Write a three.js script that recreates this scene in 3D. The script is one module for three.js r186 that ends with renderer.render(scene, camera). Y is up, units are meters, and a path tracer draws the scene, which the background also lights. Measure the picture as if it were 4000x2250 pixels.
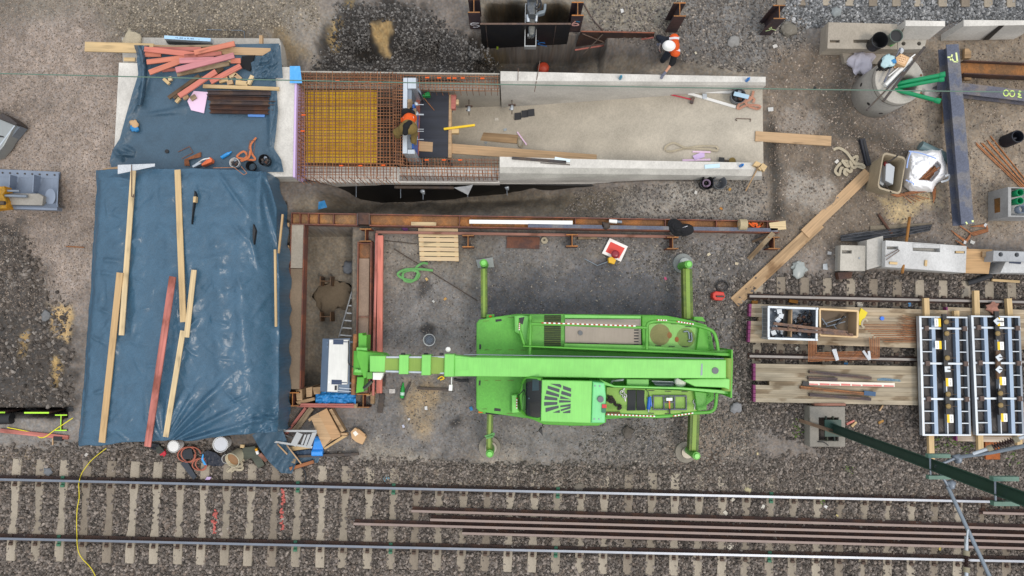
import*as THREE from 'three';
import {MarchingCubes} from 'three/addons/objects/MarchingCubes.js';
import {mergeGeometries,mergeVertices,toCreasedNormals} from 'three/addons/utils/BufferGeometryUtils.js';

// ---------- camera, sky, sun, exposure ----------
const scene=new THREE.Scene();
const CAM_Y=18.4,TILT=2.2*Math.PI/180,FOC=2753; // drone height, small forward tilt, focal length in photo pixels
const camera=new THREE.PerspectiveCamera(2*Math.atan(1125/FOC)*180/Math.PI,16/9,0.1,400);
camera.position.set(0,CAM_Y,0);
camera.up.set(0,0,-1);
camera.lookAt(0,0,-CAM_Y*Math.tan(TILT));
{// overcast sky: brightest overhead, dimmer at the horizon
 const w=64,h=32,d=new Float32Array(w*h*4);
 for (let j=0;j<h;j++) for (let i=0;i<w;i++) {
 const el=((j + 0.5)/h - 0.5)*Math.PI,s=Math.max(0,Math.sin(el)),L=1.04*(1 + 2*s)/3,k=(j*w + i)*4;
 d[k]=L*0.97;d[k + 1]=L*1.0;d[k + 2]=L*1.05;d[k + 3]=1;
 }
 const sky=new THREE.DataTexture(d,w,h,THREE.RGBAFormat,THREE.FloatType);
 sky.mapping=THREE.EquirectangularReflectionMapping;sky.magFilter=sky.minFilter=THREE.LinearFilter;sky.needsUpdate=true;
 scene.background=sky;scene.environment=sky;
}
const sun=new THREE.DirectionalLight(0xfff1e0,0.9);
sun.position.set(9,24,8);sun.castShadow=true;sun.shadow.radius=26;sun.shadow.mapSize.set(2048,2048);
Object.assign(sun.shadow.camera,{left: -18,right: 18,top: 14,bottom: -14,near: 1,far: 60});
scene.add(sun,sun.target);
const renderer=new THREE.WebGLRenderer({antialias: true});
renderer.toneMapping=THREE.LinearToneMapping;renderer.toneMappingExposure=1.34;
renderer.shadowMap.enabled=true;renderer.setSize(1024,576);

// ---------- small tools ----------
let seed=7;
const rnd=()=>{seed=(seed*1664525 + 1013904223) >>> 0;return seed/4294967296;};
const rr=(a,b)=>a + (b - a)*rnd();
const V3=(x,y,z)=>new THREE.Vector3(x,y,z);
const lerp=(a,b,t)=>a + (b - a)*t,clamp=(v,a,b)=>Math.min(b,Math.max(a,v));
const sst=(a,b,x)=>{const t=clamp((x - a)/(b - a),0,1);return t*t*(3 - 2*t);};
// survey plan: the site is laid out on an orthophoto grid; G turns a grid reading and a height into metres
const cT=Math.cos(TILT),sT=Math.sin(TILT);
function G(p,h=0) {
 const X=p[0] - 2000,Y=p[1] - 1125;
 const dx=X,dy=-FOC*cT - Y*sT,dz=-FOC*sT + Y*cT;
 const k=(h - CAM_Y)/dy;
 return V3(dx*k,h,dz*k);
}
const mpp=(h,y=1125)=>(CAM_Y - h)/FOC; // metres per grid unit at a height
const fr=(x,y,s)=>(u,v)=>[x + u/s,y + v/s]; // sheet frames of the plan
const A=fr(0,0,2.07),B=fr(1000,0,2.07),C=fr(2000,0,2.07),D=fr(3000,0,2.07),E=fr(0,600,2.07),F=fr(1000,600,2.07),
 GG=fr(2000,600,2.07),HH=fr(3000,600,2.07),I=fr(0,1200,2.07),J=fr(1000,1200,2.07),K=fr(2000,1200,2.07),L=fr(2900,1100,2.07),
 M=fr(0,1650,1.84),N=fr(1300,1650,1.84),O=fr(2600,1650,1.84),Q=fr(1200,1280,4.528),R=fr(1840,1200,3.018),S=fr(2400,1200,3.018),
 T=fr(1520,270,3.917),U=fr(3280,180,4.829),VV=fr(3700,500,3.623),WA=fr(1820,0,4.528),WB=fr(2480,80,5.797),WC=fr(620,1680,3.68),
 WD=fr(2900,1180,3.813),WE=fr(3240,540,5.152),WF=fr(3520,1200,1.4625),WG=fr(1080,1500,2.56),WH=fr(3560,1640,1.343),WI=fr(1120,640,2.559),WJ=fr(640,520,2.912);
const P=(x,y)=>[x,y];

// lattice noise
const perm=new Uint8Array(512);{const p=[...Array(256).keys()];for (let i=255;i>0;i--) {const j=Math.floor(rnd()*(i + 1));[p[i],p[j]]=[p[j],p[i]];} for (let i=0;i<512;i++) perm[i]=p[i & 255];}
const hsh=(x,y,s=0)=>perm[(perm[(perm[x & 255] + y) & 255] + s) & 255]/255;
function vn(x,y,s=0,px=256,py=256) {
 const xi=Math.floor(x),yi=Math.floor(y),fx=x - xi,fy=y - yi,u=fx*fx*(3 - 2*fx),v=fy*fy*(3 - 2*fy);
 const m=(a,b)=>((a % b) + b) % b,x0=m(xi,px),x1=m(xi + 1,px),y0=m(yi,py),y1=m(yi + 1,py);
 return lerp(lerp(hsh(x0,y0,s),hsh(x1,y0,s),u),lerp(hsh(x0,y1,s),hsh(x1,y1,s),u),v);
}
const fbm=(x,y,s=0,o=4)=>{let a=0,w=0.5,t=0;for (let i=0;i<o;i++) {a += w*vn(x,y,s + i*17);t += w;w *= 0.5;x *= 2.03;y *= 2.03;} return a/t;};

// ---------- textures ----------
function tex(w,h,fn,srgb=true,rep=[1,1]) {
 const d=new Uint8Array(w*h*4);
 for (let j=0;j<h;j++) for (let i=0;i<w;i++) {
 const c=fn(i/w,j/h),k=(j*w + i)*4;
 d[k]=clamp(c[0],0,1)*255;d[k + 1]=clamp(c[1],0,1)*255;d[k + 2]=clamp(c[2],0,1)*255;d[k + 3]=255;
 }
 const t=new THREE.DataTexture(d,w,h,THREE.RGBAFormat);
 t.wrapS=t.wrapT=THREE.RepeatWrapping;t.magFilter=THREE.LinearFilter;t.minFilter=THREE.LinearMipmapLinearFilter;t.generateMipmaps=true;
 if (srgb) t.colorSpace=THREE.SRGBColorSpace;t.repeat.set(rep[0],rep[1]);t.needsUpdate=true;
 return t;
}
const g3=(v)=>[v,v,v];
const pn=(u,v,f,fy,s,o=3)=>{let a=0,w=0.5,t=0;for (let i=0;i<o;i++) {a += w*vn(u*f,v*fy,s + i*13,f,fy);t += w;w *= 0.55;f *= 2;fy *= 2;} return a/t;};
const TX={
 wood: tex(512,256,(u,v)=>{const g=pn(u,v,2,24,3,4),s=pn(u,v,3,3,9,4),k=Math.pow(pn(u,v,6,10,21,2),6),b=0.8 + 0.16*g + 0.14*(s - 0.5) - k*0.3;return [b,b*(0.985 - 0.03*s),b*(0.96 - 0.06*s)];},true,[0.55,1.6]),
 oldwood: tex(512,256,(u,v)=>{const g=pn(u,v,2,32,5,4),s=pn(u,v,4,5,11,5),st=sst(0.5,0.72,pn(u,v,5,3,31,4)),b=0.72 + 0.28*g + 0.3*(s - 0.5) - 0.2*st;return [b,b*(0.98 - 0.05*st),b*(0.95 - 0.1*st)];},true,[0.4,1.3]),
 conc: tex(512,512,(u,v)=>{const s=pn(u,v,4,4,2,6),f=pn(u,v,96,96,8,2),st=sst(0.55,0.75,pn(u,v,3,5,41,5)),b=0.82 + 0.22*(s - 0.5) + 0.1*(f - 0.5) - 0.1*st;return [b,b*(0.995 - 0.02*st),b*(0.985 - 0.05*st)];},true,[0.4,0.4]),
 rust: tex(512,512,(u,v)=>{const s=pn(u,v,5,5,12,5),f=pn(u,v,60,60,18,2),k=sst(0.42,0.62,s),b=0.8 + 0.22*(f - 0.5) + 0.2*(s - 0.5);return [b*lerp(0.96,1.12,k),b*lerp(0.94,1.02,k),b*lerp(0.97,0.92,k)];},true,[0.7,0.7]),
 scuff: tex(512,512,(u,v)=>{const s=pn(u,v,6,6,22,5),f=pn(u,v,120,8,28,2),b=0.93 + 0.09*(s - 0.5) + 0.05*(f - 0.5);return g3(b);},true,[0.6,0.6]),
 cloth: tex(512,512,(u,v)=>{const f=pn(u,v,128,128,28,2),s=pn(u,v,5,5,42,5),b=0.84 + 0.2*(f - 0.5) + 0.12*(s - 0.5);return [b*0.99,b,b];},true,[0.8,0.8]),
 grit: tex(512,512,(u,v)=>{const f=pn(u,v,90,90,48,3),s=pn(u,v,9,9,52,4);return g3(0.6*f + 0.4*s);},false,[0.9,0.9]),
 crease: tex(512,512,(u,v)=>{const a=Math.abs(pn(u,v,7,5,61,3) - 0.5)*2,b=Math.abs(pn(u,v,12,12,71,3) - 0.5)*2;return g3(clamp(Math.pow(a,0.5)*0.6 + Math.pow(b,0.5)*0.4,0,1));},false,[0.45,0.45]),
 check: tex(64,64,(u,v)=>{const a=(Math.floor(u*8) + Math.floor(v*8)) % 2,x=(u*8) % 1 - 0.5,y=(v*8) % 1 - 0.5,d=a?Math.hypot(x*2.2,y*0.8):Math.hypot(x*0.8,y*2.2);return g3(d<0.4?1:0.3);},false,[4,4]),
};
// ---------- materials ----------
const col=(c)=>Array.isArray(c)?new THREE.Color().setRGB(c[0],c[1],c[2]):new THREE.Color(c);
function mat(c,rough=0.85,o={}) {
 const m=new THREE.MeshPhysicalMaterial({color: col(c),roughness: rough,metalness: o.metal ?? 0,side: THREE.DoubleSide});
 if (o.map) m.map=o.map;
 if (o.bump) {m.bumpMap=o.bump;m.bumpScale=o.bs ?? 0.004;}
 if (o.coat) {m.clearcoat=o.coat;m.clearcoatRoughness=o.coatR ?? 0.2;}
 if (o.vc) m.vertexColors=true;
 if (o.glass) {m.transmission=o.glass;m.thickness=0;m.ior=1.45;}
 if (o.opacity) {m.transparent=true;m.opacity=o.opacity;}
 return m;
}
const wood=(c)=>mat(c,0.8,{map: TX.wood,bump: TX.wood,bs: 0.002});
const owood=(c)=>mat(c,0.88,{map: TX.oldwood,bump: TX.oldwood,bs: 0.004});
const conc=(c)=>mat(c,0.9,{map: TX.conc,bump: TX.grit,bs: 0.003});
const rust=(c,r=0.8)=>mat(c,r,{map: TX.rust,bump: TX.grit,bs: 0.002});
const paint=(c,r=0.4)=>mat(c,r,{map: TX.scuff});
const steel=(c,r=0.45)=>mat(c,r,{map: TX.scuff,metal: 0.55});
const plas=(c,r=0.45)=>mat(c,r,{});
const fabric=(c,r=0.9)=>mat(c,r,{map: TX.cloth});
const MT={
 pine: wood('#dcc59a'),pine2: wood('#d3b78c'),pineL: wood('#e6d4ae'),larch: wood('#ccb08e'),plank: owood('#c2a684'),grey: owood('#a8977f'),dark: owood('#6b5a4a'),oldred: owood('#a87c70'),
 red: wood('#dd8a7e'),redP: wood('#d694a0'),redD: owood('#c98079'),salmon: wood('#e0907c'),
 white: conc('#f6f4ef'),conc: conc('#d2cec5'),concG: conc('#d6d4cf'),concD: conc('#8d8a84'),concT: conc('#c9c0b2'),concB: conc('#a7a39b'),
 rust: rust('#9c7452'),rustO: rust('#b77a45'),rustD: rust('#5e4840'),rustR: rust('#8f6254'),rustG: rust('#6d6260'),rebar: rust('#bb8a64',0.7),rebarD: rust('#8f6246',0.7),black: mat('#17181c',0.55,{map: TX.scuff,bump: TX.grit,bs: 0.002}),
 steelB: rust('#717c90',0.55),galv: steel('#ccd5de',0.45),galvD: steel('#8d97a3',0.5),alu: steel('#b9bbbb',0.4),iron: rust('#4f4a47',0.6),
 tarp: mat('#486d88',0.33,{map: TX.cloth,bump: TX.crease,bs: 0.014}),tarpD: mat('#4a677d',0.44,{map: TX.cloth,bump: TX.crease,bs: 0.014}),
 bit: mat('#0c0c0e',0.5,{bump: TX.grit,bs: 0.004}),green: mat('#6fc84c',0.45,{map: TX.conc}),greenT: mat('#84d768',0.34,{map: TX.scuff}),greenD: mat('#5fb63a',0.5,{map: TX.scuff}),greenF: mat('#6fcb50',0.6,{map: TX.conc,bump: TX.check,bs: 0.002}),
 greenO: mat('#86a544',0.55,{map: TX.scuff}),greenP: mat('#6a8a3a',0.6,{map: TX.rust}),rubber: plas('#2c2e33',0.75),blackP: plas('#1b1c1f',0.5),greyP: plas('#63666b',0.55),whiteP: plas('#e8e8e6',0.4),
 blue: fabric('#2f8fd0',0.55),xps: plas('#c9b2dd',0.8),xpsP: plas('#e3c6e0',0.8),orange: fabric('#ff6a1e',0.8),orangeL: plas('#e8764a',0.7),pipe: plas('#12905c',0.35),paper: plas('#e9e4da',0.9),card: plas('#c29f78',0.9),yellow: plas('#e8c21c',0.5),
 foilW: mat('#dfe3ea',0.5,{map: TX.cloth,bump: TX.crease,bs: 0.01}),skin: plas('#c68f74',0.6),olive: fabric('#8a7440'),navy: fabric('#2d3442'),blackF: fabric('#15161b'),reflex: plas('#cfcfd6',0.4),web: fabric('#cdbfa6'),webG: fabric('#74b36a'),webO: fabric('#e88a5a'),
};
// ---------- geometry tools ----------
function uvm(geo) { // uv in metres, by the face's main direction
 const g=geo.index?geo.toNonIndexed():geo,p=g.attributes.position,uv=new Float32Array(p.count*2);
 const a=V3(),b=V3(),c=V3(),n=V3();
 for (let i=0;i<p.count;i += 3) {
 a.fromBufferAttribute(p,i);b.fromBufferAttribute(p,i + 1);c.fromBufferAttribute(p,i + 2);
 n.copy(b).sub(a).cross(c.clone().sub(a));const nx=Math.abs(n.x),ny=Math.abs(n.y),nz=Math.abs(n.z);
 for (let k=0;k<3;k++) {const q=[a,b,c][k];const [u,v]=ny >= nx && ny >= nz?[q.x,q.z]:nz >= nx?[q.x,q.y]:[q.z,q.y];uv[(i + k)*2]=u;uv[(i + k)*2 + 1]=v;}
 }
 g.setAttribute('uv',new THREE.BufferAttribute(uv,2));
 if (!g.attributes.normal) g.computeVertexNormals();
 return g;
}
const shiftUV=(g)=>{const uv=g.attributes.uv,a=rr(0,9),b=rr(0,9);for (let i=0;i<uv.count;i++) uv.setXY(i,uv.getX(i) + a,uv.getY(i) + b);return g;};
function along(geo,a,b,up=V3(0,1,0)) { // local x from a to b, local y towards up
 const x=b.clone().sub(a).normalize(),z=x.clone().cross(up).normalize(),y=z.clone().cross(x);
 geo.applyMatrix4(new THREE.Matrix4().makeBasis(x,y,z).setPosition(a));return geo;
}
const boxg=(l,h,w)=>uvm(new THREE.BoxGeometry(l,h,w));
function bar(a,b,w,t,up) {const l=a.distanceTo(b),g=shiftUV(boxg(l,t,w));g.translate(l/2,-t/2,0);return along(g,a,b,up);} // board whose top runs from a to b
function slab(pts,h0,h1,o={}) { // upright prism: outline read at height h1, from h0 to h1
 const s=new THREE.Shape(pts.map((p)=>{const w=G(p,o.at ?? h1);return new THREE.Vector2(w.x,-w.z);}));
 for (const hole of o.holes ?? []) s.holes.push(new THREE.Path(hole.map((p)=>{const w=G(p,o.at ?? h1);return new THREE.Vector2(w.x,-w.z);})));
 const b=o.bevel ?? 0,g=new THREE.ExtrudeGeometry(s,{depth: h1 - h0 - 2*b,bevelEnabled: b>0,bevelSize: b,bevelThickness: b,bevelOffset: -b,bevelSegments: o.seg ?? 2,curveSegments: 8});
 g.rotateX(-Math.PI/2);g.translate(0,h0 + b,0);return shiftUV(uvm(g));
}
const rect=(x0,y0,x1,y1)=>[[x0,y0],[x1,y0],[x1,y1],[x0,y1]];
function prof(shape,a,b,up) { // extrude a y-z profile along a..b
 const l=a.distanceTo(b),g=new THREE.ExtrudeGeometry(shape,{depth: l,bevelEnabled: false});g.rotateY(Math.PI/2);
 return along(shiftUV(uvm(g)),a,b,up);
}
const poly=(pts)=>new THREE.Shape(pts.map((p)=>new THREE.Vector2(p[0],p[1])));
const iShape=(h,w,tw,tf)=>poly([[-w/2,-h/2],[w/2,-h/2],[w/2,-h/2 + tf],[tw/2,-h/2 + tf],[tw/2,h/2 - tf],[w/2,h/2 - tf],[w/2,h/2],[-w/2,h/2],[-w/2,h/2 - tf],[-tw/2,h/2 - tf],[-tw/2,-h/2 + tf],[-w/2,-h/2 + tf]]);
function tube(pts,r,o={}) {
 const c=o.straight?new THREE.CurvePath():new THREE.CatmullRomCurve3(pts,!!o.closed,'catmullrom',o.tension ?? 0.5);
 if (o.straight) for (let i=0;i + 1<pts.length;i++) c.add(new THREE.LineCurve3(pts[i],pts[i + 1]));
 return uvm(new THREE.TubeGeometry(c,o.seg ?? Math.max(2,pts.length*5),r,o.rad ?? 6,!!o.closed));
}
function rod(a,b,r,n=6) {const l=a.distanceTo(b),g=new THREE.CylinderGeometry(r,r,l,n);g.rotateZ(-Math.PI/2);g.translate(l/2,0,0);return along(uvm(g),a,b,Math.abs(b.y - a.y)>0.9*l?V3(1,0,0):V3(0,1,0));}
function bent(pts,r,n=5) { // polyline of rods, joined
 const gs=[];for (let i=0;i + 1<pts.length;i++) gs.push(rod(pts[i],pts[i + 1],r,n));for (let i=1;i + 1<pts.length;i++) {const s=new THREE.IcosahedronGeometry(r*1.02,0);s.translate(pts[i].x,pts[i].y,pts[i].z);gs.push(uvm(s));} return merge(gs);
}
function ribbon(pts,w,t=0.004,lift=V3(0,1,0)) { // flat strap along a smooth line
 const c=new THREE.CatmullRomCurve3(pts),n=Math.max(6,pts.length*6),pos=[],idx=[];
 for (let i=0;i <= n;i++) {
 const p=c.getPointAt(i/n),d=c.getTangentAt(i/n),s=d.clone().cross(lift).normalize().multiplyScalar(w/2),k=lift.clone().multiplyScalar(t);
 for (const q of [p.clone().add(s),p.clone().sub(s),p.clone().sub(s).sub(k),p.clone().add(s).sub(k)]) pos.push(q.x,q.y,q.z);
 if (i<n) for (let e=0;e<4;e++) {const a=i*4 + e,b=i*4 + (e + 1) % 4;idx.push(a,b,a + 4,b,b + 4,a + 4);}
 }
 const m=n*4;idx.push(0,2,1,0,3,2,m,m + 1,m + 2,m,m + 2,m + 3);
 const g=new THREE.BufferGeometry();g.setAttribute('position',new THREE.Float32BufferAttribute(pos,3));g.setIndex(idx);return uvm(g);
}
const merge=(gs)=>mergeGeometries(gs.map((g)=>{const q=g.index?g.toNonIndexed():g;for (const k of Object.keys(q.attributes)) if (!['position','normal','uv'].includes(k)) q.deleteAttribute(k);if (!q.attributes.normal) q.computeVertexNormals();if (!q.attributes.uv) return uvm(q);return q;}));
function grid(nu,nv,fn) { // smooth sheet fn(u,v) -> Vector3
 const pos=[],uv=[],idx=[];
 for (let j=0;j <= nv;j++) for (let i=0;i <= nu;i++) {const p=fn(i/nu,j/nv);pos.push(p.x,p.y,p.z);uv.push(p.x,p.z);}
 for (let j=0;j<nv;j++) for (let i=0;i<nu;i++) {const a=j*(nu + 1) + i;idx.push(a,a + nu + 1,a + 1,a + 1,a + nu + 1,a + nu + 2);}
 const g=new THREE.BufferGeometry();g.setAttribute('position',new THREE.Float32BufferAttribute(pos,3));g.setAttribute('uv',new THREE.Float32BufferAttribute(uv,2));g.setIndex(idx);g.computeVertexNormals();return g;
}
function lathe(pts,n=20) {return uvm(new THREE.LatheGeometry(pts.map((p)=>new THREE.Vector2(Math.max(0.0001,p[0]),p[1])),n));}
function wad(r,flat,s,detail=2,amp=0.45) { // crumpled lump
 const g=mergeVertices(new THREE.IcosahedronGeometry(1,detail).deleteAttribute('normal').deleteAttribute('uv')),p=g.attributes.position;
 for (let i=0;i<p.count;i++) {const x=p.getX(i),y=p.getY(i),z=p.getZ(i),k=1 + amp*(vn(x*2.3 + 9 + s,z*2.3 + y*1.7 + 5,s)*2 - 1) + 0.25*(vn(x*5 + s,z*5 + y*4,s + 3)*2 - 1);p.setXYZ(i,x*r*k,(y*k + 1)*r*flat,z*r*k);}
 g.computeVertexNormals();return uvm(g.toNonIndexed());
}
// ---------- scene graph tools ----------
const used={};
const numbered=(n)=>{const k=used[n]=(used[n] ?? -1) + 1;return k?`${n}_${String(k).padStart(3, '0')}`:n;};
function tag(o,label,category,group,kind) {o.userData={};if (label) o.userData.label=label;if (category) o.userData.category=category;if (group) o.userData.group=group;if (kind) o.userData.kind=kind;return o;}
function thing(name,label,category,group) {const o=new THREE.Group();o.name=numbered(name);scene.add(o);return tag(o,label,category,group);}
function part(parent,name,geo,m,kind) {const o=new THREE.Mesh(geo,m);o.name=name;o.castShadow=o.receiveShadow=true;parent.add(o);if (kind) o.userData.kind=kind;return o;}
function solo(name,geo,m,label,category,group) {return tag(part(scene,numbered(name),geo,m),label,category,group);}
function struct(name,geo,m) {const o=part(scene,numbered(name),geo,m);o.userData={kind: 'structure'};return o;}
function stuff(name,geo,m,label,category) {const o=part(scene,numbered(name),geo,m);return tag(o,label,category,null,'stuff');}
// ---------- terrain ----------
function plan(x,y,z) { // metres back to a plan reading
 const ry=y - CAM_Y,d=-ry*cT - z*sT;
 return [2000 + FOC*x/d,1125 + FOC*(-ry*sT + z*cT)/d];
}
function sdPoly(pts,x,y) { // signed distance, negative inside
 let d=1e9,inside=false;
 for (let i=0,j=pts.length - 1;i<pts.length;j=i++) {
 const [ax,ay]=pts[i],[bx,by]=pts[j],ex=bx - ax,ey=by - ay,wx=x - ax,wy=y - ay,t=clamp((wx*ex + wy*ey)/(ex*ex + ey*ey),0,1);
 d=Math.min(d,(wx - ex*t) ** 2 + (wy - ey*t) ** 2);
 if ((ay>y) !== (by>y) && x<(bx - ax)*(y - ay)/(by - ay) + ax) inside=!inside;
 }
 return inside?-Math.sqrt(d):Math.sqrt(d);
}
const wpoly=(pts,h)=>pts.map((p)=>{const w=G(p,h);return [w.x,w.z];});
const floorY=(x)=>-1.6 + clamp((x + 0.33)/6.75,-0.25,1.02)*1.76;  // the ramp rises towards the east
const trenchY=(x)=>x<1.6?-1.75:x<3.6?lerp(-1.75,-0.5,(x - 1.6)/2):lerp(-0.5,0,clamp((x - 3.6)/2.6,0,1));
const cutY=(x)=>x<-1?-1.85:lerp(-1.85,-0.12,clamp((x + 1)/4.6,0,1));
const PITS=[
 {p: [[-5.4,-7.9],[-4.2,-8.3],[-1.15,-8.2],[-1.15,-7.44],[2.4,-7.4],[4.6,-7.1],[6.6,-6.3],[6.6,-6.0],[-5.4,-6.0]],s: (x)=>x<-1.1?1.9:x<2.5?0.16:0.8,y: trenchY},
 {p: [[-5.6,-6.2],[6.2,-6.2],[6.2,-3.55],[-5.6,-3.55]],s: ()=>0.1,y: (x)=>Math.min(-0.2,floorY(x) - 0.35)},
 {p: [[-5.4,-4.3],[4.2,-4.3],[4.2,-2.7],[2.6,-2.3],[-5.4,-2.2]],s: ()=>1.1,y: cutY},
 {p: wpoly([[1180,905],[1405,905],[1405,1560],[1180,1560]],-1.0),s: ()=>0.1,y: ()=>-1.05},
 {p: wpoly([[1890,18],[2050,8],[2180,15],[2236,60],[2236,97],[1888,97]],0),s: ()=>0.3,y: ()=>-2},
 {p: wpoly([[1085,800],[1135,800],[1135,1640],[1085,1640]],-0.4),s: ()=>0.1,y: ()=>-1},
 {p: wpoly([[-400,1585],[290,1585],[290,1630],[-400,1615]],-0.3),s: ()=>0.1,y: ()=>-0.7},
 {p: wpoly([[560,100],[1060,80],[1190,200],[1190,330],[520,330]],0),s: ()=>0.5,y: ()=>-0.35},
 {p: wpoly([[3010,420],[3050,560],[3040,760],[3070,830],[3010,900],[2985,700],[2995,480]],0),s: ()=>0.25,y: ()=>-0.22},
];
const MOUND=wpoly([[-300,850],[60,868],[120,960],[190,1080],[160,1180],[300,1250],[290,1580],[-300,1590]],0);
function terrainY(x,z) {
 let h=0.05*(fbm(x*0.5 + 40,z*0.5 + 40,5,3) - 0.5) + 0.035*(fbm(x*2.2 + 60,z*2.2 + 60,15,3) - 0.5) - 0.02;
 const m=sst(0.15,-0.45,sdPoly(MOUND,x,z) + 0.5*(fbm(x*1.5 + 9,z*1.5 + 9,3,2) - 0.5));
 if (m>0) h += m*(0.5*fbm(x*1.3 + 20,z*1.3 + 20,25,4) + 0.22*Math.abs(fbm(x*5 + 20,z*5 + 20,35,3) - 0.5) - 0.12);
 const [u,v]=plan(x,0,z);
 // rolled ballast shoulders, the eroded mound on the right
 h += 0.16*sst(90,20,Math.hypot((u - 3180)/1.1,v - 760)/1.6) + 0.12*sst(120,20,Math.hypot(u - 3120,(v - 470)*0.7));
 for (const q of PITS) {const s=q.s(x),d=sdPoly(q.p,x,z);if (d<0.02) {const w=sst(0,s,-d + (s>0.4?0.35*s*(fbm(x*1.7 + 5,z*1.7 + 5,45,3) - 0.5):0));h=lerp(h,q.y(x) + 0.06*(fbm(x*3 + 7,z*3 + 7,55,3) - 0.5),w);}}
 return h;
}
// terrain height raster
const TX0=-18,TZ0=-12.5,TW=36,TD=25,TNX=600,TNZ=417,HG=new Float32Array((TNX + 1)*(TNZ + 1));
for (let j=0;j <= TNZ;j++) for (let i=0;i <= TNX;i++) HG[j*(TNX + 1) + i]=terrainY(TX0 + TW*i/TNX,TZ0 + TD*j/TNZ);
function groundAt(x,z) {
 const fx=clamp((x - TX0)/TW*TNX,0,TNX - 1.001),fz=clamp((z - TZ0)/TD*TNZ,0,TNZ - 1.001),i=Math.floor(fx),j=Math.floor(fz),a=fx - i,b=fz - j,k=j*(TNX + 1) + i;
 return lerp(lerp(HG[k],HG[k + 1],a),lerp(HG[k + TNX + 1],HG[k + TNX + 2],a),b);
}
function on(p,lift=0) {let h=0;for (let i=0;i<6;i++) {const w=G(p,h + lift);h=groundAt(w.x,w.z);} return G(p,h + lift);} // plan reading dropped on the ground

// ground materials and some painted shade, zone by zone (plan polygons, ragged edges)
const ZN=[];
const zone=(c,soft,pts,o={})=>ZN.push({c: c.map((v)=>v/255),soft,pts,k: o.k ?? 1,rag: o.rag ?? 40,g: o.g ?? null,x0: Math.min(...pts.map((p)=>p[0])) - 130,x1: Math.max(...pts.map((p)=>p[0])) + 130,y0: Math.min(...pts.map((p)=>p[1])) - 130,y1: Math.max(...pts.map((p)=>p[1])) + 130});
const ell=(cx,cy,a,b,n=14)=>[...Array(n)].map((_,i)=>[cx + a*Math.cos(i/n*6.283),cy + b*Math.sin(i/n*6.283)]);
zone([168,152,138],60,[[-600,140],[420,90],[560,240],[450,640],[330,1200],[250,1150],[-600,900]],{g: 1});
zone([140,130,116],60,[[-600,-600],[1250,-600],[1250,110],[500,230],[330,60],[100,70],[-600,160]]);
zone([152,142,128],60,[[900,60],[1330,30],[1340,240],[1000,260]],{k: 0.8});
zone([165,138,95],40,[[1020,90],[1120,120],[1200,220],[1130,230],[1060,140]],{k: 0.6});
zone([62,58,54],45,[[1340,20],[1520,0],[1700,90],[1850,200],[1950,290],[1250,330],[1290,200]],{rag: 90});
zone([205,172,118],18,[[1450,75],[1550,90],[1545,150],[1520,190],[1530,240],[1470,220],[1440,160]],{rag: 46});
zone([196,165,110],16,[[1305,90],[1335,80],[1350,210],[1310,200]],{rag: 50});
zone([176,142,80],16,[[1885,215],[1960,225],[1955,265],[1900,260]],{rag: 30});
zone([180,150,92],16,[[1350,10],[1385,5],[1385,30],[1355,30]],{rag: 24});
zone([70,58,40],25,[[1890,18],[2236,18],[2240,97],[1888,97]],{rag: 20});
zone([150,141,124],40,[[1750,-400],[2700,-400],[2700,120],[2300,110],[2230,20],[1900,10],[1840,60]],{rag: 60});
zone([132,128,122],50,[[2560,-400],[3150,-400],[3150,160],[2960,320],[2700,330],[2660,180]],{rag: 60});
zone([112,104,96],40,[[2260,205],[2650,200],[2640,300],[2200,300]],{rag: 40});
zone([160,148,130],22,[[2230,300],[2300,240],[2420,225],[2600,240],[2960,250],[2960,310],[2230,310]],{rag: 50,k: 0.8});
zone([80,76,70],30,[[1890,230],[2240,222],[2330,200],[2280,250],[2200,300],[1900,300]],{rag: 40,k: 0.8});
zone([160,144,124],70,[[3600,120],[4600,60],[4600,900],[3700,900],[3500,700],[3560,300]],{g: 1});
zone([132,118,102],50,[[3000,180],[3300,190],[3350,420],[3500,520],[3560,900],[3000,1000],[2930,700],[2980,380]],{g: 1});
zone([92,84,74],30,[[3180,290],[3300,330],[3330,470],[3560,540],[3560,600],[3280,560],[3170,440]],{rag: 60,k: 0.85});  // darker zone beside the manhole ring, its shadow painted into the ground
zone([166,158,148],30,[[3050,430],[3200,420],[3260,520],[3170,560],[3060,540]],{rag: 60,k: 0.5});
zone([172,162,148],24,[[3060,690],[3230,680],[3280,760],[3150,830],[3050,800]],{rag: 60,k: 0.8});
zone([196,172,128],26,[[3400,760],[3640,745],[3660,810],[3560,850],[3430,810]],{rag: 50,k: 0.85});
zone([86,80,72],22,[[3000,380],[3050,560],[3030,760],[3080,850],[3010,930],[2985,700]],{rag: 40,k: 0.8});
// yard round the machine
zone([136,130,124],80,[[1460,900],[2950,900],[2960,1780],[1200,1800],[1100,1700],[1440,1600]]);
zone([150,138,120],60,[[1460,920],[1900,920],[1880,1080],[1500,1120]],{k: 0.6});
zone([88,88,92],60,[[1900,1050],[2500,1040],[2660,1120],[2660,1300],[1880,1300]],{rag: 90,k: 0.7});  // wet gravel, with soft shadow of the machine painted into its tone
zone([178,152,116],40,[[1570,1500],[1700,1480],[1730,1600],[1640,1680],[1560,1640]],{rag: 60,k: 0.85});
zone([178,166,148],40,[[1400,1740],[1560,1740],[1680,1770],[1660,1820],[1480,1830],[1400,1800]],{rag: 60,k: 0.8});
zone([176,164,148],36,[[1840,1790],[2060,1780],[2080,1820],[1880,1840]],{rag: 50,k: 0.75});
zone([148,130,112],46,[[2640,1600],[2960,1580],[2960,1760],[2740,1860],[2560,1800]],{rag: 70,k: 0.75});
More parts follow.
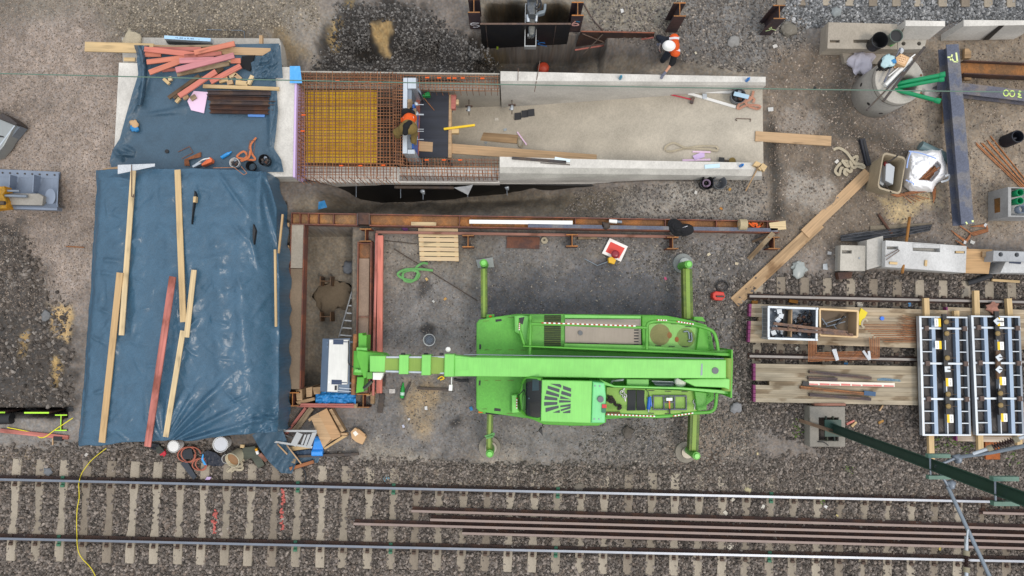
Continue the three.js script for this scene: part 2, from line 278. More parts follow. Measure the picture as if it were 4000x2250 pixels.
zone([150,138,120],30,[[2330,970],[2390,950],[2400,1000],[2300,1010]],{rag: 30,k: 0.7});
zone([58,54,52],14,ell(1640,1140,14,40),{rag: 34,k: 0.7});zone([58,54,52],14,ell(1665,1110,10,34),{rag: 30,k: 0.7});
zone([60,56,54],14,ell(1665,1295,26,22),{rag: 34,k: 0.75});zone([52,48,46],14,ell(1785,1650,18,10),{rag: 30,k: 0.8});
zone([56,44,36],14,ell(2790,1790,20,22),{rag: 30,k: 0.7});zone([64,56,48],14,ell(2890,1275,20,10),{rag: 20,k: 0.6});
// pits
zone([148,136,118],26,[[1190,900],[1405,900],[1405,1560],[1190,1560]],{rag: 16});
zone([134,122,104],30,[[1230,760],[1500,790],[2480,735],[2500,840],[1150,840],[1150,780]],{rag: 20});
zone([150,142,130],50,[[2480,740],[2960,690],[2990,900],[2400,850]],{rag: 60});
zone([176,168,154],24,[[2640,720],[2800,730],[2790,830],[2620,840]],{rag: 60,k: 0.7});
// mound and sand on the left
zone([84,78,72],40,[[-600,850],[50,868],[110,960],[180,1100],[160,1180],[290,1250],[290,1600],[-600,1600]],{rag: 80});
zone([204,172,122],18,[[170,1190],[280,1180],[285,1240],[260,1330],[200,1310],[165,1240]],{rag: 50});
zone([200,166,108],14,[[205,1395],[245,1395],[250,1450],[225,1510],[210,1470],[225,1430]],{rag: 30});
zone([190,156,100],12,[[75,1310],[110,1300],[90,1400],[60,1400]],{rag: 30,k: 0.8});
zone([196,160,100],12,ell(215,1500,20,14),{rag: 24,k: 0.8});
zone([150,143,134],40,[[-600,1640],[290,1640],[290,1760],[-600,1760]]);
zone([180,160,130],30,[[-40,1780],[230,1790],[230,1850],[-40,1850]],{rag: 50,k: 0.8});
zone([178,164,142],26,[[400,1770],[540,1790],[545,1930],[430,1930]],{rag: 50,k: 0.65});
// ballast beds
zone([86,78,72],50,[[-600,1860],[1500,1850],[2300,1870],[4600,1860],[4600,2900],[-600,2900]],{rag: 30,k: 0.9});
zone([80,74,68],40,[[2880,1090],[4600,1050],[4600,1720],[2960,1600],[2880,1420]],{rag: 40,k: 0.9});
zone([118,120,124],40,[[3140,-600],[4600,-600],[4600,105],[3600,80],[3160,100]],{rag: 40});
// coarse raster of the zones, then a fine grain on top
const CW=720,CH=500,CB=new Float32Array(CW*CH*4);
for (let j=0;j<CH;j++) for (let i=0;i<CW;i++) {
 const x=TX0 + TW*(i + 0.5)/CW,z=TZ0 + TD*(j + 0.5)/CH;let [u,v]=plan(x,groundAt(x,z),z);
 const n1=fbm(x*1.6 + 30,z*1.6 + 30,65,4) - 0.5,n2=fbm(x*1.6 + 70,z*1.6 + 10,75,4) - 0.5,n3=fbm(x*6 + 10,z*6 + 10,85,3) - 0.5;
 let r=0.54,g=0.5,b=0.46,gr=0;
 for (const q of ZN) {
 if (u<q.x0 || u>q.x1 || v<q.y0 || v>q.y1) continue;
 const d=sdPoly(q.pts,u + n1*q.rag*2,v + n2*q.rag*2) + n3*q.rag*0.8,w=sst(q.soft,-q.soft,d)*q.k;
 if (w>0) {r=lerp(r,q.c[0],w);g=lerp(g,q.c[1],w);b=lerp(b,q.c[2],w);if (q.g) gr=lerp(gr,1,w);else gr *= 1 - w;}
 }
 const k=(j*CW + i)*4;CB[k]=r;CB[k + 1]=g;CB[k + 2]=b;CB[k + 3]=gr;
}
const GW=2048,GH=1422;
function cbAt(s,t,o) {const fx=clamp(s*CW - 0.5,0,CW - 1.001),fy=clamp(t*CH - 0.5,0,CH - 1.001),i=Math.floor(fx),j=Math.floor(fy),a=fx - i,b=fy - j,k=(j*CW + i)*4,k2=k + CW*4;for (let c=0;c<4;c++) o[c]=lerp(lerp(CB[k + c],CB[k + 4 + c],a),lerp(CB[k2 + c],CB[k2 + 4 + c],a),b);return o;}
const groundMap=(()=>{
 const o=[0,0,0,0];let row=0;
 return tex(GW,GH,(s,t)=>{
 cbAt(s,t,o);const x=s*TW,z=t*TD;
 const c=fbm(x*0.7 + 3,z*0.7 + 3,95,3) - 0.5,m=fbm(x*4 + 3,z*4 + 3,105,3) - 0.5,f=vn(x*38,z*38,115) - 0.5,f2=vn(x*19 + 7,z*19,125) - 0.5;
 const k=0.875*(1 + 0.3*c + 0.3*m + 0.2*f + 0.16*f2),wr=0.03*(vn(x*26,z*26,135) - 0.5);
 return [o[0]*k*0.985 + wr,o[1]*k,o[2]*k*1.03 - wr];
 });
})();
groundMap.wrapS=groundMap.wrapT=THREE.ClampToEdgeWrapping;
{
 const gGrit=TX.grit.clone();gGrit.repeat.set(TW/0.9,TD/0.9);gGrit.needsUpdate=true;
 const g=new THREE.PlaneGeometry(TW,TD,TNX,TNZ);g.rotateX(-Math.PI/2);g.translate(TX0 + TW/2,0,TZ0 + TD/2);
 const p=g.attributes.position,uv=g.attributes.uv;
 for (let i=0;i<p.count;i++) {p.setY(i,HG[i]);uv.setXY(i,(p.getX(i) - TX0)/TW,(p.getZ(i) - TZ0)/TD);}
 g.computeVertexNormals();
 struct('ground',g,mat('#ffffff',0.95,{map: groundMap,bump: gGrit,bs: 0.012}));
 const far=new THREE.Shape([[-160,-160],[160,-160],[160,160],[-160,160]].map((q)=>new THREE.Vector2(...q)));
 far.holes.push(new THREE.Path([[TX0 + 0.1,-TZ0 - 0.1],[TX0 + TW - 0.1,-TZ0 - 0.1],[TX0 + TW - 0.1,-TZ0 - TD + 0.1],[TX0 + 0.1,-TZ0 - TD + 0.1]].map((q)=>new THREE.Vector2(...q))));
 const fg=new THREE.ShapeGeometry(far);fg.rotateX(-Math.PI/2);fg.translate(0,-0.06,0);
 struct('outer_ground',uvm(fg),mat('#8d857a',0.95,{map: TX.conc}));
}
// ---------- loose stone ----------
const stoneGeo=[0,1,2,3].map((s)=>{const g=new THREE.IcosahedronGeometry(1,0),p=g.attributes.position;for (let i=0;i<p.count;i++) {const x=p.getX(i),y=p.getY(i),z=p.getZ(i),k=0.72 + 0.55*hsh(Math.round(x*9 + 40 + s*7),Math.round(y*9 + 40),Math.round(z*9 + 40 + s));p.setXYZ(i,x*k*1.15,y*k*0.75,z*k);} g.computeVertexNormals();return uvm(g);});
const stoneMat=mat('#ffffff',0.9,{});
const RED_LINES=[[843,1985,840,2085,8],[1108,1905,1102,2072,8]];
function scatter(name,label,pts,n,r0,r1,pal,o={}) { // stones on the ground inside a plan polygon
 const x0=Math.min(...pts.map((p)=>p[0])),x1=Math.max(...pts.map((p)=>p[0])),y0=Math.min(...pts.map((p)=>p[1])),y1=Math.max(...pts.map((p)=>p[1]));
 const S4=[[],[],[],[]],m4=new THREE.Matrix4(),q=new THREE.Quaternion(),e=new THREE.Euler(),sc=V3();
 for (let i=0;i<n;i++) {
 const u=rr(x0,x1),v=rr(y0,y1);const d=sdPoly(pts,u,v);if (d>(o.rag ?? 0)*(rnd() - 0.5)) continue;
 if (o.thin && fbm(u/90,v/90,145,3)<o.thin*rnd()*2) continue;
 if (o.skip && o.skip(u,v)) continue;
 const w=on([u,v]),r=r0 + (r1 - r0)*Math.pow(rnd(),o.pow ?? 2);
 e.set(rnd()*6,rnd()*6,rnd()*6);q.setFromEuler(e);sc.set(r*rr(0.8,1.25),r*rr(0.8,1.1),r*rr(0.8,1.2));
 w.y += (o.lift ?? 0) + r*rr(o.l0 ?? -0.2,o.l1 ?? 0.5);
 let c=pal[Math.floor(rnd()*pal.length)],b=rr(0.72,1.18);let cc=[c[0]*b/255,c[1]*b/255,c[2]*b/255];
 if (o.red) for (const [ax,ay,bx,by,ww] of RED_LINES) if (v>ay && v<by && Math.abs(u - lerp(ax,bx,(v - ay)/(by - ay)))<ww*rr(0.5,1.1) && rnd()<0.85) cc=[0.74,0.4,0.37];
 S4[i % 4].push([m4.compose(w,q,sc).clone(),cc]);
 }
 const c=new THREE.Color();S4.forEach((list,k)=>{
 const im=new THREE.InstancedMesh(stoneGeo[k],stoneMat,list.length);im.name=numbered(name);im.castShadow=im.receiveShadow=true;
 list.forEach(([m,cc],i)=>{im.setMatrixAt(i,m);im.setColorAt(i,c.setRGB(...cc,THREE.SRGBColorSpace));});
 tag(im,label,'gravel',null,'stuff');scene.add(im);
 });
}
const GREYS=[[118,110,103],[97,90,84],[135,126,118],[83,77,71],[112,101,92],[124,116,110]],BLUES=[[136,138,140],[116,118,120],[156,157,158],[100,102,104]],TANS=[[150,137,125],[132,120,109],[162,150,138],[120,109,99],[140,126,115]],DARKS=[[72,69,67],[56,54,52],[98,95,92],[120,118,116]],MIX=[[128,122,116],[110,104,98],[146,138,129],[96,92,89]];
// ---------- railway tracks ----------
const railShape=(hw=0.036)=>poly([[-0.075,0],[0.075,0],[0.075,0.012],[0.02,0.03],[0.009,0.045],[0.009,0.125],[hw,0.138],[hw,0.166],[hw - 0.008,0.172],[-hw + 0.008,0.172],[-hw,0.166],[-hw,0.138],[-0.009,0.125],[-0.009,0.045],[-0.02,0.03],[-0.075,0.012]]);
const sleeperGeo=(()=>{ // lies along z; rail seats at +-0.75
 const st=[[-1.3,0.0,0.108,0.16],[-1.0,0.012,0.112,0.16],[-0.56,0.012,0.108,0.15],[-0.46,-0.005,0.092,0.13],[0,-0.014,0.085,0.12],[0.46,-0.005,0.092,0.13],[0.56,0.012,0.108,0.15],[1.0,0.012,0.112,0.16],[1.3,0.0,0.108,0.16]];
 const pos=[],idx=[];st.forEach(([z,y,w,b])=>pos.push(-w,y,z,w,y,z,b,-0.2,z,-b,-0.2,z));
 for (let i=0;i + 1<st.length;i++) for (let e=0;e<4;e++) {const a=i*4 + e,b=i*4 + (e + 1) % 4;idx.push(a,a + 4,b,b,a + 4,b + 4);}
 const m=(st.length - 1)*4;idx.push(0,1,2,0,2,3,m,m + 2,m + 1,m,m + 3,m + 2);
 const g=new THREE.BufferGeometry();g.setAttribute('position',new THREE.Float32BufferAttribute(pos,3));g.setIndex(idx);return shiftUV(uvm(g));
})();
const clipGeo=prof(poly([[-0.14,0],[0.14,0],[0.14,0.045],[0.078,0.05],[0.078,0.012],[-0.078,0.012],[-0.078,0.05],[-0.14,0.045]]),V3(-0.045,0,0),V3(0.045,0,0));
const sleeperMats=['#b5ab9b','#a89e8f','#bdb3a3','#998e80'].map((c)=>conc(c)),clipM=rust('#665649'),clipG=rust('#4f9474');
const railM=rust('#4d3c36',0.75),headM=mat('#868d98',0.38,{map: TX.scuff,metal: 0.85}),headD=mat('#8f8b88',0.45,{map: TX.scuff,metal: 0.5});
const SL=[]; // sleeper axes on the plan, so that ballast lies between them
function track(label,upper,lower,xs,o={}) { // two rail lines (plan readings at rail head), sleepers at plan xs
 const t=thing('railway_track',label,'railway track');
 const H=0.205;const u0=G(upper[0],H),u1=G(upper[1],H),l0=G(lower[0],H),l1=G(lower[1],H);
 for (const [a,b] of [[u0,u1],[l0,l1]]) {
 const d=b.clone().sub(a).normalize(),e0=a.clone().addScaledVector(d,o.ext0 ?? 0),e1=b.clone().addScaledVector(d,o.ext1 ?? 0);e0.y=e1.y=H - 0.172;
 const r=part(t,'rail',prof(railShape(),e0,e1),railM);
 if (!o.dull) {const h0=e0.clone().setY(H + 0.004),h1=e1.clone().setY(H + 0.004);part(r,'running_surface',bar(h0,h1,0.058,0.008),o.head ?? headM);}
 else {const h0=e0.clone().setY(H + 0.004),h1=e1.clone().setY(H + 0.004);part(r,'running_surface',bar(h0,h1,0.058,0.008),headD);}
 }
 const dir=u1.clone().sub(u0).normalize(),ang=Math.atan2(-dir.z,dir.x),mid=u0.clone().add(l0).multiplyScalar(0.5);
 xs.forEach((x,i)=>{
 const p0=lerp(upper[0][1],lower[0][1],0.5) + (x - upper[0][0])*(upper[1][1] - upper[0][1])/(upper[1][0] - upper[0][0]),c=G([x,p0],0.0);
 const s=part(t,'sleeper',sleeperGeo,sleeperMats[Math.floor(rnd()*4)]);s.position.set(c.x,0.02 + rr(-0.006,0.006),c.z);s.rotation.y=ang + rr(-0.014,0.014) + (o.skew ?? 0);
 SL.push([x,p0]);
 for (const z of [-0.752,0.752]) {const k=part(s,'clip',clipGeo,(o.greens ?? []).some((g)=>Math.abs(g - x)<46)?clipG:clipM);k.position.set(0,0.012,z);}
 });
 return t;
}
track('open railway track on concrete sleepers with loose rails lying between its rails',[P(0,1873),P(4000,1963)],[P(0,2104),P(4000,2193)],[...Array(48)].map((_,i)=>-35 + 92.1*i + rr(-2.5,2.5)),{ext0: -4,ext1: 4,skew: -0.012,greens: [235,1150,1520,2155,2975]});
track('railway track on concrete sleepers partly covered by timber mats and formwork panels',[P(2928,1157),P(4000,1180)],[P(2928,1391),P(4000,1414)],[...Array(13)].map((_,i)=>2958 + 90.2*i),{ext1: 4,dull: true,skew: -0.012});
track('row of grey sleepers and rails in fresh ballast behind the concrete barriers',[P(2900,-285),P(4000,-275)],[P(2900,-52),P(4000,-42)],[...Array(13)].map((_,i)=>3050 + 89.4*i),{ext1: 4});

// loose rails stacked between the running rails
const looseHead=mat('#97867f',0.6,{map: TX.scuff,metal: 0.1});
for (const [a,b,n] of [[P(1607,1996),P(4100,2069),'next to the running rail along the yard'],[P(1680,2030),P(4100,2095),'second from the yard'],[P(1381,2046),P(4100,2119),'reaching farthest past the others'],[P(1805,2083),P(4100,2145),'third shortest, ends farthest back'],[P(3839,2003),P(4100,2010),'short piece beside the grey cantilever tube']]) {
 const a3=G(a,0.2),b3=G(b,0.2);a3.y=b3.y=0.034;
 const t=thing('loose_rail',`rusty loose rail on the open track, ${n}`,'rail','loose rails on the track');
 const r=part(t,'rail_profile',prof(railShape(),a3,b3),MT.rustD);part(t,'rail_head',bar(a3.clone().setY(0.21),b3.clone().setY(0.21),0.06,0.006),looseHead);
}
// ballast and gravel
const nearSleeper=(u,v)=>{for (const [x,y] of SL) {const dx=u - x - (y - v)*0.03;if (Math.abs(dx)<15 - 7*rnd() && Math.abs(v - y)<200) return !(y>1700 && v<y - 122 && x>1400);} return false;};
const railsAt=(u,v)=>Math.abs(v - (1873 + u*0.0225))<13 || Math.abs(v - (2104 + u*0.0222))<13;
scatter('ballast','crushed grey brown ballast stone of the open railway track',[[-150,1760],[700,1740],[1400,1800],[1900,1830],[2600,1830],[4150,1700],[4150,2330],[-150,2330]],92000,0.022,0.05,GREYS,{rag: 60,skip: (u,v)=>nearSleeper(u,v) || railsAt(u,v),red: true,l0: -0.1,l1: 0.7,pow: 1.3});
scatter('ballast','loose ballast heaped over the sleeper ends along the yard',[[1390,1800],[2000,1830],[4150,1840],[4150,1950],[2300,1915],[1390,1880]],17000,0.02,0.045,GREYS,{rag: 40,skip: railsAt,lift: 0.02,l0: 0,l1: 0.9});
scatter('ballast','dark ballast stone around the mat covered track',[[2880,1090],[4150,1060],[4150,1700],[3300,1780],[2900,1640],[2860,1300]],34000,0.022,0.052,[...GREYS,[84,78,74],[96,90,86]],{rag: 60,skip: nearSleeper,l0: -0.1,l1: 0.7});
scatter('ballast','fresh blue grey ballast behind the concrete barriers',[[3120,-60],[4150,-60],[4150,100],[3600,75],[3180,110],[3050,60]],14000,0.02,0.048,BLUES,{rag: 50,skip: nearSleeper,l0: -0.1,l1: 0.8});
scatter('gravel','fine tan gravel of the haul road beside the blue tarp',[[-150,-60],[520,-60],[500,300],[430,700],[310,1200],[-150,1250]],36000,0.007,0.019,TANS,{rag: 40,l0: -0.3,l1: 0.3});
scatter('gravel','grey crushed stone along the upper edge of the cutting',[[300,-60],[1250,-60],[1250,100],[600,160],[480,120]],14000,0.012,0.035,[[140,132,118],[120,112,100],[158,148,132]],{rag: 60,thin: 0.5});
scatter('rubble','dark wet crushed stone sliding into the trench',[[1330,20],[1540,10],[1700,80],[1880,200],[1960,290],[1200,290],[1300,180]],15000,0.012,0.045,DARKS,{rag: 60,thin: 0.3,skip: (u,v)=>sdPoly([[1450,80],[1545,90],[1540,150],[1525,230],[1470,215],[1445,160]],u,v)<8*rnd()});
scatter('gravel','compacted grey gravel of the machine yard',[[1460,920],[2950,930],[2960,1800],[2000,1850],[1200,1790],[1450,1600]],42000,0.006,0.024,MIX,{thin: 0.45,l0: -0.4,l1: 0.3,pow: 3});
scatter('gravel','coarse grey stone between the machine and the timber mats',[[2260,930],[2600,960],[3000,920],[2960,1420],[2960,1830],[2200,1840],[2350,1680],[2700,1600],[2680,1150]],26000,0.014,0.04,MIX,{rag: 90,thin: 0.35});
scatter('gravel','grey rubble stone beside the steel soldier posts',[[2300,-60],[3150,-60],[3150,180],[2960,290],[2700,250],[2300,110]],16000,0.01,0.04,MIX,{thin: 0.5});
scatter('gravel','brown gravel and clods of the storage area',[[3000,180],[4150,100],[4150,900],[3000,1050]],30000,0.008,0.03,TANS,{thin: 0.4,l0: -0.4,l1: 0.3,pow: 3});
scatter('rubble','dark clods of the excavated soil mound',[[-100,860],[110,940],[190,1090],[290,1260],[290,1590],[-100,1590]],9000,0.012,0.07,[[92,84,77],[74,68,63],[112,104,97],[128,122,116]],{rag: 40,thin: 0.4,pow: 4,l0: -0.5,l1: 0.3});
scatter('gravel','sandy gravel beside the retaining beam',[[2250,740],[2990,690],[3010,900],[2200,840]],9000,0.008,0.032,MIX,{thin: 0.4});

// ---------- sunken ramp between concrete walls ----------
function loft(stations) { // rings of points swept through stations, capped
 const n=stations[0].length,pos=[],idx=[];stations.forEach((s)=>s.forEach((p)=>pos.push(p.x,p.y,p.z)));
 for (let i=0;i + 1<stations.length;i++) for (let e=0;e<n;e++) {const a=i*n + e,b=i*n + (e + 1) % n;idx.push(a,a + n,b,b,a + n,b + n);}
 const m=(stations.length - 1)*n;for (let e=1;e + 1<n;e++) idx.push(0,e,e + 1,m,m + e + 1,m + e);
 const g=new THREE.BufferGeometry();g.setAttribute('position',new THREE.Float32BufferAttribute(pos,3));g.setIndex(idx);const q=g.toNonIndexed();q.computeVertexNormals();return shiftUV(uvm(q));
}
const dn=(v,y)=>V3(v.x,y,v.z);
{
 const t=thing('concrete_ramp','pale concrete access ramp with two parapet walls and a worn floor','ramp');
 const nw=(x,y0,y1,y2)=>{const a=G([x,y0],0.6),b=G([x,y1],0.6),c=G([x,y2],0.47);return [dn(a,-2.3),a,b,c,dn(c,-2.3)];};
 part(t,'wall',loft([nw(1955,278,316,328),nw(2480,290,318,331),nw(2991,300,321,334)]),MT.white);
 const sw=(x,y0,y1,y2,y3,h3)=>{const a=G([x,y0],0.6),b=G([x,y1],0.6),c=G([x,y2],0.42),d=G([x,y3],h3);return [dn(a,-2.3),a,b,c,d,dn(d,-2.3)];};
 part(t,'wall',loft([sw(1952,612,652,676,704,-0.05),sw(2492,627,658,681,702,-0.08),sw(2976,636,662,688,702,0.05)]),MT.white);
 const pl=(x,y,yb,hb)=>{const a=G([x,y],-0.0),c=G([x,yb],hb);return [V3(a.x,-2.2,a.z - 0.3),V3(a.x,0.0,a.z - 0.3),a,c,dn(c,-2.2)];};
 part(t,'footing',loft([pl(1952,682,719,-0.5),pl(2490,684,727,-0.62)]),MT.white);
 const fl=(x,hw=0)=>{const xx=G([x,345],0).x,y=floorY(xx);return [V3(xx,y - 0.3,-6.15),V3(xx,y,-6.15),V3(xx,y,-3.72),V3(xx,y - 0.3,-3.72)];};
 part(t,'floor',loft([fl(1560),fl(1950),fl(2300),fl(2968)]),conc('#dcd4c5'));
 const bl=(x,yt,yb,hb)=>{const a=G([x,yt],-0.5),c=G([x,yb],hb);return [V3(a.x,-2.3,a.z - 0.35),V3(a.x,-0.502,a.z - 0.35),a,c,dn(c,-2.3)];};
 part(t,'bitumen_coat',loft([bl(1210,704,742,-1.6),bl(1330,710,764,-1.75),bl(1500,716,795,-1.85),bl(1800,719,780,-1.85),bl(2000,720.5,765,-1.7),bl(2250,726,748,-1.1),bl(2488,729,735,-0.6)]),MT.bit);
}
// wall starters and slab edges of the section that is being reinforced
{
 const t=thing('concrete_section','low concrete wall bases of the reinforced section beside the ramp','concrete base');
 part(t,'wall_base',slab([[1160,284],[1952,290],[1952,352],[1160,346]],-2.3,-0.15),MT.conc);
 part(t,'wall_base',slab([[1170,650],[1952,656],[1952,716],[1240,712],[1170,690]],-2.3,-0.3),MT.white);
 part(t,'edge_form',slab([[1165,277],[1952,286],[1952,291],[1165,282]],-1.5,0.42),MT.conc);
 part(t,'floor_slab',slab([[1160,340],[1700,344],[1700,660],[1160,656]],-2.4,-2.0),MT.concD);
}
// abutment slab under the tarp
{
 const t=thing('concrete_abutment','white concrete abutment slab under the creased blue sheet','abutment');
 part(t,'slab',slab([[464,244],[1152,262],[1144,690],[440,690]],-1.6,0.65,{bevel: 0.01}),MT.white);
 part(t,'insulation_board',slab([[1151,326],[1159,326],[1152,692],[1144.5,692]],-0.6,0.662),MT.xps);
 part(t,'ledge',slab([[475,146],[1090,150],[1098,172],[1100,250],[480,244]],-0.4,0.12),MT.concG);
}
// ---------- blue sheeting ----------
const segD=(p,a,b)=>{const ex=b[0] - a[0],ey=b[1] - a[1],t=clamp(((p[0] - a[0])*ex + (p[1] - a[1])*ey)/(ex*ex + ey*ey),0,1);return [Math.hypot(p[0] - a[0] - ex*t,p[1] - a[1] - ey*t),t];};
const folds=(list)=>(p)=>{let h=0;for (const [a,b,amp,w,fan] of list) {const [d,t]=segD(p,a,b);const ww=w*(fan?0.35 + t*1.2:1);if (d<ww*3) h += amp*Math.exp(-((d/ww) ** 2))*Math.sin(Math.PI*clamp(t*0.94 + 0.06,0,1));} return h*1.9;};
const pl1=(pts)=>(t)=>{const k=t*(pts.length - 1),i=Math.min(pts.length - 2,Math.floor(k));return [lerp(pts[i][0],pts[i + 1][0],k - i),lerp(pts[i][1],pts[i + 1][1],k - i)];};
const TOP=1.7,tarpTop={},tarpAt=(p)=>tarpTop[Math.floor(p[0]/12) + '_' + Math.floor(p[1]/12)] ?? 0;
{
 const W=pl1([[346,655],[340,820],[322,1090],[306,1320],[290,1540],[272,1750]]),Ee=pl1([[1008,655],[1048,800],[1060,1090],[1061,1320],[1058,1540],[1052,1700]]);
 const FAN=[640,1742];
 const fold=folds([
 [FAN,[735,1500],0.05,12,1],[FAN,[800,1480],0.05,10,1],[FAN,[945,1425],0.07,13,1],[FAN,[990,1560],0.06,12,1],[FAN,[1030,1640],0.07,11,1],[FAN,[900,1690],0.05,9,1],[FAN,[600,1500],0.035,10,1],[FAN,[560,1600],0.03,10,1],[FAN,[690,1420],0.04,11,1],[FAN,[860,1560],-0.03,10,1],
 [[992,650],[1060,960],0.06,9,0],[[992,650],[1010,900],0.05,8,0],[[992,650],[1090,800],0.05,8,0],[[840,655],[990,870],0.035,9,0],[[900,860],[985,960],0.03,9,0],[[970,880],[1000,1060],0.03,10,0],
 [[395,1015],[485,1022],0.04,9,0],[[360,1060],[480,1075],0.03,8,0],[[380,1205],[440,1225],0.035,7,0],[[345,1310],[430,1345],0.035,8,0],[[360,1540],[420,1520],0.03,9,0],[[490,960],[570,925],0.03,12,0],[[735,1300],[790,1235],0.04,9,0],[[700,1430],[735,1340],0.03,8,0],[[720,1340],[780,1400],0.03,7,0],[[560,1460],[520,1380],0.02,7,0],
 [[850,900],[885,1600],0.035,26,0],[[930,950],[965,1520],0.04,24,0],[[765,1120],[745,1440],0.03,20,0],[[560,700],[530,1250],0.025,26,0],[[450,900],[420,1600],0.025,28,0],[[660,900],[690,1300],0.025,24,0],
 [[890,1580],[970,1540],0.03,7,0],[[880,1520],[960,1600],0.03,7,0],[[700,660],[760,1250],0.02,14,0],[[830,1200],[870,1500],0.018,16,0],[[430,690],[520,705],0.03,9,0],[[440,735],[550,730],0.02,9,0],[[420,830],[500,850],0.02,9,0],
 ]);
 const cr=[];for (let i=0;i<70;i++) {const x=rr(330,1040),y=rr(700,1700),a=rr(-0.9,0.9) + (rnd()<0.4?1.5:0),l=rr(40,150);cr.push([[x,y],[x + Math.cos(a)*l,y + Math.sin(a)*l],rr(0.008,0.02),rr(6,12),0]);}
 const crease=folds(cr),crn=(p)=>sst(150,20,Math.hypot(p[0] - 1030,(p[1] - 1680)*1.1));
 const g=grid(220,300,(u,v)=>{
 const s=clamp((u - 0.06)/0.82,0,1),t=clamp((v - 0.035)/0.9,0,1),dW=clamp((0.06 - u)/0.06,0,1),dE=clamp((u - 0.88)/0.12,0,1),dN=clamp((0.035 - v)/0.035,0,1),dS=clamp((v - 0.935)/0.065,0,1);
 const a=W(t),b=Ee(t),p=[lerp(a[0],b[0],s) + 16*(1 - s)*(fbm(t*7,3,9,3) - 0.5),lerp(a[1],b[1],s) + (26*t - 7)*(fbm(s*8,5,19,3) - 0.5)];
 const edge=Math.min(s*0.9,(1 - s)*0.9,t,1 - t),w=G(p,TOP),rag=fbm(p[0]/40,p[1]/40,5,3) - 0.5;
 let y=TOP - 0.12*Math.pow(1 - sst(0,0.1,edge),2.2) + fold(p) + crease(p) + 0.1*(fbm(p[0]/130,p[1]/130,11,3) - 0.5) + 0.08*(Math.abs(fbm(p[0]/46,p[1]/60,21,3) - 0.5)) + crn(p)*0.34*(fbm(p[0]/26,p[1]/22,31,3) - 0.55);
 y += 0.16*(Math.sin(Math.PI*s) - 0.6);y -= 0.36*Math.pow(sst(0.8,1,s),2) + 0.1*Math.pow(sst(0.08,0,s),2);
 y -= dW*1.15 + dN*0.95 + dE*0.75 + dS*1.15;
 const wv=Math.sin(p[1]/17 + 3*rag)*0.03,wh=Math.sin(p[0]/15 + 4*rag)*0.03;
 w.x += dE*(0.04 + wv) - dW*0.05;w.z += dS*(0.06 + wh) - dN*0.02 + crn(p)*0.1*rag;
 return V3(w.x,y,w.z);
 });
 const t=thing('tarpaulin','large glossy blue tarpaulin over a tall formwork box, weighted with boards','tarpaulin');
 part(t,'sheet',g,MT.tarp);
 const gp=g.attributes.position;for (let i=0;i<gp.count;i++) {const y=gp.getY(i),q=plan(gp.getX(i),y,gp.getZ(i)),k=Math.floor(q[0]/12) + '_' + Math.floor(q[1]/12);tarpTop[k]=Math.max(tarpTop[k] ?? 0,y);}
 // loose tail trailing over the corner onto the ballast
 const Lf=pl1([[985,1700],[1010,1745],[1040,1790],[1062,1815],[1098,1848]]),Rt=pl1([[1086,1640],[1112,1700],[1130,1745],[1165,1790],[1140,1850]]),hh=[0.9,0.55,0.3,0.16,0.1];
 part(t,'tail',grid(26,40,(u,v)=>{const a=Lf(v),b=Rt(v),p=[lerp(a[0],b[0],u),lerp(a[1],b[1],u)],k=v*4,i=Math.min(3,Math.floor(k)),h=lerp(hh[i],hh[i + 1],k - i) + 0.14*Math.abs(fbm(p[0]/22,p[1]/22,51,3) - 0.5) + 0.04*Math.sin(p[0]/9 + p[1]/14);return G(p,h);}),MT.tarpD);
 // black pieces laid on the sheet, painted dark of its tears
 part(t,'tear_shade',slab([E(1572,300),E(1582,330),E(1566,420),E(1546,570),E(1556,430)],TOP + 0.05,TOP + 0.16),MT.blackP);
 part(t,'tear_shade',slab([E(2046,570),E(2066,620),E(2050,735),E(2042,650)],TOP + 0.0,TOP + 0.12),MT.blackP);
 const patch=part(t,'patch',slab([E(1562,348),E(1584,346),E(1580,392),E(1560,394)],TOP + 0.06,TOP + 0.175),MT.pine);
 // box under the sheet
 const f=thing('formwork_box','dark timber formwork box hidden under the tall blue tarpaulin','formwork');
 part(f,'side_wall',slab([[385,680],[1000,680],[1012,1690],[340,1710]],-0.4,TOP - 0.45),MT.dark);
 for (let i=0;i<9;i++) part(f,'strut',bar(G([1050,880 + i*88],0.35),G([1130,878 + i*88],0.3),0.1,0.08),MT.larch);
}
const tp=(p,dh=0.075)=>G(p,TOP + dh);
function board(name,label,cat,a,b,wpx,th,m,ha,hb,group) {const a3=G(a,ha),b3=G(b,hb ?? ha);return solo(name,bar(a3,b3,wpx*(CAM_Y - ha)/FOC,th),m,label,cat,group);}
function tboard(label,a,b,w,th,m,up=0) { // a stiff board resting on the high points of the sheet
 const ya=Math.max(tarpAt(a),TOP - 0.2),yb=Math.max(tarpAt(b),TOP - 0.2);let n=0;for (let i=0;i <= 40;i++) for (const o of [-8,0,8]) {const f=i/40,q=[lerp(a[0],b[0],f) + o,lerp(a[1],b[1],f)];n=Math.max(n,tarpAt(q) - lerp(ya,yb,f));}
 board('board',label,'board',a,b,w,th,m,ya + n + th + up,yb + n + th + up);
}
tboard('long pale pine board on blue tarp, beside a thin steel bar',E(1076,138),I(980,227),20,0.03,MT.pineL);
tboard('long pine board on blue tarp, left of the narrow black tear',E(1434,130),I(1480,120),23,0.03,MT.pine);
tboard('yellowish pine board on blue tarp, crossing none, near the outer edge',E(968,963),I(822,1095),25,0.03,MT.pine2);
tboard('short pine board on blue tarp lying over the end of two others',E(1567,940),I(1506,244),20,0.03,MT.pineL,0.035);
tboard('pale board on blue tarp running into the gathered folds',I(1478,190),I(1338,1050),20,0.03,MT.pineL);
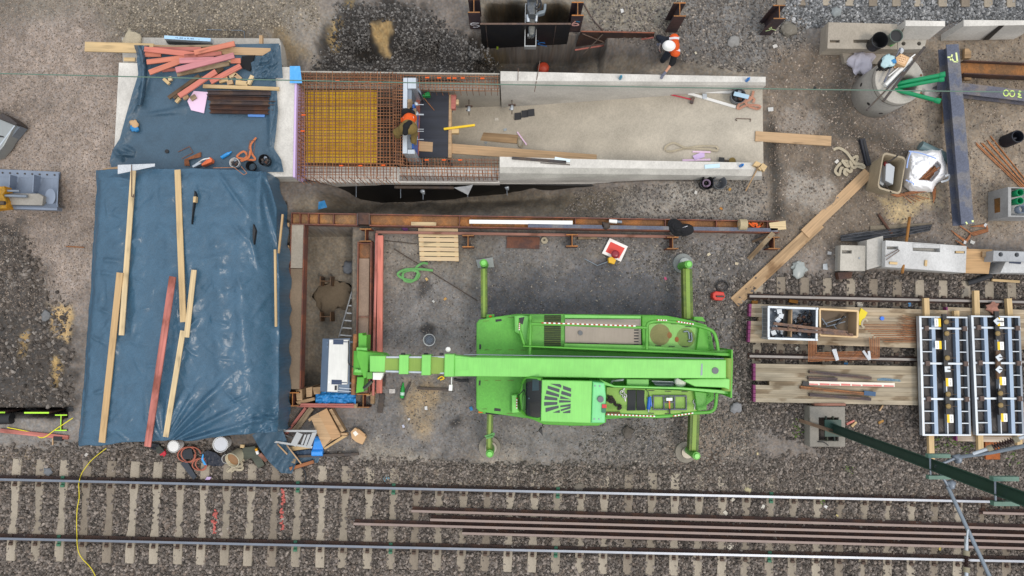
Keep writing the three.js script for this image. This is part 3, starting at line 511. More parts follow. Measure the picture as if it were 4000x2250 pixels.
tboard('faded red board lying on the blue tarpaulin',E(1394,995),I(1190,1128),26,0.035,MT.redD);
board('batten','thin batten leaning on the tarp side, upper one','batten',F(214,490),F(181,805),7,0.05,MT.pine2,1.25,1.25);
board('batten','thin batten leaning on the tarp side, longer lower one','batten',F(152,775),F(160,1400),8,0.05,MT.pine,1.35,1.3);
solo('steel_bar',bent([tp(E(1064,90),0.2),tp(E(1064,345),0.24),tp(E(1078,352),0.24),tp(E(1080,330),0.24)],0.012),MT.rustG,'thin bent steel bar lying on a pine board on the tarp','steel bar');
// creased sheet on the abutment slab
const DK=0.65;
{
 const Lf=pl1([[548,178],[534,230],[540,290],[516,367],[490,459],[468,541],[440,585],[428,628],[440,672]]),Rt=pl1([[1090,170],[1094,235],[1076,300],[1082,362],[1086,435],[1078,520],[1070,580],[1098,623],[1108,672]]);
 const fold=folds([[A(1590,850).map((v)=>v),A(1180,930),0.03,8],[A(1190,930),A(1530,900),0.03,8],[A(2190,760),A(2180,1200),0.06,7],[A(2230,760),A(2200,1100),0.05,6],[A(1000,1180),A(1100,1240),0.06,9],[A(920,1200),A(1010,1310),0.07,8],[A(960,1240),A(1100,1260),0.05,7]]);
 const t=thing('tarpaulin','dusty creased blue sheet spread over the abutment slab with timber on it','tarpaulin');
 part(t,'sheet',grid(120,110,(u,v)=>{
 const a=Lf(v),b=Rt(v),p=[lerp(a[0],b[0],u),lerp(a[1],b[1],u)],e=Math.min(u,1 - u);
 const rim=sst(0.09,0.02,e)*(0.05 + 0.16*Math.abs(fbm(p[0]/24,p[1]/30,61,3) - 0.5) + (u<0.5?0.1*sst(0.55,0.3,v):0)),low=p[1]<240?-0.0:0;
 return G(p,DK + 0.02 + rim + fold(p) + 0.02*Math.abs(fbm(p[0]/60,p[1]/60,71,3) - 0.5) + low);
 }),MT.tarpD);
 // bunched corner at the outer end
 const q=part(t,'bunched_corner',grid(30,30,(u,v)=>{const p=[lerp(985,1100,u) + 10*(v - 0.5),lerp(175 + (1 - u)*70,305,v)];return G(p,DK + 0.04 + 0.5*Math.abs(fbm(p[0]/26,p[1]/30,81,4) - 0.5)*Math.sin(Math.PI*clamp(u*0.9 + 0.08,0,1)) + 0.05);}),MT.tarpD);
 part(t,'bunched_corner',grid(30,16,(u,v)=>{const a=pl1([A(1120,365),A(1150,470),A(1160,600),A(1150,720),A(1130,850)])(u),p=[a[0] + (v - 0.5)*(38 - 14*u),a[1]];return G(p,DK + 0.04 + (0.2 - 0.08*u)*Math.sin(Math.PI*v) + 0.18*Math.abs(fbm(p[0]/15,p[1]/26,91,3) - 0.5));}),MT.tarpD);
}
// timber heap on that sheet
const heapR='red and pink formwork boards heaped on the sheet';
for (const [a,b,w,m,h,txt] of [
 [A(1165,395),A(1570,440),20,MT.red,0.86,'salmon board pointing at the bunched blue fold, pink end'],[A(1570,425),A(1895,350),20,MT.salmon,0.9,'orange red board with bright pink end tilted over the heap'],[A(1230,395),A(1625,395),16,MT.redD,0.8,'dull red board at the back of the heap'],[A(1165,440),A(1300,440),18,MT.salmon,0.78,'short orange board end under the heap'],[A(1185,500),A(1520,460),19,MT.salmon,0.84,'orange board under the pink ones'],[A(1205,585),A(1460,490),20,MT.salmon,0.88,'slanting orange board with pink end cap'],
 [A(1450,490),A(1728,480),22,MT.redP,0.94,'dusty pink board on top of the heap'],[A(1420,565),A(1890,445),22,MT.redP,0.98,'dusty pink board lying across the heap'],[A(1490,455),A(1790,430),16,MT.redD,0.85,'greyish red board wedged in the heap'],[A(1430,600),A(1850,510),18,MT.grey,0.88,'weathered grey brown board below the pink ones'],[A(1445,775),A(1745,575),20,MT.red,0.92,'long salmon board reaching down to the lilac sheet'],[A(1700,660),A(1945,530),20,MT.red,0.84,'salmon board beside the small wood blocks'],[A(1865,490),A(1945,490),20,MT.salmon,0.8,'short red board end beside the black bag'],[A(1360,790),A(1610,610),14,MT.dark,0.8,'dark stained board beside the long salmon one'],[A(1400,790),A(1640,620),12,MT.dark,0.77,'second dark stained board in the shadowed gap'],[A(1310,570),A(1430,560),10,MT.redD,0.75,'thin red strip under the heap'],[A(1700,620),A(1800,545),16,MT.dark,0.79,'short dark board between two salmon boards'],
]) board('formwork_board',txt,'board',a,b,w,0.045,m,h,h - 0.03,heapR);
board('board','long new pine board jutting out past the abutment edge','board',A(685,375),A(1240,390),38,0.05,MT.pine,0.72);
board('board','wide pine board under the red heap beside the ledge','board',A(1240,392),A(2200,420),30,0.04,MT.larch,0.7);
board('board','pine board laid between wood blocks and rusty bars','board',A(1640,695),A(2255,718),14,0.05,MT.pine,0.76);
board('board','old grey lath under the blue formwork panel','board',A(1240,378),A(1850,368),9,0.03,MT.grey,0.76);
board('wood_block','pine offcut standing at the ledge behind the bunched sheet','wood block',A(2108,285),A(2108,362),12,0.1,MT.larch,0.35);
board('board','pine board end under the bunched fold','board',A(1000,478),A(1090,480),14,0.04,MT.pine,0.69);
for (const [a,b,w,m] of [[A(1320,635),A(1365,675),12,MT.pine],[A(1370,620),A(1375,650),14,MT.pineL],[A(1770,655),A(1840,635),16,MT.pine],[A(1850,615),A(1905,590),18,MT.pineL],[A(1835,670),A(1880,660),16,MT.larch],[A(1905,665),A(2000,675),18,MT.pine],[A(2005,680),A(2040,610),16,MT.pineL],[A(1900,600),A(1945,640),16,MT.larch],[A(1540,800),A(1580,775),18,MT.grey],[A(1420,825),A(1450,790),12,MT.pine],[A(1480,795),A(1520,775),12,MT.larch],[A(1840,500),A(1875,490),8,MT.pineL]])
 board('wood_block','small pine offcut lying loose on the blue sheet','wood block',a,b,w,0.07,m,0.76,0.76,'pine offcuts on the sheet');
// stack of rusty formwork walers
for (const [y0,y1,x0,x1,h,m] of [[745,750,1668,2180,0.84,MT.rustG],[785,798,1672,2175,0.82,MT.rustD],[822,832,1690,2225,0.82,MT.rustG],[862,872,1685,2200,0.8,MT.rustD],[895,905,1690,2210,0.8,MT.rustD]])
 {const a=G(A(x0,y0),h),b=G(A(x1,y1),h);solo('steel_waler',prof(poly([[-0.05,-0.1],[0.05,-0.1],[0.05,0],[0.042,0],[0.042,-0.09],[-0.042,-0.09],[-0.042,0],[-0.05,0]]).clone(),a,b),m,'rusty steel channel in the pile on the blue sheet','steel channel','rusty channels piled on the sheet');}
solo('foam_sheet',slab([A(1515,818),A(1568,735),A(1680,745),A(1648,915),A(1545,890)],0.69,0.71),MT.xpsP,'pale lilac foam sheet under the end of a salmon board','foam sheet');
solo('bag',slab([A(1955,455),A(2060,445),A(2020,575),A(1945,545)],0.7,0.74),MT.blackF,'flat black bag beside the bunched blue corner','bag');
// blue formwork panel with size print
function printTex(w,h,bg,draw) {const c=document.createElement('canvas');c.width=w;c.height=h;const x=c.getContext('2d');x.fillStyle=bg;x.fillRect(0,0,w,h);draw(x,w,h);const t=new THREE.CanvasTexture(c);t.colorSpace=THREE.SRGBColorSpace;t.anisotropy=4;return t;}
function plate(a,b,c,d,m) { // a printed quad: corners in order, uv 0..1, top left first
 const g=new THREE.BufferGeometry();g.setAttribute('position',new THREE.Float32BufferAttribute([a,b,c,a,c,d].flatMap((p)=>[p.x,p.y,p.z]),3));
 g.setAttribute('uv',new THREE.Float32BufferAttribute([0,1,1,1,1,0,0,1,1,0,0,0],2));g.computeVertexNormals();return g;
}
{
 const t=thing('formwork_element','narrow pale blue formwork panel marked with its size, leaning on the ledge','formwork panel');
 const tx=printTex(512,64,'#a9cfee',(x,w,h)=>{x.fillStyle='#24405f';x.font='bold 40px sans-serif';x.textAlign='center';x.fillText('1.20 x 0.45',w*0.45,46);x.fillRect(w*0.24,26,10,10);x.fillRect(w*0.74,40,10,10);});
 part(t,'edge_strip',slab([A(1328,286),A(1705,308),A(1703,336),A(1326,314)],0.3,0.46),MT.galv);
 part(t,'size_print',plate(G(A(1329,287),0.464),G(A(1704,309),0.464),G(A(1702,335),0.464),G(A(1327,313),0.464)),mat('#ffffff',0.6,{map: tx}));
 part(t,'plywood_face',slab([A(1335,316),A(1700,337),A(1715,356),A(1350,348)],0.2,0.3),MT.blackP);
}
solo('steel_hook',bent([on(A(1675,240),0.02),on(A(1950,246),0.02),on(A(1975,255),0.02),on(A(1978,312),0.05)],0.012),MT.galvD,'thin hooked steel rod on the gravel above the abutment','steel rod');
solo('rag',wad(0.22,0.35,5).translate(...G(A(1060,335),0.12).toArray()),MT.web,'crumpled beige sheet beside the jutting pine board','sheet');
// small things on the sheet
function bucket(label,p,h,r,ht,m,o={}) {
 const c=G(p,h + ht),t=thing('bucket',label,'bucket',o.group);t.position.set(c.x,h,c.z);if (o.tilt) t.rotation.set(o.tilt[0],0,o.tilt[1]);
 part(t,'shell',lathe([[0,0.004],[r*0.82,0.004],[r*0.84,0.01],[r,ht - 0.02],[r*1.05,ht - 0.02],[r*1.05,ht],[r*0.96,ht],[r*0.8,0.016],[0,0.016]],22),m);
 if (o.fill) part(t,'contents',new THREE.CylinderGeometry(r*0.9,r*0.8,0.02,18).translate(0,ht*(o.level ?? 0.6),0),o.fill);
 if (o.lumps) for (let i=0;i<o.lumps;i++) {const k=part(t,'scrap',wad(r*0.3,0.5,i + 3,1),[MT.iron,MT.rubber,MT.galvD,MT.rustD][i % 4]);k.position.set(Math.cos(i*2.4)*r*0.45,ht*(o.level ?? 0.6),Math.sin(i*2.4)*r*0.45);}
 const hp=[...Array(9)].map((_,i)=>{const a=i/8*Math.PI;return V3(Math.cos(a)*r*1.04,ht - 0.02 + (o.bail ?? 0.01),Math.sin(a)*r*1.04*0.98);});
 part(t,'handle',tube(hp,0.004),MT.galvD);return t;
}
bucket('black bucket of tools with a blue clip at the sheet corner',WJ(1140,305),DK,0.14,0.26,MT.blackP,{lumps: 6,level: 0.75});
bucket('white rimmed bucket of scrap on the sheet edge',WJ(800,335),DK,0.12,0.2,MT.whiteP,{lumps: 5,level: 0.8});
bucket('low black bucket half hidden by the tall tarp edge',WJ(985,372),DK,0.12,0.2,MT.blackP,{});
{const a=G(WJ(655,280),DK + 0.06),b=G(WJ(758,218),DK + 0.06),g=lathe([[0,0],[0.045,0],[0.045,0.2],[0.016,0.27],[0.016,0.3],[0,0.3]],12);g.rotateZ(-Math.PI/2);
 solo('bottle',along(g,a,b),plas('#2d8fd6',0.25),'blue drink bottle lying on the sheet','bottle');}
{const t=thing('chainsaw','orange and grey cut off saw lying at the edge of the sheet','power saw');part(t,'housing',slab([WJ(425,350),WJ(520,270),WJ(548,300),WJ(540,330),WJ(430,372)],DK + 0.03,DK + 0.2,{bevel: 0.015}),MT.orangeL);part(t,'blade_guard',slab([WJ(318,372),WJ(400,318),WJ(430,345),WJ(330,395)],DK + 0.03,DK + 0.16,{bevel: 0.01}),MT.galv);part(t,'grip',tube([G(WJ(400,330),DK + 0.17),G(WJ(450,300),DK + 0.27),G(WJ(520,285),DK + 0.2)],0.018),MT.whiteP);}
solo('lifting_strap',ribbon([G(WJ(1050,50),DK + 0.05),G(WJ(985,140),DK + 0.09),G(WJ(1000,230),DK + 0.06),G(WJ(1040,300),DK + 0.07),G(WJ(900,290),DK + 0.06),G(WJ(830,270),DK + 0.08),G(WJ(910,208),DK + 0.1),G(WJ(945,260),DK + 0.08),G(WJ(870,318),DK + 0.08),G(WJ(960,280),DK + 0.1),G(WJ(985,200),DK + 0.11)],0.05),MT.webO,'orange lifting strap tangled on the sheet','strap');
for (const [l,pts] of [['bundle of short bent rebar hooks on the sheet',[...Array(12)].map((_,i)=>[WJ(300 + i*8,240 + i*2),WJ(235 + i*4,300),WJ(238 + i*5,372)])]]) {const t=thing('rebar_bundle',l,'rebar');pts.forEach((q,i)=>part(t,'bar',bent([G(WJ(425,215 + i*5),DK + 0.05),G(q[1],DK + 0.05 + i*0.004),G(q[2],DK + 0.05)],0.007),MT.rebarD));}
solo('rebar_hook',bent([G(WJ(160,215),DK + 0.04),G(WJ(290,152),DK + 0.04),G(WJ(334,220),DK + 0.04),G(WJ(205,290),DK + 0.04)],0.007),MT.rebarD,'single bent rebar stirrup lying open on the sheet','rebar');
solo('rebar_hook',bent([G(WJ(945,260),DK + 0.12),G(WJ(980,88),DK + 0.12),G(WJ(1038,85),DK + 0.12),G(WJ(1022,240),DK + 0.12)],0.007),MT.rebarD,'bent rebar stirrup lying on the orange strap','rebar');
solo('rebar_hook',bent([G(WJ(560,395),TOP + 0.05),G(WJ(800,390),TOP + 0.05),G(WJ(910,475),TOP + 0.05),G(WJ(945,455),TOP + 0.05),G(WJ(880,380),TOP + 0.05)],0.007),MT.rebar,'bent rebar stirrup lying over the tall tarp edge','rebar');
solo('plastic_sheet',grid(24,10,(u,v)=>{const p=[lerp(460,605,u),lerp(676 - 30*u,640 - 5*u,v) + 4];return G(p,TOP + 0.06 + 0.1*Math.abs(fbm(p[0]/14,p[1]/14,5,3) - 0.5));}),MT.foilW,'crumpled white plastic film at the tarp edge','plastic film');
solo('cap',new THREE.CylinderGeometry(0.05,0.05,0.03,14).translate(...G(A(1350,1224),DK + 0.04).toArray()),MT.blackP,'small black plastic cap on the open sheet','cap');
solo('glove',slab([A(2005,918),A(2140,925),A(2138,945),A(2005,942)],DK + 0.03,DK + 0.07),plas('#5c8fd6',0.6),'blue and white carton strip below the rusty channels','carton');
solo('sandal',wad(0.11,0.4,8,2).translate(...G(A(1100,1040),DK + 0.05).toArray()),MT.blue,'crumpled blue wrapper with beige paper near the sheet edge','wrapper');
solo('mortar_bag',wad(0.12,0.35,12,2).translate(...G(A(1090,1005),DK + 0.05).toArray()),MT.card,'crumpled beige paper bag near the sheet edge','paper bag');
solo('strip',ribbon([G(E(830,132),1.2),G(E(980,110),1.2)],0.06),MT.larch,'thin lath under the white film at the tarp corner','lath');
// readings on upright planes
function ray(p) {const X=p[0] - 2000,Y=p[1] - 1125;return V3(X,-FOC*cT - Y*sT,-FOC*sT + Y*cT);}
const GZ=(p,z)=>{const d=ray(p),k=z/d.z;return V3(d.x*k,CAM_Y + d.y*k,z);};
const GX=(p,x)=>{const d=ray(p),k=x/d.x;return V3(x,CAM_Y + d.y*k,d.z*k);};
const onRamp=(p,lift=0)=>{let h=0;for (let i=0;i<8;i++) h=floorY(G(p,h + lift).x);return G(p,h + lift);};
const hand=(list,m)=>list;
// ---------- reinforcement ----------
const barGeo=(()=>{const g=new THREE.CylinderGeometry(1,1,1,5);g.rotateZ(-Math.PI/2);return uvm(g);})();
const RB=[MT.rebar,MT.rebarD,rust('#bd8a62',0.7),rust('#98745e',0.7)];
function rebar(t,a,b,r=0.009,m) {const o=part(t,'bar',barGeo,m ?? RB[Math.floor(rnd()*4)]);const d=b.clone().sub(a),l=d.length();o.position.copy(a).addScaledVector(d,0.5);o.scale.set(l,r,r);o.quaternion.setFromUnitVectors(V3(1,0,0),d.normalize());return o;}
{
 const t=thing('rebar_mat','dense rusty rebar grid over the yellow formwork deck','rebar');
 for (let i=0;i<36;i++) {const y=288 + i*11.6;rebar(t,G([1158 + rr(-3,3),y + rr(-1,1)],0.5),G([1562 + rr(-30,4),y + 2 + rr(-2,2)],0.5));}
 for (let i=0;i<32;i++) {const x=1163 + i*12.4;rebar(t,G([x + rr(-2,2),282 + rr(-4,4)],0.52),G([x + rr(-2,2),706 + rr(-8,4)],0.52));}
 for (let i=0;i<14;i++) {const y=296 + i*29;rebar(t,G([1165,y],0.28),G([1545,y + rr(-3,3)],0.28));}
 for (let i=0;i<14;i++) {const x=1175 + i*27;rebar(t,G([x,292],0.3),G([x + rr(-3,3),690],0.3));}
 for (let i=0;i<26;i++) {const x=1172 + i*15,a=G([x,704],0.52);rebar(t,a,V3(a.x + rr(0.03,0.08),0.3,a.z + rr(0.04,0.08)),0.008);const b=G([x,284],0.52);rebar(t,b,V3(b.x + rr(-0.04,0.04),0.64,b.z + 0.06),0.008);}
 for (let i=0;i<22;i++) {const y=300 + i*18,a=G([1164,y],0.5);rebar(t,a,V3(a.x,-0.25,a.z));}
 for (let i=0;i<10;i++) {const a=G([1180 + i*36,690],0.5);rebar(t,a,V3(a.x,-0.3,a.z));const b=G([1180 + i*36,300],0.5);rebar(t,b,V3(b.x,-0.16,b.z));}
}
{
 const t=thing('rebar_cage','upright rebar cage across the section beside the steel form','rebar');
 for (let i=0;i<5;i++) rebar(t,G([1540 + i*9,290],0.72),G([1536 + i*9,640],0.72));
 for (let i=0;i<30;i++) {const y=292 + i*12;rebar(t,G([1536,y],0.74),G([1580,y + 2],0.74),0.008);}
 for (let k=0;k<2;k++) for (let i=0;i<16;i++) {const a=G([1542 + k*34,296 + i*22],0.72);rebar(t,a,V3(a.x,-2.0,a.z));}
}
for (const [l,y0,y1,hb] of [['long rebar cage on the wall base along the trench',294,350,-0.15],['long rebar cage on the wall base along the black coated face',620,686,-0.3]]) {
 const t=thing('rebar_cage',l,'rebar');
 for (let i=0;i<6;i++) rebar(t,G([1560,lerp(y0,y1,i/5)],0.42 - (i % 2)*0.2),G([1950,lerp(y0,y1,i/5) + 6],0.42 - (i % 2)*0.2),0.01);
 for (let i=0;i<32;i++) {const x=1564 + i*12.2;rebar(t,G([x,y0 - 2],0.43),G([x + 3,y1 + 2],0.43),0.008);if (i % 2) {const a=G([x,y0 + 6],0.42),b=G([x,y1 - 4],0.42);rebar(t,a,V3(a.x,hb,a.z),0.008);rebar(t,b,V3(b.x,hb,b.z),0.008);}}
 if (y0>500) for (let i=0;i<22;i++) {const x=1570 + i*17.5;rebar(t,G([x,664],0.2),G([x + 4,706],-0.25),0.008);}
 if (y0>500) for (let i=0;i<4;i++) rebar(t,G([1560,690 + i*5],-0.2),G([1945,694 + i*5],-0.2),0.008,MT.rustG);
}
{const t=thing('formwork_deck','yellow plywood formwork deck under the rebar grid','formwork');
 const ym=[wood('#fcd026'),wood('#f6c61c'),wood('#ffd838')];for (let i=0;i<9;i++) {const y0=352 + i*31.5;part(t,'panel',slab(rect(1194,y0,1472,y0 + 30.8),-0.06,0 + (i % 2)*0.003),ym[i % 3]);}
 for (let i=0;i<4;i++) for (let j=0;j<2;j++) {const a=G([1220 + i*75,370 + j*240],-0.06);part(t,'prop',rod(V3(a.x,-2,a.z),a,0.04),MT.galvD);}}
for (const p of [B(660,655),B(810,660),B(900,663),B(1005,667),B(1385,628),B(1480,630),B(1560,632),B(1605,632),B(1672,632),B(1830,634),B(385,930),B(378,1060),B(690,1340),B(845,1340),B(1030,1336),B(1380,1294),B(1520,1294),B(1650,1294)]) solo('spacer',boxg(0.1,0.03,0.03).translate(...G(p,0.55).toArray()),MT.orange,'small orange plastic spacer clipped on the rebar','spacer','orange rebar spacers');
// steel column form, deck of black plywood and planks
{
 const t=thing('steel_form','galvanised steel formwork panel with tie rods beside the rebar cage','formwork');
 part(t,'face_rail',slab([T(214,130),T(280,130),T(275,1290),T(205,1290)],-1.9,0.75,{bevel: 0.008}),MT.galv);
 part(t,'back_rail',slab([T(284,300),T(345,320),T(345,1220),T(280,1220)],-1.0,0.68),MT.galvD);
 part(t,'end_block',slab([T(284,130),T(410,130),T(415,296),T(284,296)],-0.8,0.75,{bevel: 0.008}),MT.galv);
 part(t,'end_block',slab([T(280,1228),T(388,1228),T(395,1295),T(280,1295)],-0.8,0.75,{bevel: 0.008}),MT.galv);
 part(t,'blue_waler',slab([T(353,540),T(386,540),T(372,1215),T(348,1215)],-0.6,0.62),plas('#2c62b8',0.5));
 part(t,'timber',slab([T(282,460),T(342,460),T(340,720),T(282,720)],0.6,0.8),MT.grey);part(t,'timber',slab([T(372,600),T(412,600),T(405,1130),T(355,1130)],0.4,0.66),MT.grey);
 for (const v of [543,690,700,920,952,1076]) part(t,'tie_rod',rod(G(T(340,v),0.5),G(T(530,v),0.5),0.012),MT.galv);
 for (const v of [540,690,935,1070]) part(t,'wing_nut',wad(0.06,0.8,v,1).translate(...G(T(410,v),0.5).toArray()),MT.galv);
 part(t,'side_plate',slab([T(415,140),T(430,140),T(492,395),T(415,300)],-0.6,0.4),MT.galvD);
}
{
 const t=thing('work_platform','platform of scratched black plywood with a pine edge inside the ramp','platform');
 part(t,'plywood',slab([T(476,355),T(917,360),T(900,1352),T(445,1352)],-0.34,-0.3),mat('#2a3040',0.45,{map: TX.oldwood}));
 part(t,'edge_beam',slab([T(917,392),T(952,392),T(955,1352),T(903,1352)],-0.5,-0.28),MT.larch);
 part(t,'red_beam',slab([T(404,400),T(470,400),T(448,1320),T(412,1320)],-0.4,-0.2),MT.redD);
 for (const p of [T(500,400),T(880,400),T(480,1300),T(880,1300)]) {const a=G(p,-0.34);part(t,'leg',rod(V3(a.x,-2.02,a.z),a,0.05),MT.galvD);}
 part(t,'block',slab([T(947,390),T(1027,390),T(1014,605),T(950,605)],-0.42,-0.25),MT.redD);part(t,'block',slab([T(1024,465),T(1063,465),T(1063,535),T(1020,535)],-0.42,-0.3),MT.pineL);part(t,'block',slab([T(956,915),T(1068,915),T(1065,980),T(956,980)],-0.42,-0.28),MT.pine);
}
solo('tool_case',slab([T(496,400),T(540,365),T(600,338),T(625,360),T(620,410),T(520,412)],-0.3,-0.12,{bevel: 0.02}),plas('#1d8b45',0.5),'green tool case on the black plywood deck','tool case');
solo('spirit_level',bar(G(B(1518,1042),-0.24),G(B(1770,1010),-0.24),0.055,0.05),MT.yellow,'yellow spirit level lying off the plywood deck edge','spirit level');
solo('rebar_hook',bent([G(T(470,480),-0.28),G(T(535,445),-0.28),G(T(690,630),-0.28)],0.01),MT.rebar,'bent rebar hook on the black plywood deck','rebar');
solo('plank',bar(onRamp(B(1590,1085),0.05),onRamp(B(2112,1125),0.05),0.24,0.05),MT.plank,'dusty plank lying on the ramp floor beside the plywood deck','plank');
solo('plank',bar(G(B(1284,1178),-0.24),onRamp([2330,622],0.04),0.26,0.05),MT.larch,'long pine plank from the plywood deck down along the parapet','plank');
solo('plank',bar(on(C(1970,1100),0.22),on(D(512,1140),0.16),0.26,0.05),MT.larch,'pine plank bridging the gap at the top of the ramp','plank');
for (const [p,q] of [[B(1722,788),B(1722,912)],[B(2070,778),B(2070,900)]]) {const a=GZ(p,-6.05),b=V3(a.x,a.y - 0.02,-5.55),t=thing('tie_rod','threaded tie rod with wing plate sticking out of the ramp wall','tie rod','tie rods in the inner wall');part(t,'rod',rod(a,b,0.012),MT.iron);part(t,'plate',boxg(0.2,0.16,0.015).rotateY(0).translate(a.x,a.y,-5.8),MT.rustG);part(t,'nut',wad(0.07,0.8,4,1).translate(a.x,a.y - 0.05,-5.72),MT.galv);}
for (const [p,q,n] of [[F(809,250),F(810,352)],[F(1168,262),F(1170,360)],[F(1350,300),F(1351,372),1],[F(1712,285),F(1712,350),1],[F(2028,270),F(2030,338),1]]) {const a=G(p,-0.8),b=G(q,-0.8),t=thing('tie_rod','tie rod end standing out of the black coated wall face','tie rod','tie rods in the black face');part(t,'rod',rod(V3(a.x,-0.8,a.z - 0.3),b,0.012),MT.galvD);if (n) part(t,'nut',wad(0.07,0.8,6,1).translate(b.x,b.y - 0.03,b.z - 0.22),MT.galv);}
solo('plastic_film',grid(14,10,(u,v)=>{const a=pl1([F(1598,275),F(1700,262),F(1755,250)])(u),b=F(1715,335),p=[lerp(a[0],b[0],v),lerp(a[1],b[1],v)];return G(p,-0.5 - v*0.3 + 0.05*fbm(p[0]/8,p[1]/8,4,2));}),mat('#b9bdc2',0.3,{}),'clear plastic film hanging on a tie rod at the black face','plastic film');
solo('steel_pipe',rod(G(F(1120,270),-0.62),G(F(1600,275),-0.62),0.05,10),MT.iron,'dark pipe lying along the black coated wall face','pipe');
// things on the ramp
{const t=thing('sledgehammer','sledgehammer with red and black handle on the ramp floor','hammer');const a=onRamp(C(1186,742),0.03),b=onRamp(C(1460,806),0.06),m=a.clone().lerp(b,0.38);part(t,'grip',rod(a,m,0.02),MT.blackP);part(t,'handle',rod(m,b,0.018),plas('#c8344a',0.5));part(t,'head',bar(onRamp(C(1468,785),0.1),onRamp(C(1452,835),0.1),0.08,0.08),MT.rustG);}
solo('white_bar',bar(onRamp(C(1380,732),0.05),onRamp(C(1780,741),0.05),0.09,0.04),MT.whiteP,'white plastic bar lying along the ramp wall','plastic bar');
solo('white_bar',bar(onRamp(C(1425,752),0.05),onRamp(C(1810,864),0.05),0.07,0.04),MT.whiteP,'white plastic bar lying askew below a shorter tile','plastic bar');
{const w=onRamp(C(1832,775),0);bucket('grey rimmed bucket of scrap on the ramp beside an orange strap',C(1832,772),w.y,0.19,0.26,MT.greyP,{lumps: 6,level: 0.8});}
solo('lath',bar(onRamp(C(1795,755),0.33),onRamp(C(1915,785),0.33),0.11,0.02),plas('#a9c6da',0.6),'pale blue strip laid across the scrap bucket','strip');
solo('lifting_strap',ribbon([C(1955,735),C(1930,800),C(1840,840),C(1825,880),C(1900,850),C(2010,860),C(1990,880),C(1900,845),C(1890,790),C(1960,800),C(1950,830)].map((p,i)=>onRamp(p,0.04 + (i % 3)*0.03)),0.06),fabric('#d59a82'),'salmon lifting strap bunched beside the ramp bucket','strap');
solo('steel_tile',slab([C(1555,742),C(1588,740),C(1592,780),C(1558,782)],0,0.05,{}).translate(0,onRamp(C(1572,760)).y,0),MT.galv,'small square anchor plate beside the white bars','plate');
for (const [u,v] of [[48,938],[104,923],[155,917]]) solo('rubber_tile',slab([C(u - 26,v - 26),C(u + 24,v - 32),C(u + 28,v + 24),C(u - 28,v + 28)],0,0.04,{at: -1.4}).translate(0,onRamp(C(u,v)).y,0),mat('#3c3e43',0.8,{map: TX.scuff}),'black rubber tile in a row of three on the ramp floor','rubber tile','rubber tiles on the ramp');
solo('rope',tube([...Array(34)].map((_,i)=>{const a=i*0.75,r=26 - i*0.25;return onRamp(C(70 + Math.cos(a)*r,1150 + Math.sin(a)*r*1.7),0.02 + 0.02*(i % 3));}),0.008,{seg: 150,rad: 5}),MT.web,'small coil of pale rope on the ramp floor','rope');
solo('lath',bar(onRamp(C(42,1066),0.07),onRamp(C(118,1170),0.07),0.04,0.02),MT.xpsP,'lilac foam strip lying on the rope coil','strip');
solo('rebar_hook',bent([C(1925,985),C(1930,962),C(1815,958),C(1808,970),C(1820,976)].map((p)=>onRamp(p,0.02)),0.01),MT.rustG,'lone bent steel hook on the pale ramp floor','steel hook');
solo('foam_sheet',slab([C(1452,1268),C(1580,1216),C(1600,1262),C(1470,1302)],0,0.03,{at: -0.3}).translate(0,onRamp(C(1520,1260)).y,0),MT.xps,'lilac foam board on the ramp floor against the parapet','foam sheet');
solo('lath',bar(onRamp(C(1460,1226),0.03),onRamp(C(1605,1230),0.03),0.04,0.02),MT.xpsP,'thin lilac strip above the foam board','strip');
solo('lath',bar(onRamp(C(1378,1296),0.05),onRamp(C(1605,1290),0.05),0.05,0.02),MT.xpsP,'thin lilac strip below the foam board','strip');
solo('lifting_strap',ribbon([C(1240,1215),C(1235,1195),C(1300,1155),C(1400,1192),C(1520,1180),C(1660,1190),C(1665,1215),C(1580,1205),C(1400,1200),C(1290,1222),C(1245,1220)].map((p,i)=>onRamp(p,0.03 + (i % 2)*0.02)),0.05),MT.web,'long beige round sling laid out on the ramp floor','strap');
{const t=thing('angle_grinder','black angle grinder beside the parapet foot','grinder'),a=onRamp(C(1672,1288),0.1),b=onRamp(C(1770,1298),0.1);part(t,'motor',bar(a,a.clone().lerp(b,0.45),0.12,0.1),MT.blackP);part(t,'barrel',rod(a.clone().lerp(b,0.4).setY(a.y - 0.05),b.clone().setY(a.y - 0.05),0.035,8),MT.iron);part(t,'guard',new THREE.CylinderGeometry(0.09,0.09,0.03,16).translate(b.x + 0.05,b.y - 0.05,b.z),MT.olive);}
function bottleUp(p,h,label,c) {const w=G(p,h + 0.2),t=solo('bottle',lathe([[0,0],[0.04,0],[0.042,0.14],[0.018,0.2],[0.018,0.23],[0,0.23]],12),plas(c,0.3),label,'bottle');t.position.set(w.x,h,w.z);}
bottleUp(C(884,614),0.6,'blue capped bottle standing on the parapet near the hand','#3f8fb0');bottleUp(C(1918,632),0.6,'blue bottle standing at the far end of the trench side parapet','#3a86d6');bottleUp(C(1868,1330),0.6,'bright blue bottle standing on the parapet beside the pine blocks','#1e7fd6');
solo('lath',bar(G(C(1560,1348),0.63),G(C(1680,1338),0.63),0.1,0.03),plas('#bcd6e4',0.6),'pale blue strip lying on the parapet','strip');
solo('steel_bar',bar(G(C(0,1276),0.64),G(C(438,1310),0.64),0.07,0.04),MT.iron,'dark steel channel lying on the parapet','steel channel');
solo('steel_bar',bar(G(C(230,1316),0.62),G(C(470,1332),0.62),0.02,0.02),MT.iron,'thin dark rod beside the channel on the parapet','steel bar');
solo('lath',bar(G(C(345,1280),0.64),G(C(470,1300),0.64),0.08,0.02),plas('#cfdde2',0.6),'pale strip beside the channel on the parapet','strip');
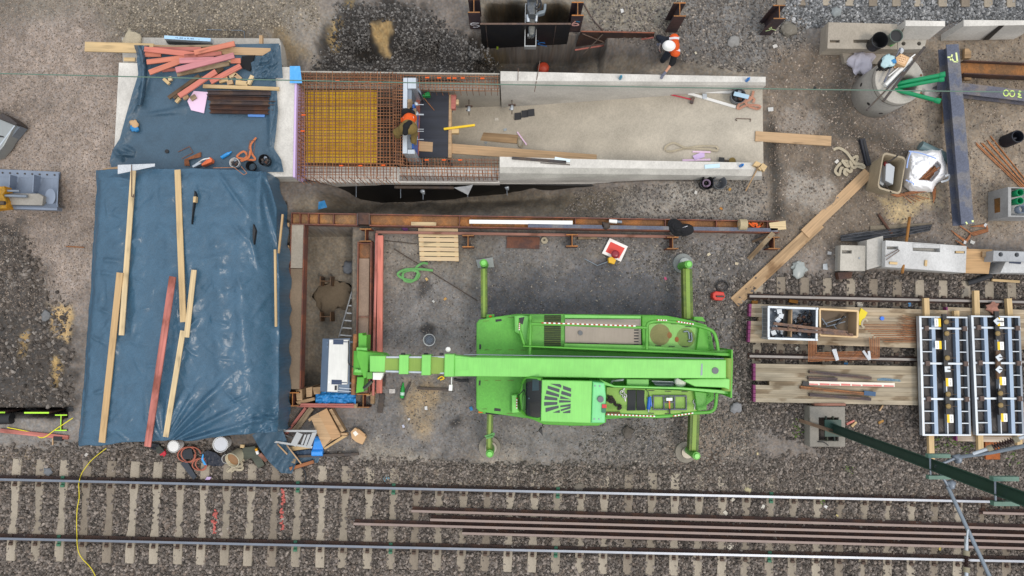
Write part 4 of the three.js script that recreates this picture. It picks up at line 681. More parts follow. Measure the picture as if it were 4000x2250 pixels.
for (const [q,l] of [[[C(1950,1335),C(1975,1302),C(2018,1322),C(1990,1350)],'pine block at the parapet end, under the pole'],[[C(2005,1350),C(2028,1318),C(2066,1345),C(2038,1388)],'pine block at the outer tip of the parapet'],[[C(1985,1352),C(2000,1348),C(2020,1372),C(2010,1380)],'small pine wedge between two blocks']]) solo('wood_block',slab(q,0.6,0.72),MT.pine,l,'wood block');
solo('pole',rod(G(C(1995,1345),0.75),on(GG(1890,300),0.03),0.02),MT.larch,'thin wooden pole leaning on the parapet end','pole');
for (const [p,l,f] of [[GG(1578,235),'black bucket of mauve hose beside the parapet',1],[GG(1682,232),'empty grey bucket beside the parapet',0]]) {const w=on(p);const b=bucket(l,p,w.y,0.17,0.3,f?MT.blackP:MT.greyP,{});if (f) part(b,'hose',tube([...Array(14)].map((_,i)=>V3(Math.cos(i*1.1)*0.09,0.16 + i*0.008,Math.sin(i*1.1)*0.09)),0.022,{seg: 60}),plas('#77667a',0.7));}
// bars leaning over the trench side wall
solo('steel_bar',rod(G(C(50,548),0.7),G(C(48,652),0.64),0.009),MT.rustG,'thin bar lying across the parapet beside the rebar','steel bar');solo('steel_bar',rod(G(C(226,492),0.75),G(C(182,742),0.5),0.01),MT.rustG,'long thin bar lying across the parapet over the red bucket','steel bar');
{const w=on(C(250,575));const t=solo('bucket',lathe([[0,0],[0.15,0],[0.17,0.28],[0.12,0.36],[0,0.38]],16),plas('#b8442c',0.5),'round topped red container behind the parapet','container');t.position.set(w.x,w.y,w.z);}
// ---------- soldier posts and lagging on the trench edge ----------
function hpost(label,p,h0,h1,depth,w,m,mt,o={}) { // p: middle of the face towards the ramp, read at the top
 const c=G(p,h1),t=thing('steel_post',label,'steel post',o.group),s=iShape(depth,w,0.02,0.028);
 const g=new THREE.ExtrudeGeometry(s,{depth: h1 - h0,bevelEnabled: false});g.rotateX(-Math.PI/2);g.translate(c.x,h0,c.z - depth/2);part(t,'profile',shiftUV(uvm(g)),m);
 const e=new THREE.ExtrudeGeometry(s,{depth: 0.006,bevelEnabled: false});e.rotateX(-Math.PI/2);e.translate(c.x,h1 + 0.001,c.z - depth/2);part(t,'cut_end',uvm(e),mt);
 t.zf=c.z;return t;
}
const mark=(t,pts,z,w,c)=>part(t,'paint_mark',ribbon(pts.map((p)=>{const q=GZ(p,z);q.z += 0.006;return q;}),w,0.003,V3(0,0,1)),plas(c,0.8));
const steelPost=rust('#4e4248',0.6),cutE=rust('#b8854f',0.8);
const p5=hpost('soldier post with a white sprayed five',WA(140,228),-2.2,1.0,0.36,0.3,steelPost,cutE);mark(p5,[WA(232,408),WA(98,408),WA(96,440),WA(165,436),WA(238,458),WA(180,480),WA(125,478)],p5.zf,0.03,'#e6e6ee');
const p6=hpost('soldier post with a sprayed six in red and blue',WA(1978,282),-2.2,1.0,0.36,0.3,steelPost,cutE);mark(p6,[WA(1940,372),WA(1880,425),WA(1900,452),WA(1990,440),WA(1960,412),WA(1890,425)],p6.zf,0.035,'#e8b0a8');mark(p6,[WA(1940,375),WA(2015,385)],p6.zf,0.04,'#2f7fa8');
hpost('unmarked soldier post behind the worker in the orange vest',C(1357,134),-1.2,1.0,0.36,0.3,steelPost,cutE);
const p7=hpost('soldier post with a pale green sprayed seven',C(2163,154),-1.0,1.0,0.36,0.3,steelPost,cutE);mark(p7,[C(2050,250),C(2082,242),C(2098,218)],p7.zf,0.03,'#cfe6a8');mark(p7,[C(2078,226),C(2132,244)],p7.zf,0.03,'#cfe6a8');
{
 const z=-7.36,t=thing('lagging_plate','dark oily steel lagging plate between two numbered soldier posts','steel plate'),a=GZ(WA(250,437),z),b=GZ(WA(1850,470),z);
 part(t,'plate',boxg(b.x - a.x,2.2,0.04).translate((a.x + b.x)/2,a.y - 1.1,z - 0.02),mat('#1d2026',0.5,{map: TX.rust,bump: TX.grit,bs: 0.004}));
 part(t,'top_edge',boxg(b.x - a.x,0.012,0.044).translate((a.x + b.x)/2,a.y + 0.006,z - 0.02),MT.rustG);
 for (const u of [365,1570]) {const q=GZ(WA(u,600),z);part(t,'weld_seam',boxg(0.012,1.6,0.012).translate(q.x,a.y - 0.85,z + 0.006),MT.rustG);}
 mark(t,[WA(1400,760),WA(1330,750),WA(1275,775),WA(1330,795),WA(1420,815),WA(1400,845),WA(1320,852),WA(1248,855)],z,0.035,'#2f7fd0');mark(t,[WA(1250,715),WA(1285,725)],z,0.03,'#3a7fb8');
 mark(t,[WA(557,825),WA(557,895)],z,0.05,'#a9c832');mark(t,[WA(1075,835),WA(1078,865)],z,0.04,'#8aa030');
}
{
 const z=-7.34,t=thing('lagging_plate','brown steel lagging plate tapering towards the worker','steel plate');const q=[GZ(C(556,256),z),GZ(C(1150,268),z),GZ(C(1150,300),z),GZ(C(505,405),z)];
 const s=poly(q.map((v)=>[v.x,v.y])),g=new THREE.ExtrudeGeometry(s,{depth: 0.03,bevelEnabled: false});g.translate(0,0,z - 0.03);part(t,'plate',uvm(g),rust('#4d3d38',0.7));part(t,'top_edge',rod(q[0].clone().setZ(z - 0.01),q[1].clone().setZ(z - 0.01),0.02),MT.rustR);
 part(t,'brace',rod(GZ(C(570,272),z + 0.02),GZ(C(765,350),z + 0.02),0.02),MT.rustG);part(t,'toe_batten',rod(GZ(C(510,404),z + 0.03),GZ(C(1145,302),z + 0.03),0.025),MT.redD);
}
solo('steel_bar',rod(on(C(580,435),0.02),GZ(C(735,275),-7.3),0.016),MT.iron,'dark steel bar leaning against the tapering plate','steel bar');
solo('cable',tube([on(C(580,30),0.03),on(C(650,150),0.03),on(C(735,250),0.06),GZ(C(730,285),-7.28)],0.016),MT.rustG,'rusty cable running down from the ground over the plate','cable');
{// open steel box frame and the gripper holding it
 const t=thing('rectangular_frame','thin walled rectangular steel frame held over the lagging plate','steel frame'),o=[WA(1048,60),WA(1262,60),WA(1243,822),WA(1034,822)],i=[WA(1064,76),WA(1248,76),WA(1230,804),WA(1050,804)];
 for (let k=0;k<4;k++) part(t,'side',slab([o[k],o[(k + 1) % 4],i[(k + 1) % 4],i[k]],0.3,0.5),MT.alu);
 const g=thing('gripper','grey hydraulic gripper of an excavator arm holding the frame','excavator gripper');
 part(g,'head',slab([WA(1085,-60),WA(1260,-60),WA(1245,60),WA(1225,250),WA(1120,250),WA(1085,150)],0.55,1.0,{bevel: 0.04}),mat('#66737e',0.5,{map: TX.rust}));
 part(g,'claw',slab([WA(1110,255),WA(1225,255),WA(1235,400),WA(1215,600),WA(1165,625),WA(1115,600),WA(1098,420)],0.45,0.7,{bevel: 0.06}),mat('#6c7880',0.5,{map: TX.rust}));
 for (let k=0;k<4;k++) part(g,'tooth',slab([WA(1090 + k*29,596),WA(1112 + k*29,596),WA(1108 + k*29,645 + (k % 3)*6),WA(1094 + k*29,645)],0.45,0.58),MT.alu);
 part(g,'jaw',slab([WA(1220,250),WA(1290,190),WA(1370,170),WA(1378,60),WA(1425,60),WA(1420,150),WA(1390,225),WA(1230,272)],0.6,0.78,{bevel: 0.02}),mat('#85919a',0.5,{map: TX.scuff}));
 part(g,'cylinder',rod(G(WA(1095,260),0.72),G(WA(1105,390),0.68),0.05,10),MT.galv);part(g,'cylinder',rod(G(WA(1250,270),0.72),G(WA(1240,380),0.68),0.04,10),MT.galv);
 part(g,'arm',slab([WA(1095,-520),WA(1240,-520),WA(1230,-40),WA(1110,-40)],0.8,1.25,{bevel: 0.04}),mat('#5d6a75',0.5,{map: TX.rust}));
 part(g,'hose',tube([G(WA(1260,-80),1.05),G(WA(1330,60),1.0),G(WA(1300,160),0.9),G(WA(1215,150),1.0)],0.025),MT.rubber);part(g,'hose',tube([G(WA(1250,-80),1.1),G(WA(1290,40),1.05),G(WA(1250,130),1.0)],0.025),MT.rubber);
}
// ---------- people ----------
function body(bones,cell=0.014,k=0.03) { // bones: [a, b, ra, rb]; smooth union of tapered capsules
 const b=new THREE.Box3();for (const [p,q,r,s] of bones) {const m=Math.max(r,s) + 0.03;b.expandByPoint(p.clone().addScalar(m));b.expandByPoint(p.clone().addScalar(-m));b.expandByPoint(q.clone().addScalar(m));b.expandByPoint(q.clone().addScalar(-m));}
 const c=b.getCenter(V3()),sz=b.getSize(V3()),half=Math.max(sz.x,sz.y,sz.z)/2 + 0.02,n=Math.min(110,Math.ceil(2*half/cell));
 const mc=new MarchingCubes(n,new THREE.MeshStandardMaterial(),false,false,120000);mc.isolation=0;const f=mc.field,v=V3(),pa=V3();
 for (let z=0;z<n;z++) for (let y=0;y<n;y++) for (let x=0;x<n;x++) {
 v.set(c.x + (x - n/2)/(n/2)*half,c.y + (y - n/2)/(n/2)*half,c.z + (z - n/2)/(n/2)*half);let d=10;
 for (const [p,q,r,s] of bones) {const ex=q.x - p.x,ey=q.y - p.y,ez=q.z - p.z,t=clamp(((v.x - p.x)*ex + (v.y - p.y)*ey + (v.z - p.z)*ez)/(ex*ex + ey*ey + ez*ez + 1e-9),0,1),e=Math.hypot(v.x - p.x - ex*t,v.y - p.y - ey*t,v.z - p.z - ez*t) - lerp(r,s,t);const h=clamp(0.5 + 0.5*(d - e)/k,0,1);d=lerp(d,e,h) - k*h*(1 - h);}
 f[x + y*n + z*n*n]=-d;
 }
 mc.update();const cnt=mc.count,g=new THREE.BufferGeometry();g.setAttribute('position',new THREE.BufferAttribute(mc.positionArray.slice(0,cnt*3),3));g.setAttribute('normal',new THREE.BufferAttribute(mc.normalArray.slice(0,cnt*3),3));
 g.scale(half,half,half);g.translate(c.x,c.y,c.z);return uvm(g);
}
function fingers(wrist,palm,dirs,r) {const bs=[[wrist,palm,0.03,0.038]];for (const d of dirs) {const m=palm.clone().addScaledVector(d,0.55),e=palm.clone().add(d);e.y -= 0.012;bs.push([palm.clone().addScaledVector(d,0.2),m,r,r],[m,e,r,r*0.85]);} return bs;}
{
 const t=thing('person','worker in orange vest and white helmet reaching onto the parapet','person');
 const head=G(WB(770,590),1.2),neck=G(WB(880,570),1.0),shN=G(WB(880,400),0.95),shS=G(WB(905,730),0.93),hip=G(WB(850,570),0.42),hipN=G(WB(800,490),0.38),hipS=G(WB(800,680),0.38);
 const knN=G(WB(590,420),0.12),ftN=G(WB(430,320),-0.32),toN=G(WB(370,300),-0.36),knS=G(WB(700,820),0.05),ftS=G(WB(590,950),-0.38),toS=G(WB(520,1000),-0.43);
 const elS=G(WB(860,940),0.78),wrS=G(WB(695,1165),0.69),pmS=G(WB(640,1235),0.65),elN=G(WB(740,430),0.55),wrN=G(WB(610,520),0.5),pmN=G(WB(570,540),0.48);
 const fd=(a,l)=>V3(Math.cos(a)*l,-0.01,Math.sin(a)*l),fs=fingers(wrS,pmS,[fd(1.75,0.085),fd(1.98,0.1),fd(2.2,0.1),fd(2.45,0.085),fd(3.3,0.07)],0.011),fn=fingers(wrN,pmN,[fd(3.0,0.08),fd(3.3,0.09),fd(3.6,0.085),fd(2.7,0.07),fd(2.2,0.06)],0.011);
 part(t,'body',body([[head,head.clone().add(V3(-0.03,-0.08,0.0)),0.098,0.075],[head,neck,0.06,0.06],[neck,shN,0.06,0.06],[neck,shS,0.06,0.06],[neck,hip,0.12,0.13],[shS,elS,0.055,0.045],[elS,wrS,0.043,0.03],[shN,elN,0.055,0.045],[elN,wrN,0.042,0.03],[hipN,knN,0.08,0.06],[knN,ftN,0.055,0.042],[ftN,toN,0.045,0.035],[hipS,knS,0.08,0.06],[knS,ftS,0.055,0.042],[ftS,toS,0.045,0.035]],0.016),MT.skin);
 part(t,'trousers',body([[hip,hipN,0.14,0.115],[hip,hipS,0.14,0.115],[hipN,knN,0.11,0.085],[knN,ftN,0.082,0.07],[hipS,knS,0.11,0.085],[knS,ftS,0.082,0.07]],0.014),MT.navy);
 part(t,'boot',body([[ftN,toN,0.062,0.05]],0.01),MT.blackF);part(t,'boot',body([[ftS,toS,0.062,0.05]],0.01),MT.blackF);
 part(t,'sleeve',body([[shS,elS,0.085,0.075],[elS,elS.clone().lerp(wrS,0.2),0.07,0.066]],0.012),MT.blackF);part(t,'sleeve',body([[shN,elN,0.085,0.07],[elN,elN.clone().lerp(wrN,0.8),0.066,0.055]],0.012),MT.navy);
 const vest=part(t,'vest',body([[shN,shS,0.105,0.105],[neck,hip,0.14,0.165],[shN.clone().add(V3(0.03,-0.02,0)),hip,0.1,0.15],[shS.clone().add(V3(0.03,-0.02,0)),hip,0.1,0.15]],0.014,0.05),fabric('#ff6414',0.7));
 for (const [s,q] of [[shN,-1],[shS,1]]) {const a=s.clone().add(V3(-0.13,0.075,-q*0.04)),b=s.clone().add(V3(0.0,0.118,-q*0.04)),c=s.clone().add(V3(0.12,0.07,-q*0.03));part(vest,'reflective_stripe',ribbon([a,b,c],0.055,0.02),MT.reflex);}
 const d=V3(-1,-0.15,0.25).normalize(),hm=lathe([[0,0.14],[0.05,0.132],[0.09,0.11],[0.118,0.06],[0.128,0],[0.138,-0.005],[0.134,-0.012],[0.11,0.0]],24);hm.scale(1.18,1,1);hm.rotateZ(0.22);hm.rotateY(-0.25);hm.translate(head.x - 0.01,head.y + 0.05,head.z);part(t,'helmet',hm,mat('#f2f2f0',0.3,{}));
 const vz=new THREE.CylinderGeometry(0.19,0.185,0.1,18,1,true,Math.PI*1.28,Math.PI*0.5);vz.rotateZ(0.5);vz.translate(head.x - 0.05,head.y + 0.0,head.z + 0.02);part(t,'visor',uvm(vz),mat('#cfd6d6',0.15,{glass: 0.7}));
 part(t,'glove',body(fs,0.005,0.01),fabric('#7d7f92'));part(t,'glove',body(fn,0.005,0.01),fabric('#5c5e6c'));
 for (const q of [-1,1]) {part(t,'eye',new THREE.SphereGeometry(0.013,8,6).translate(head.x - 0.088,head.y - 0.01,head.z + q*0.035),MT.blackP);part(t,'ear',new THREE.SphereGeometry(0.028,8,6).scale(0.6,1,0.4).translate(head.x,head.y - 0.01,head.z + q*0.098),MT.skin);}
 part(t,'nose',new THREE.ConeGeometry(0.018,0.045,6).rotateZ(Math.PI/2).translate(head.x - 0.11,head.y - 0.03,head.z),MT.skin);part(t,'mouth',boxg(0.01,0.008,0.045).translate(head.x - 0.1,head.y - 0.07,head.z),plas('#8a4a44',0.6));
}
{
 const t=thing('person','worker in olive trousers bent over the steel form and rebar','person');
 const pel=G(T(290,900),1.25),hL=G(T(245,905),1.2),hR=G(T(345,905),1.2),kL=G(T(120,965),0.98),fL=G(T(135,1040),0.58),tL=G(T(110,1020),0.55),kR=G(T(385,985),0.92),fR=G(T(375,1100),0.72),tR=G(T(350,1060),0.72);
 const chest=G(T(305,770),1.12),neck=G(T(285,735),0.98),head=G(T(262,700),0.86),sL=G(T(235,780),1.02),sR=G(T(365,750),1.05),eL=G(T(225,700),0.85),wL=G(T(222,670),0.78),eR=G(T(360,670),0.9),wR=G(T(330,640),0.8);
 part(t,'body',body([[pel,chest,0.12,0.13],[chest,neck,0.11,0.055],[neck,head,0.06,0.09],[sL,sR,0.07,0.07],[sL,eL,0.05,0.042],[eL,wL,0.04,0.03],[sR,eR,0.05,0.042],[eR,wR,0.04,0.03],[hL,kL,0.08,0.06],[kL,fL,0.055,0.042],[fL,tL,0.045,0.035],[hR,kR,0.08,0.06],[kR,fR,0.055,0.042],[fR,tR,0.045,0.035]],0.016),MT.skin);
 const tr=part(t,'trousers',body([[hL,hR,0.15,0.15],[pel,chest.clone().lerp(pel,0.5),0.15,0.14],[hL,kL,0.13,0.095],[kL,fL,0.09,0.08],[hR,kR,0.12,0.09],[kR,fR,0.085,0.075]],0.014,0.04),MT.olive);
 part(tr,'seat_patch',body([[pel.clone().add(V3(-0.02,0.09,-0.02)),pel.clone().add(V3(0.05,0.075,-0.1)),0.09,0.07],[pel.clone().add(V3(-0.02,0.09,0)),pel.clone().add(V3(-0.06,0.05,0.13)),0.09,0.07]],0.012),MT.blackF);
 part(t,'vest',body([[chest,pel.clone().lerp(chest,0.72),0.155,0.15],[sL,sR,0.095,0.095],[chest,neck,0.14,0.08]],0.014,0.05),fabric('#ff6414',0.7));
 part(t,'reflective_stripe',ribbon([chest.clone().add(V3(-0.13,0.1,0.0)),chest.clone().add(V3(0,0.158,-0.01)),chest.clone().add(V3(0.13,0.1,-0.02))],0.05,0.02),MT.reflex);
 part(t,'sleeve',body([[sL,eL,0.07,0.06],[eL,wL,0.055,0.048]],0.012),MT.blackF);part(t,'sleeve',body([[sR,eR,0.07,0.06],[eR,wR,0.055,0.048]],0.012),MT.blackF);
 part(t,'boot',body([[fL,tL,0.06,0.05]],0.01),MT.blackF);part(t,'boot',body([[fR,tR,0.06,0.05]],0.01),MT.blackF);
 const hm=lathe([[0,0.14],[0.05,0.132],[0.09,0.11],[0.118,0.06],[0.128,0],[0.11,0.0]],20);hm.rotateX(-0.9);hm.translate(head.x,head.y + 0.02,head.z - 0.02);part(t,'hair',hm,MT.blackF);
 const fd=(a,l)=>V3(Math.cos(a)*l,-0.02,-Math.sin(a)*l);part(t,'glove',body(fingers(wL,wL.clone().add(V3(0,-0.02,-0.06)),[fd(1.2,0.08),fd(1.45,0.09),fd(1.7,0.09),fd(1.95,0.08),fd(2.7,0.06)],0.011),0.006,0.01),MT.blackF);part(t,'glove',body(fingers(wR,wR.clone().add(V3(0,-0.02,-0.06)),[fd(1.2,0.08),fd(1.45,0.09),fd(1.7,0.09),fd(1.95,0.08),fd(0.5,0.06)],0.011),0.006,0.01),MT.blackF);
}
// ---------- shoring frame of steel beams ----------
function flatBeam(t,a,b,w,hgt,m,webM,o={}) { // H beam lying with its web level: two upright flanges and a web between
 const d=b.clone().sub(a).normalize(),s=d.clone().cross(V3(0,1,0)).normalize();
 for (const k of [-1,1]) part(t,'flange',bar(a.clone().addScaledVector(s,k*(w/2 - 0.012)),b.clone().addScaledVector(s,k*(w/2 - 0.012)),0.024,hgt),m);
 const a2=a.clone(),b2=b.clone();a2.y -= o.web ?? hgt/2;b2.y -= o.web ?? hgt/2;part(t,'web',bar(a2,b2,w - 0.05,0.02),webM ?? m);
 for (const f of o.stiff ?? []) {const c=a.clone().lerp(b,f);c.y -= 0.01;part(t,'stiffener',bar(c.clone().addScaledVector(s,-w/2 + 0.025),c.clone().addScaledVector(s,w/2 - 0.025),0.016,hgt/2 - 0.012),m);}
}
{
 const t=thing('waler_beam','long rusty waler beam lying open side up along the cutting','steel beam');
 const x0=1137,x1=3045,f=(x)=>(x - 1443)/(x1 - 1443),yy=(x)=>lerp(853,886,(x - x0)/(x1 - x0));
 flatBeam(t,G([1443,yy(1443)],0.35),G([x1,yy(x1)],0.35),0.31,0.3,MT.rustR,rust('#b58657'),{stiff: [1795,1843,2200,2248,2600,2800,3000].map(f)});
 flatBeam(t,G([1137,yy(1137)],0.35),G([1395,yy(1395)],0.35),0.31,0.3,MT.rustR,rust('#b99468'),{stiff: [0.0,0.13,0.255,0.41,0.64,0.99]});
 part(t,'splice',bar(G([1396,853],0.34),G([1442,854],0.34),0.3,0.28),MT.rustD);
 for (const x of [1396,1442]) part(t,'bolt_plate',bar(G([x,833],0.38),G([x,878],0.38),0.02,0.3),MT.rustG);
}
for (const [l,a,b,seg] of [['concrete filled steel beam along the tarp side of the shaft',[1163,874],[1146,1520],1],['rusty steel beam between shaft and machine yard',[1424,944],[1416,1535],0]]) {
 const t=thing('frame_beam',l,'steel beam');flatBeam(t,G(a,0.33),G(b,0.33),0.36,0.34,MT.rustR,MT.rust,{web: seg?0.1:0.15,stiff: seg?[]:[0.01,0.5]});
 if (seg) {const A3=G(a,0.31),B3=G(b,0.31),m=A3.clone().lerp(B3,0.27);part(t,'concrete_fill',bar(A3,m,0.3,0.08),MT.concT);part(t,'concrete_fill',bar(m.clone().lerp(B3,0.006).setY(0.295),B3.clone().setY(0.295),0.3,0.08),conc('#9c8a76'));}
 else part(t,'dirt_fill',bar(G([1423,1010],0.24),G(b,0.24),0.26,0.05),conc('#b29a88'));
}
const framePost=rust('#7b4a3a',0.7);
hpost('rusty post head at the corner of the beam frame',F(884,712),-1.2,0.36,0.34,0.3,framePost,cutE);
hpost('steel post with dark foot plate behind the new pallet',F(1714,758),-1,0.33,0.32,0.3,framePost,cutE);
hpost('steel post behind the waler beside the sandy spot',GG(486,752),-1,0.33,0.32,0.3,framePost,cutE);
hpost('steel post below the black jacket',GG(1300,772),-1,0.33,0.32,0.3,framePost,cutE);
hpost('steel post with a plank propped on it at the waler end',GG(2120,772),-1,0.33,0.32,0.3,framePost,cutE);
hpost('steel post at the tarp corner of the shaft',J(295,802),-1.4,0.3,0.36,0.32,framePost,cutE);
hpost('steel post at the yard corner of the shaft',J(866,814),-1.4,0.3,0.36,0.32,framePost,cutE);
for (const [l,v] of [['cut pile in the pit beside the cracked soil',1030],['cut pile in the pit beside the blue scrap',1318]]) {// web east-west
 const c=G(F(560,v),-0.62),t=thing('steel_pile',l,'steel pile'),s=iShape(0.3,0.26,0.02,0.025);const g=new THREE.ExtrudeGeometry(s,{depth: 1.3,bevelEnabled: false});g.rotateX(-Math.PI/2);g.rotateY(Math.PI/2);g.translate(c.x,-1.92,c.z);part(t,'profile',uvm(g),rust('#7d6a56'));}
solo('soil_heap',wad(0.42,0.16,33,4,0.5).translate(...G(F(630,1160),-1.1).toArray()),mat('#8b7c68',0.95,{map: TX.conc,bump: TX.grit,bs: 0.02}),'heap of loose soil between the two cut piles in the pit','soil heap');
{// ladder
 const t=thing('ladder','aluminium ladder standing in the shaft against the beam','ladder'),l0=G(F(820,960),-0.15),l1=G(J(668,245),-0.85),off=V3(0.4,0,0.03);
 for (const k of [0,1]) part(t,'stile',bar(l0.clone().addScaledVector(off,k),l1.clone().addScaledVector(off,k),0.03,0.07),MT.alu);
 for (let i=0;i<9;i++) {const c=l0.clone().lerp(l1,0.04 + i*0.115);c.y -= 0.02;part(t,'rung',bar(c,c.clone().add(off),0.035,0.03),MT.alu);}
}
board('timber','salmon timber lying along the yard side of the frame beam','timber',F(1005,662),[1481,1536],21,0.1,MT.red,0.3);
board('timber','thin red timber squeezed against the frame beam','timber',F(975,642),[1457,1545],9,0.1,MT.redD,0.28);
board('timber','red waler timber behind the steel posts','timber',[1468,906],[2634,924],10,0.1,MT.oldred,0.22);
board('timber','salmon timber closing the shaft end','timber',J(330,800),J(790,806),8,0.12,MT.redD,0.2);
board('timber','second red timber at the shaft end','timber',J(360,785),J(790,788),6,0.12,MT.redD,0.26);
board('timber','slanted pinkish timber below the shaft end','timber',J(400,815),J(215,1060),10,0.1,MT.redD,0.12);
board('timber','weathered grey timber beside the slanted pinkish one','timber',J(450,815),J(310,1000),20,0.1,MT.grey,0.1);
for (const [q,l] of [[[J(322,668),J(370,664),J(372,752),J(330,755)],'upright wood block beside the shaft corner post'],[[J(405,655),J(455,642),J(452,722),J(408,728)],'wood block in the middle of the shaft end'],[[J(322,765),J(470,728),J(478,752),J(340,790)],'squared timber across the shaft corner'],[[J(458,650),J(520,645),J(516,700),J(470,705)],'wide pale wood block behind the blue sheet'],[[J(785,780),J(822,780),J(820,815),J(788,815)],'short brown block at the yard corner post'],[[J(925,715),J(955,712),J(950,782),J(926,780)],'upright pale block beside the yard corner post'],[[J(885,695),J(960,672),J(970,700),J(895,722)],'orange brown block on the yard corner post']]) solo('wood_block',slab(q,-0.6,0.18),MT.plank,l,'wood block');
solo('blue_sheet',grid(40,24,(u,v)=>{const p=[lerp(1233,1390,u),lerp(1532 - 8*Math.sin(u*3),1590,v)];return G(p,0.04 + 0.34*Math.abs(fbm(p[0]/24,p[1]/20,7,4) - 0.5) + 0.14*Math.sin(Math.PI*v));}),mat('#2f86c8',0.35,{bump: TX.crease,bs: 0.02}),'bright blue crumpled sheet below the white power unit','sheet');
// pieces lying on the waler
board('board','short pine board lying on the waler web','board',F(1254,567),F(1457,570),15,0.03,MT.pineL,0.26);
board('board','long white board lying in the waler','board',F(1725,550),GG(490,558),15,0.04,MT.whiteP,0.38);
board('steel_bar','long grey steel bar lying in the waler','steel bar',GG(130,582),GG(2150,618),14,0.05,MT.steelB,0.38);
{const t=thing('jacket','black jacket thrown over the waler beam','jacket');part(t,'cloth',grid(36,36,(u,v)=>{const a=u*6.283,r=v,cx=2655,cy=890,R=44 + 10*Math.sin(a*2 + 1.1) + 7*Math.sin(a*3 + 2),p=[cx + Math.cos(a)*R*r*0.95,cy + Math.sin(a)*R*r*0.85 + (Math.cos(a)>0.3?6*r:0)];return G(p,0.46 + 0.05*(1 - r) - 0.1*r*r + 0.13*(Math.abs(fbm(p[0]/15,p[1]/17,13,3) - 0.5)));}),mat('#16171d',0.85,{map: TX.cloth}));part(t,'piping',ribbon([G(GG(1365,605),0.5),G(GG(1420,585),0.49)],0.012),MT.reflex);}
{const t=thing('tape_roll','roll of beige tape standing in the waler','tape roll'),a=G(GG(1835,573),0.42),b=G(GG(1895,573),0.42);part(t,'roll',rod(a,b,0.14,20),fabric('#cdbb98'));part(t,'core',rod(a.clone().add(V3(-0.01,0,0)),a,0.05,12),MT.card);}
solo('strap',ribbon([GG(1915,560),GG(1960,590),GG(1985,570),GG(1940,565),GG(1990,595),GG(2030,560),GG(2010,585)].map((p)=>G(p,0.32)),0.04),MT.orange,'orange ratchet strap bunched in the waler end','strap');
solo('plywood_piece',slab([GG(2078,560),GG(2212,543),GG(2218,612),GG(2095,622)],0.36,0.38),MT.pineL,'small plywood piece lying on the waler end','plywood');
{const a=G(GG(785,545),0.34),b=G(GG(888,553),0.34),t=thing('spray_can','white and silver spray can lying in the waler','spray can');part(t,'can',rod(a,a.clone().lerp(b,0.62),0.05,12),MT.whiteP);part(t,'cap',rod(a.clone().lerp(b,0.64),b,0.04,12),MT.galvD);}
solo('clamp',wad(0.1,0.5,17,1).translate(...G(GG(758,578),0.36).toArray()),MT.iron,'small dark clamp hooked on the grey steel bar','clamp');
solo('blue_film',grid(18,8,(u,v)=>{const a=pl1([F(292,395),F(385,420),F(555,378)])(u),b=pl1([F(290,465),F(420,472),F(575,435)])(u),p=[lerp(a[0],b[0],v),lerp(a[1],b[1],v)];return G(p,-0.25 + 0.1*fbm(p[0]/18,p[1]/18,3,2) - 0.12*Math.sin(u*Math.PI*2)*0.4);}),MT.blue,'bright blue foil strip beside the waler end','foil');
solo('blue_film',grid(14,12,(u,v)=>{const p=[lerp(1132,1172 + 8*v,u),lerp(258,325,v)];return G(p,0.69 + 0.05*fbm(p[0]/12,p[1]/12,5,2));}),mat('#4fa3e0',0.4,{bump: TX.crease,bs: 0.01}),'light blue foil wrapped over the abutment corner','foil');
// new pallet
{const t=thing('pallet','new pine pallet beside the waler','pallet'),q=(u,v)=>{const a=F(lerp(1310,1632,u),lerp(602,606,u)),b=F(lerp(1325,1640,u),lerp(870,874,u));return [lerp(a[0],b[0],v),lerp(a[1],b[1],v)];};
 for (let i=0;i<7;i++) {const v0=i/7 + 0.005,v1=(i + 1)/7 - 0.02;part(t,'deck_board',slab([q(0,v0),q(1,v0),q(1,v1),q(0,v1)],0.12,0.14),i % 2?MT.pineL:wood('#e3cfae'));}
 for (const u of [0.03,0.44,0.9]) part(t,'bearer',slab([q(u,0.01),q(u + 0.09,0.01),q(u + 0.09,0.99),q(u,0.99)],0.03,0.119),MT.pine2);}
